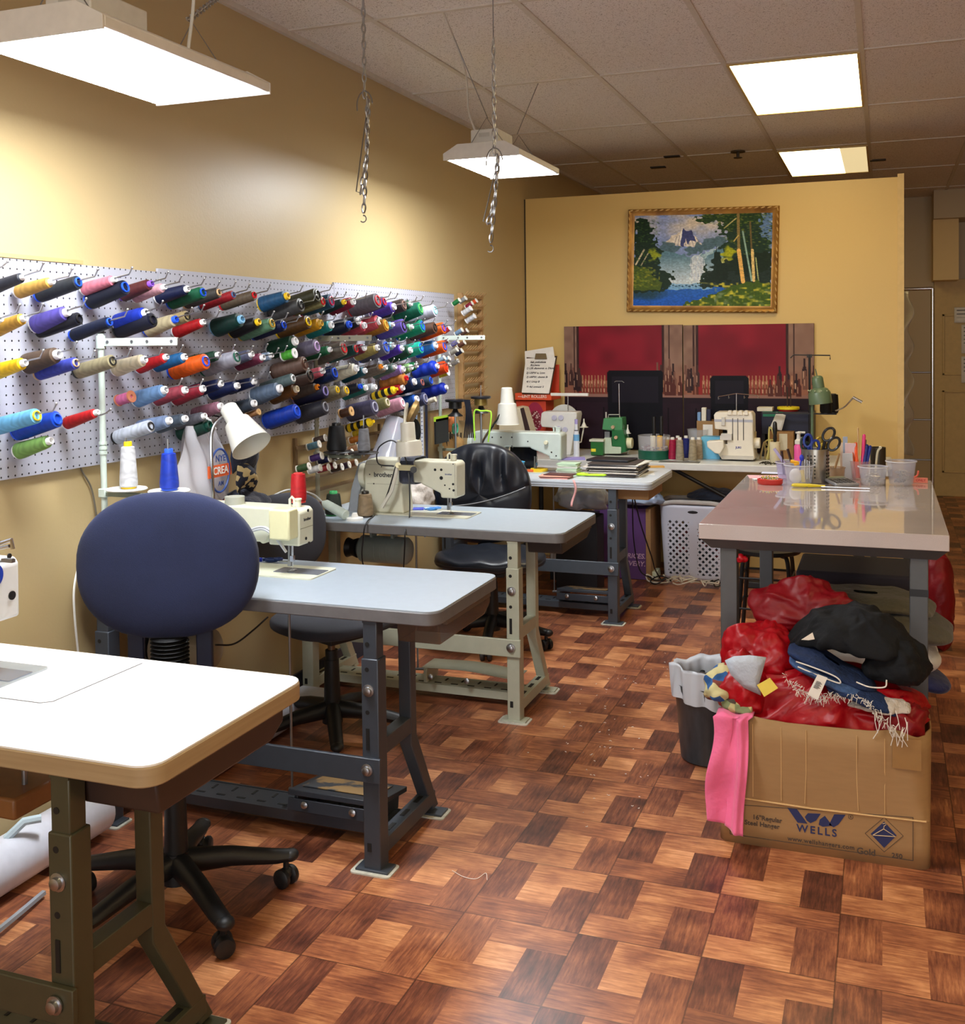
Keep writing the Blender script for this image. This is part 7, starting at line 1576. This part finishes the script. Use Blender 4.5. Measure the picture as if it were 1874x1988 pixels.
# pale lining patch, tags
def patch(name, label, pts, y_, m_, cat, bulge=.01):
    P_ = [PY(a, b, y_) for a, b in pts]; q = M(); cx_ = sum(p.x for p in P_) / len(P_); cz_ = sum(p.z for p in P_) / len(P_); n_ = len(P_)
    V = [Vector((cx_, y_ - bulge, cz_))] + [Vector((cx_ + (p.x - cx_) * .6, y_ - bulge * .8, cz_ + (p.z - cz_) * .6)) for p in P_] + P_
    F_ = [(0, 1 + i, 1 + (i + 1) % n_) for i in range(n_)] + [(1 + i, 1 + n_ + i, 1 + n_ + (i + 1) % n_, 1 + (i + 1) % n_) for i in range(n_)]
    q.add(V, F_); o = q.build(name, m_, solid=.003, ang=180); return tag(o, label, cat)
patch('white_lining', 'pale blue white lining patch showing on the red satin garment', [(1408, 1282), (1425, 1274), (1455, 1272), (1488, 1276), (1482, 1298), (1474, 1326), (1478, 1350), (1445, 1335), (1420, 1310)], 3.118, m_cloth((180, 190, 204), .5, 20, .3), 'fabric')
def tagcard(label, pts, y_, col, txt=True):
    P_ = [PY(a, b, y_) for a, b in pts]; t = thing('price_tag', label, 'tag', P_[0], group='paper tags on the clothes')
    q = M(); q.add([*P_, *[p + Vector((0, .0015, 0)) for p in P_]], [(0, 1, 2, 3), (7, 6, 5, 4), (0, 4, 5, 1), (1, 5, 6, 2), (2, 6, 7, 3), (3, 7, 4, 0)]); q.build('card', mat(col, .6), t)
    if txt:
        q = M(); e1 = P_[1] - P_[0]; e2 = P_[3] - P_[0]
        for k in range(7): a_ = P_[0] + e2 * (.3 + .05 * k) + e1 * .2 + Vector((0, -.001, 0)); q.cyl(a_, a_ + e1 * (.6 if k % 2 else .45), .0009, n=4)
        q.build('printed_lines', mat((60, 56, 56), .6), t)
    return t
tagcard('white price tag with barcode hanging before the jeans', [(1588, 1309), (1607, 1316), (1588, 1359), (1568, 1348)], 3.094, (236, 234, 226))
tagcard('yellow and white tag below the pale lining patch', [(1470, 1330), (1495, 1316), (1511, 1336), (1484, 1353)], 3.098, (236, 214, 90), False)
tagcard('small white tag on the folded black sweatshirt', [(1556, 1242), (1578, 1228), (1582, 1241), (1570, 1243)], 3.135, (236, 228, 214), False)
for (a, b), lab in (((1757, 1400), 'pale green ribbed cloth scrap at the right front rim of the carton'),):
    P = PY(a, b, 3.15); heap('ribbed_cloth', lab, (P.x, 3.155, P.z - .005), (.028, .02, .018), m_cloth((160, 178, 168), .8, 60, .6), seed=21, amp=.2)
heap('patterned_scarf', 'blue, brown and cream patterned cloth at the left rim of the carton', (-.462, 3.22, .415), (.045, .10, .065), m_jute((40, 90, 150), (196, 188, 140), (120, 60, 50)), seed=23, amp=.2)
heap('camouflage_cloth', 'green and tan mesh cloth beside the pink cloth at the rim', (-.405, 3.145, .388), (.05, .035, .035), m_jute((120, 130, 90), (70, 60, 50), (180, 170, 120)), seed=25, amp=.2)
# pink cloth over the corner
PK = m_cloth((240, 110, 156), .6, 10, .35, .3)
tops = [(1386, 1372), (1455, 1385)]; L0, R0 = PY(1384, 1374, BY0 - .015), PY(1455, 1388, BY0 - .015); L1, R1 = PY(1371, 1588, BY0 - .03), PY(1445, 1620, BY0 - .03)
q = M()
def pf_(u, v):
    if v < .12: w_ = v / .12; a_ = L0 * (1 - u) + R0 * u; return Vector((a_.x + .01, a_.y + .05 * (1 - w_), ZR + .012 - .002 * w_ + (a_.z - a_.z) + .006 * math.sin(u * 9)))
    w_ = (v - .12) / .88; a_ = L0 * (1 - u) + R0 * u; b_ = L1 * (1 - u) + R1 * u; p = a_ * (1 - w_) + b_ * w_; top = ZR + .01; p.z = top + (b_.z - top) * w_
    p.x += .008 * math.sin(w_ * 7 + u * 2) * (1 if u < .5 else -.4); p.y += -.012 * math.sin(u * 6.3 + w_ * 2) * (.4 + .6 * w_) - .018 * math.exp(-((u - .8) / .08) ** 2) + .006 * math.sin(w_ * 10)
    return p
q.grid(34, 44, pf_); tag(q.build('pink_cloth', PK, solid=.003, ang=180), 'bright pink cloth hanging over the left front corner of the carton', 'cloth')
# ---- waste bin
bc = Vector((-.578, 3.72, 0)); t = thing('waste_bin', 'black waste bin with white plastic liner left of the carton', 'bin', bc)
k = N('dark_mesh'); n_ = k.noise(k.mapping(k.coord(), scale=(3, 3, 1)), 14, 4); k.base(k.mix(n_, lin((26, 28, 32)), lin((70, 74, 80))), .35)
M().lathe([(.100, .002), (.104, .006), (.125, .27), (.129, .275), (.122, .27), (.100, .01)], bc, n=40, cap=False).lathe([(.0001, .003), (.1, .003)], bc, n=40, cap=False).build('bin', k.m, t)
q = M()
def lin_(u, v):
    a_ = 2 * PI * u; w_ = .004 * math.sin(a_ * 9 + v * 3) + .003 * math.sin(a_ * 17)
    if v < .75: z = .215 + (.335 - .215) * (v / .75); r_ = .133 + w_ * 1.6
    else: z = .335 - (v - .75) / .25 * .10; r_ = .118 + w_
    return bc + Vector((r_ * math.cos(a_), r_ * math.sin(a_), z + .012 * math.sin(a_ * 2) + .004 * math.sin(a_ * 7)))
q.grid(96, 16, lin_, closeu=True); q.build('plastic_liner', m_glass((216, 222, 232), .82, .3), t, ang=180)
heap('bin_rubbish', 'dark crumpled rubbish inside the waste bin', (bc.x, bc.y, .24), (.085, .085, .05), mat((60, 50, 50), .7), 'rubbish', seed=31, amp=.25)
# ================================================================ UNDER THE CUTTING TABLE
zs = .241
t = tag(M().b2((-.33, 4.30, zs), (.10, 4.66, .56)).build('storage_bin', m_fabric((58, 54, 66), None, 300, .2, .1), bevel=.012), 'dark purplish grey storage bin standing on the shelf under the cutting table', 'storage bin')
def fold(name, label, x0_, x1_, y0_, y1_, z0_, h, m_, seed, over=0.0, cat='folded clothes'):
    q = M(); sg = lambda v_, e: math.copysign(abs(v_) ** e, v_); cx_, cy_ = (x0_ + x1_) / 2, (y0_ + y1_) / 2; rx_, ry_ = (x1_ - x0_) / 2, (y1_ - y0_) / 2
    def f(u, v):
        th, ph = 2 * PI * u, -PI / 2 + PI * (.01 + .98 * v); p = Vector((rx_ * sg(math.cos(th), .6) * sg(math.cos(ph), .5), ry_ * sg(math.sin(th), .6) * sg(math.cos(ph), .5), h / 2 * math.sin(ph)))
        nz_ = noise.noise(Vector((p.x * 8 + seed, p.y * 9, p.z * 18))) ; p.z *= 1 + .25 * nz_; p.z += .010 * nz_; p.x *= 1 + .05 * nz_; p.y *= 1 + .06 * noise.noise(Vector((p.x * 11, seed, p.z * 30)))
        p.z -= over * max(0, p.x - rx_ * .4) 
        return Vector((cx_, cy_, z0_ + h / 2)) + p
    q.grid(64, 24, f, closeu=True); return tag(q.build(name, m_, ang=180), label, cat)
fold('white_cloth', 'folded white cloth sticking out right of the cutting table leg', -.28, .185, 3.85, 4.22, .30, .12, m_cloth((206, 204, 200), .8, 10, .4), 1, .15)
fold('navy_garment', 'navy garment hanging down below the folded white cloth', -.10, .215, 3.88, 4.16, zs, .06, m_cloth((26, 34, 84), .7, 14, .4), 2, .25)
fold('olive_garment', 'olive grey folded garment on top of the white cloth', -.34, .225, 3.82, 4.24, .42, .09, m_cloth((92, 88, 74), .85, 14, .5), 3, .22)
fold('olive_shirt', 'second olive grey garment on top of the folded pile under the table', -.30, .17, 3.88, 4.20, .505, .05, m_cloth((104, 100, 84), .85, 14, .5), 4, .2)
st = thing('metal_stool', 'black metal stool with bent legs beyond the cutting table legs', 'stool', (-.53, 5.05, 0))
q = M(); cx_, cy_ = -.52, 5.10
for sx, sy in ((-1, -1), (1, -1), (-1, 1), (1, 1)): q.tube(crom([(cx_ + sx * .14, cy_ + sy * .14, 0), (cx_ + sx * .115, cy_ + sy * .115, .25), (cx_ + sx * .10, cy_ + sy * .10, .44), (cx_ + sx * .07, cy_ + sy * .07, .465), (cx_, cy_, .47)]), .010, 8)
q.each('leg', BLACK, st); M().lathe([(.15, .47), (.155, .475), (.155, .49), (.14, .495)], (cx_, cy_, 0), n=32).build('seat', BLACK, st)
q = M()
for z_ in (.22, .36): r_ = .115 if z_ > .3 else .125; q.tube([(cx_ - r_, cy_ - r_, z_), (cx_ + r_, cy_ - r_, z_), (cx_ + r_, cy_ + r_, z_), (cx_ - r_, cy_ + r_, z_), (cx_ - r_, cy_ - r_, z_)], .006, 6)
q.each('stretcher', BLACK, st)
heap('red_garment_pile', 'dark red garments heaped on the floor beyond the right side of the cutting table', (.235, 5.35, .20), (.075, .13, .31), RED2, seed=33, amp=.12, n=80, mm=44, flat=.62)
P = PY(1432, 1088, 3.50); heap('red_ribbon', 'small red ribbon tied on the left leg of the cutting table', (P.x + .012, 3.512, P.z), (.016, .010, .016), RED, seed=35, amp=.4, n=24, mm=14)
# ================================================================ UNDER THE BACK TABLE
LAV = N('lavender_plastic'); co = LAV.coord(); sx_ = LAV.n('ShaderNodeSeparateXYZ'); LAV.l(co, sx_.inputs[0]); Mt = LAV.math
def dia(a, b):
    S = .040; u = Mt('DIVIDE', Mt('ADD', a, b), S); v = Mt('DIVIDE', Mt('SUBTRACT', a, b), S)
    fu = Mt('ABSOLUTE', Mt('SUBTRACT', Mt('SUBTRACT', u, Mt('FLOOR', u)), .5)); fv = Mt('ABSOLUTE', Mt('SUBTRACT', Mt('SUBTRACT', v, Mt('FLOOR', v)), .5))
    return Mt('LESS_THAN', Mt('MAXIMUM', fu, fv), .27)
ax_ = Mt('ABSOLUTE', sx_.outputs[0]); band = Mt('MULTIPLY', Mt('GREATER_THAN', ax_, .025), Mt('LESS_THAN', ax_, .155)); bz = Mt('MULTIPLY', Mt('GREATER_THAN', sx_.outputs[2], .035), Mt('LESS_THAN', sx_.outputs[2], .37))
hole = Mt('MULTIPLY', dia(sx_.outputs[0], sx_.outputs[2]), Mt('MULTIPLY', band, bz)); LAV.base(lin((206, 210, 228)), .4); LAV.l(Mt('SUBTRACT', 1, hole), LAV.b.inputs['Alpha'])
bc = (PY(1345, 1100, 6.40).x, 6.58, 0.0); t = thing('laundry_basket', 'pale lavender laundry basket with diamond holes under the back table', 'basket', bc)
def bk_(u, v):
    e = .35; a_ = 2 * PI * u; c, s_ = math.cos(a_), math.sin(a_); f_ = .88 + .12 * v
    return Vector((.215 * f_ * math.copysign(abs(c) ** e, c), .165 * f_ * math.copysign(abs(s_) ** e, s_), .004 + .46 * v))
q = M(); q.grid(80, 24, bk_, closeu=True); q.build('perforated_wall', LAV.m, t, local=True, solid=.003)
q = M(); q.tube([bk_(i / 60, 1) + Vector((0, 0, .02 * math.exp(-((((i / 60) * 4 - 3)) / .35) ** 2))) for i in range(61)], .014, 8, cap=False); q.build('rim', mat((196, 192, 188), .4), t, local=True)
M().box((0, 0, .004), (.34, .26, .004)).build('bottom', mat((190, 194, 210), .4), t, local=True)
q = M(); q.sphere((0, -.160, .425), (.055, .006, .016)); q.build('hand_hole', mat((30, 28, 34), .6), t, local=True)
heap('laundry', 'red and dark clothes visible through the basket holes', (bc[0], bc[1], .16), (.15, .11, .15), m_jute((150, 60, 70), (50, 56, 70), (90, 100, 110)), seed=41, amp=.15)
heap('dark_cloth', 'dark blue grey cloth bundle lying on top of the laundry basket', (bc[0] + .10, bc[1], .50), (.16, .12, .045), m_cloth((60, 70, 92), .8, 14, .4), seed=42, amp=.2)
t = thing('carton', 'upright purple carton with slogan lettering under the back table', 'carton', (-1.50, 6.42, 0))
M().b2((-1.70, 6.36, .003), (-1.375, 6.66, .44)).build('body', mat((92, 56, 116), .6, 0, .04), t, bevel=.002); M().b2((-1.375, 6.36, .003), (-1.345, 6.66, .44)).build('plain_edge', CARD, t); M().b2((-1.715, 6.362, .003), (-1.70, 6.66, .44)).build('plain_edge', CARD, t)
PL = mat((196, 160, 190), .6); P = PY(1253, 1081, 6.358); text('PRICES.', 'lettering', PL, .042, (P.x, 6.3592, P.z), RX, t, align='RIGHT', shear=.2); P = PY(1253, 1092, 6.358); text('DELIVERY.', 'lettering', PL, .042, (P.x, 6.3592, P.z - .012), RX, t, align='RIGHT', shear=.2)
t = thing('appliance_box', 'black and white printed appliance box on the floor left of the purple carton', 'box', (-1.95, 6.35, 0))
xa, xb_ = PY(1068, 1090, 6.2).x, PY(1154, 1090, 6.2).x
M().b2((xa, 6.2, .003), (xb_, 6.345, .42)).build('body', mat((30, 32, 42), .5), t, bevel=.002)
M().b2((xa + .005, 6.198, .10), (xb_ - .03, 6.2, .40)).build('white_panel', mat((220, 222, 232), .5), t)
M().b2((PY(1124, 1060, 6.19).x, 6.196, .14), (PY(1137, 1060, 6.19).x, 6.198, .36)).build('printed_tower', mat((40, 40, 50), .5), t)
M().b2((PY(1121, 1090, 6.19).x, 6.196, .055), (PY(1140, 1090, 6.19).x, 6.199, .085)).build('barcode_label', WHITE, t)
M().b2((PY(1078, 1090, 6.19).x, 6.196, .075), (PY(1116, 1090, 6.19).x, 6.199, .080)).b2((PY(1078, 1090, 6.19).x, 6.196, .062), (PY(1090, 1090, 6.19).x, 6.199, .067)).build('printed_lines', WHITE, t)
heap('plastic_bag', 'grey knotted plastic bag with green print stuffed under the furthest sewing table', (PY(1130, 968, 6.05).x, 6.05, .52), (.16, .12, .11), m_glass((196, 206, 220), .85, .25), seed=51, amp=.28, cat='bag', n=90, mm=50)
o = tag(M().b2((PY(1085, 968, 6.05).x, 5.98, .0), (PY(1165, 968, 6.05).x, 6.14, .44)).build('box', mat((30, 28, 36), .6), bevel=.003), 'dark box standing under the grey knotted plastic bag', 'box')
heap('plastic_bag', 'bluish white plastic bag lying on the purple carton', (PY(1240, 978, 6.43).x, 6.43, .49), (.14, .12, .07), m_glass((176, 200, 236), .9, .25), seed=53, amp=.3, cat='bag', n=90, mm=50)
q = M(); P = PZ(1248, 1124, 0); q.prism([(P.x - .09, 0), (P.x + .09, 0), (P.x + .085, .05), (P.x - .085, .04)], XZ, P.y, P.y + .12); o = tag(q.build('foot_pedal', mat((206, 216, 196), .4), bevel=.004), 'pale green foot pedal on the floor before the purple carton', 'foot pedal')
wire('pedal_cable', [PY(1228, 945, 5.9), PY(1230, 1040, 6.1), PY(1240, 1100, 6.25), PZ(1255, 1118, .05), PZ(1275, 1120, .01)], .004, DK, 'black pedal cable hanging to the pale foot pedal, left strand')
wire('pedal_cable', [PY(1230, 960, 5.9), PY(1245, 1020, 6.0), PY(1265, 1080, 6.1), PY(1272, 1105, 6.2), PZ(1285, 1128, .006)], .004, DK, 'black cable slanting right behind the furthest table leg')
q = M(); q2 = M()
for k in range(12):
    c = Vector((random.uniform(-1.32, -.92), 6.30 + random.uniform(-.04, .04), .008)); n_ = 6; a0 = random.uniform(0, 6); pts = [c + Vector((random.uniform(.03, .09) * math.cos(a0 + i * 1.0), random.uniform(.02, .05) * math.sin(a0 + i), random.uniform(0, .045))) for i in range(n_)]
    (q if k % 3 else q2).tube(crom(pts), .0042, 5)
tag(q.build('tangled_cords', mat((222, 218, 210), .5)), 'tangle of white power cords on the floor before the laundry basket', 'cords', kind='stuff')
tag(q2.build('tangled_cords', DK), 'dark cords lying among the white ones before the laundry basket', 'cords', kind='stuff')
q = M(); P = PZ(1462, 1148, 0); q.box((P.x, P.y + .1, .02), (.12, .06, .036)); tag(q.build('power_adapter', DK, bevel=.004), 'dark power adapter on the floor behind the cutting table leg', 'adapter')
# floor clutter by the wall, left
t = thing('fan_heater', 'white cylindrical appliance lying on the floor by the wall at the left edge', 'appliance', PZ(30, 1640, 0))
a, b = Vector((-2.245, 1.98, .075)), Vector((-2.245, 2.54, .075)); M().lathe([(.05, 0), (.07, .01), (.07, .57), (.05, .58)], a, b - a, n=28).build('housing', mat((222, 224, 236), .35), t); M().tube([(-2.245, 2.2, .14), (-2.21, 2.23, .18), (-2.18, 2.26, .18)], .012, 8).build('bracket', mat((190, 210, 220), .4), t)
wire('floor_cable', [(-2.05, 1.3, .012), (-2.06, 1.7, .012), (-2.08, 2.0, .02), (-2.12, 2.2, .012)], .008, mat((150, 156, 164), .5), 'grey cable along the floor by the white cylindrical appliance')
t = thing('fan_heater', 'long white tube casing on the floor under the second table by the wall', 'appliance', (-2.15, 2.9, 0)); M().lathe([(.04, 0), (.055, .01), (.055, .66), (.04, .67)], (-2.165, 2.90, .058), (0, 1, 0), n=24).build('housing', mat((214, 218, 232), .35), t)
t = tag(M().b2((-2.26, 3.62, .01), (-2.10, 3.78, .07)).build('flat_casing', mat((206, 212, 226), .4), bevel=.01), 'white flat casing on the floor by the wall under the third table', 'casing')
# lint and thread scraps on the floor
q = M()
for k in range(70):
    cx_, cy_ = random.choice(((-1.0, 3.72), (-1.1, 4.3), (-.85, 3.35), (-1.05, 4.0), (-.9, 4.6))); x_, y_ = cx_ + random.gauss(0, .09), cy_ + random.gauss(0, .12); d = Vector((random.uniform(-.007, .007), random.uniform(-.007, .007), 0)); q.tube([(x_, y_, .0015), Vector((x_, y_, .0015)) + d, Vector((x_, y_, .0015)) + d + Vector((-d.y, d.x, 0)) * .7], .0011, 4)
tag(q.build('lint_scraps', mat((230, 226, 220), .8)), 'white lint and thread scraps scattered on the floor between the tables and bin', 'lint', kind='stuff')
wire('loose_thread', [PZ(878, 1690, .002), PZ(900, 1702, .002), PZ(925, 1706, .002), PZ(943, 1695, .002), PZ(946, 1708, .002)], .0009, mat((240, 230, 220), .7), 'curled white thread lying on the floor right of the slate leg', 'thread')
# ================================================================ THINGS HANGING ON THE WALL
# printed shopping bag
bag = thing('shopping_bag', 'white plastic shopping bag with orange and blue lettering hanging from the pegboard', 'bag', (-2.24, 3.06, .88))
yA, yB = 2.95, 3.24
def sb(u, v):
    z = .86 + .34 * v; w_ = 1 - .45 * max(0, v - .55) / .45; yc = 3.09; y_ = yc + (u - .5) * .30 * w_ + .01 * math.sin(v * 12); x_ = WX + .10 + .05 * math.sin(PI * u) * (1.1 - v) + .010 * math.sin(u * 23 + v * 9)
    return Vector((x_, y_, z))
q = M(); q.grid(44, 40, sb); q.build('bag_front', m_glass((226, 226, 236), .6, .3), bag, ang=180)
q = M(); q.grid(20, 20, lambda u, v: Vector((WX + .098 - .03 * math.sin(PI * u), sb(u, v).y, sb(u, v).z))); q.build('bag_back', m_glass((220, 220, 232), .7, .3), bag)
ro = (PI / 2, 0, PI / 2); OT = mat((226, 100, 50), .5); BT2 = mat((40, 70, 140), .5); xf = WX + .168
q = M(); c = Vector((xf - .004, 3.10, 1.04)); q.tube([c + Vector((0, .055 * math.cos(a), .075 * math.sin(a))) for a in [2 * PI * i / 32 for i in range(33)]], .004, 6, cap=False); q.build('printed_ring', BT2, bag)
M().box(c, (.004, .135, .042)).build('printed_banner', OT, bag)
text('NYE', 'lettering', BT2, .032, (xf, 3.10, 1.082), ro, bag); text('CREA', 'lettering', WHITE, .036, (xf, 3.10, 1.04), ro, bag); text('AM', 'lettering', BT2, .022, (xf, 3.10, .995), ro, bag); text('DYNO', 'lettering', OT, .034, (xf, 3.10, .925), ro, bag)
M().cyl((WX + .02, 3.09, 1.215), (WX + .14, 3.09, 1.215), .003).tube([(WX + .12, 3.04, 1.18), (WX + .125, 3.09, 1.22), (WX + .12, 3.14, 1.18)], .006, 6).build('bag_handle', mat((226, 226, 232), .4), bag)
# dark face mask pair and cords
t = thing('face_mask', 'dark navy face mask with patterned mask below hanging under the white bell lamp', 'mask', (-2.14, 3.24, .95))
def pf2(cx_, cy_, cz_, w_, h_, d_): return lambda u, v: Vector((cx_ + d_ * math.sin(PI * u) * math.sin(PI * v), cy_ + w_ * (u - .5) * (1 - .35 * abs(v - .4)), cz_ + h_ * (v - .5) + .012 * math.sin(u * 5)))
M().grid(20, 16, pf2(-2.16, 3.24, 1.09, .17, .14, .05)).build('navy_mask', m_cloth((22, 30, 54), .7, 20, .4), t, ang=180, solid=.002)
M().grid(20, 16, pf2(-2.15, 3.235, 1.0, .13, .10, .04)).build('patterned_mask', m_jute((186, 166, 120), (26, 26, 40), (22, 26, 44), 60), t, ang=180, solid=.002)
q = M(); q.tube(crom([(-2.15, 3.19, .98), (-2.15, 3.2, .935), (-2.15, 3.235, .92), (-2.15, 3.27, .95)]), .003, 5); q.tube(crom([(-2.17, 3.24, 1.16), (-2.2, 3.25, 1.2), (WX + .02, 3.26, 1.22)]), .003, 5); q.each('ear_loop', BLACK, t)
for i in range(5):
    y_ = 3.02 + i * .028; zb = (.97, .94, .99, .93, .90)[i]
    wire('white_drawstring', [PXp(452 + i * 6, 850, -2.18), PXp(451 + i * 6, 880, -2.18), PXp(455 + i * 5 + (i % 2) * 4, 905 + 8 * (i % 3), -2.18), PXp(456 + i * 6, 918 + (i * 17) % 28, -2.18)], .003, mat((232, 230, 220), .7), 'white drawstring left of the navy mask, %s from the left' % ('first', 'second', 'third', 'fourth', 'fifth')[i], 'string')
for o in [o for o in bpy.data.objects if o.name.startswith('white_drawstring')]: o['group'] = 'white drawstrings under the bell lamp'
# measuring tapes
def strip(name, label, px0, px1, py0, py1, xpl, m_, cat, th=.002, group=None, marks=None):
    A_, B_ = PXp(px0, py0, xpl), PXp(px1, py1, xpl); o = M().b2((xpl, A_.y, B_.z), (xpl + th, B_.y, A_.z)).build(name, m_); tag(o, label, cat, group)
    if marks:
        q = M(); z = B_.z + .01
        while z < A_.z - .005: q.b2((xpl + th, A_.y + .004, z), (xpl + th + .0008, A_.y + (B_.y - A_.y) * .6, z + .004)); z += .02
        q.build('tape_marking', marks, o)
    return o
strip('measuring_tape', 'left blue and white measuring tape hanging below the pegboard', 805, 811, 783, 905, WX + .09, mat((150, 176, 216), .5), 'measuring tape', group='measuring tapes', marks=mat((40, 70, 150), .5))
strip('measuring_tape', 'right white measuring tape hanging below the pegboard', 816, 823, 780, 905, WX + .09, mat((206, 214, 230), .5), 'measuring tape', group='measuring tapes', marks=mat((40, 60, 120), .5))
strip('navy_strap', 'dark navy strap hanging right of the measuring tapes', 825, 831, 780, 900, WX + .07, mat((24, 30, 60), .6), 'strap')
strip('blue_yardstick', 'bright blue yardstick end below the third table machine', 822, 829, 935, 1040, WX + .12, mat((40, 120, 210), .5), 'yardstick', th=.006)
strip('notion_pack', 'black notion packet with lime top hanging behind the fourth stand', 843, 868, 814, 857, WX + .10, mat((30, 32, 34), .5), 'packet', th=.01)
strip('lime_header', 'lime green header card above the black notion packet', 842, 868, 810, 814, WX + .10, mat((176, 220, 60), .5), 'card', th=.01)
# clear shiny plastic roll, pressing tools
a, b = PXp(772, 812, WX + .13), PXp(745, 905, WX + .13)
t = tag(M().lathe([(.02, 0), (.055, .02), (.07, .2), (.085, (a - b).length), (.06, (a - b).length + .01)], a, b - a, n=30).build('plastic_roll', m_glass((180, 184, 200), .55, .12), bevel=0), 'shiny clear plastic bundle hanging behind the beige work lamp', 'plastic bundle')
q = M(); a = PXp(790, 800, WX + .12); q.lathe([(.01, 0), (.07, .01), (.075, .03), (.04, .05)], a, (.7, .3, -.4), n=24); tag(q.build('brass_bowl', mat((150, 120, 70), .35, .5)), 'brass coloured dish hanging between the pink tube and measuring tapes', 'dish')
heap('black_pouch', 'black pouch hanging left of the measuring tapes', tuple(PXp(795, 838, WX + .07)), (.05, .07, .07), BLKC, seed=61, amp=.1, cat='pouch', n=40, mm=24, flat=1)
scs = [(764, 830, (190, 40, 40), 'red handled scissors hanging behind the grey thread cone'), (884, 832, (60, 180, 150), 'teal handled scissors hanging behind the fourth stand')]
for px, py, c_, lab in scs:
    P = PXp(px, py, WX + .08); t = thing('scissors', lab, 'scissors', P)
    q = M()
    for dy in (-.02, .02): q.tube([P + Vector((0, dy + .016 * math.cos(a_), .025 * math.sin(a_))) for a_ in [2 * PI * i / 18 for i in range(19)]], .005, 6, cap=False)
    q.build('handle', mat(c_, .4), t); M().prism([(P.y - .012, P.z - .025), (P.y + .012, P.z - .025), (P.y, P.z - .17)], YZ, P.x - .003, P.x + .003).build('blade', CHROME, t)
for i in range(9):
    P = PXp(868 + i * 3.4, 836 + (i * 5) % 9, WX + .06); o = M().cyl(P, P - Vector((0, .01, .10 + .02 * (i % 3))), .005, n=8).build('small_tool', mat(((90, 80, 66), (150, 146, 140), (60, 50, 40))[i % 3], .4, .4)); tag(o, 'small metal tool, %s from the left in the cluster behind the fourth stand' % ('first', 'second', 'third', 'fourth', 'fifth', 'sixth', 'seventh', 'eighth', 'ninth')[i], 'tool', 'small tools hanging behind the fourth stand')
heap('orange_pouch', 'orange paper pouch hanging behind the fourth stand', tuple(PXp(872, 822, WX + .05)), (.03, .05, .05), mat((214, 130, 80), .6), seed=63, amp=.2, cat='pouch', n=40, mm=24, flat=1)
heap('kraft_envelope', 'brown paper envelope on the wall behind the black chair', tuple(PXp(880, 870, WX + .05)), (.02, .16, .06), mat((196, 156, 100), .7), seed=65, amp=.08, cat='envelope', n=40, mm=24, flat=1)
heap('white_sack', 'white printed sack leaning on the wall behind the cream machine', tuple(PXp(802, 965, WX + .14)), (.09, .14, .10), m_cloth((206, 200, 196), .6, 14, .5), seed=67, amp=.16, cat='sack', n=60, mm=34, flat=1)
# cloth on the second table by the wall, navy
heap('navy_cloth', 'dark navy cloth bundle behind the blue chair by the wall', tuple(PXp(465, 995, -2.18)), (.10, .12, .07), m_cloth((34, 38, 58), .8, 16, .4), seed=69, amp=.16, n=60, mm=34)
# ================================================================ RIGHT SIDE: garment rail with bags behind the partition
t = thing('garment_rail', 'chrome garment rail with plastic covered hangings beyond the partition edge', 'rail', (.28, 8.0, 0))
xr_ = PY(1811, 560, 8.0).x
q = M().cyl((xr_, 8.0, .09), (xr_, 8.0, PY(1811, 560, 8).z), .013).cyl((xr_, 8.0, PY(1811, 560, 8).z), (xr_ - .75, 8.05, PY(1811, 560, 8).z), .012)
q.cyl((xr_ - .75, 8.0, .09), (xr_ - .75, 8.0, PY(1811, 560, 8).z), .013); q.build('post', CHROME, t)
q = M()
for py in (723, 815, 893): z_ = PY(1811, py, 8).z; q.cyl((xr_, 8.0, z_), (xr_ - .75, 8.0, z_), .006)
q.build('cross_bar', STEEL, t)
q = M()
for sx in (0, -.75): q.cyl((xr_ + sx, 7.75, .04), (xr_ + sx, 8.25, .04), .012); q.sphere((xr_ + sx, 7.76, .02), .02, 10, 6); q.sphere((xr_ + sx, 8.24, .02), .02, 10, 6)
q.build('foot', STEEL, t); M().cyl((xr_, 8, .04), (xr_, 8, .1), .012).cyl((xr_ - .75, 8, .04), (xr_ - .75, 8, .1), .012).build('foot_post', STEEL, t)
q = M(); q.grid(30, 50, lambda u, v: (xr_ - .36 + .22 * u + .02 * math.sin(v * 30 + u * 4), 7.93 + .03 * math.sin(u * 9 + v * 14), PY(1811, 562, 8).z - .01 - 1.15 * v)); tag(q.build('plastic_cover', m_glass((214, 208, 190), .55, .12), solid=.002, ang=180), 'crinkled clear plastic garment cover hanging on the chrome rail', 'garment cover')
o = tag(M().box((xr_ - .26, 7.86, .58), (.03, .05, 1.0), mtx=Matrix.Rotation(.12, 3, 'Y')).build('dark_board', mat((44, 44, 50), .4), bevel=.004), 'dark narrow board leaning behind the partition edge', 'board'); o.location.z = .0
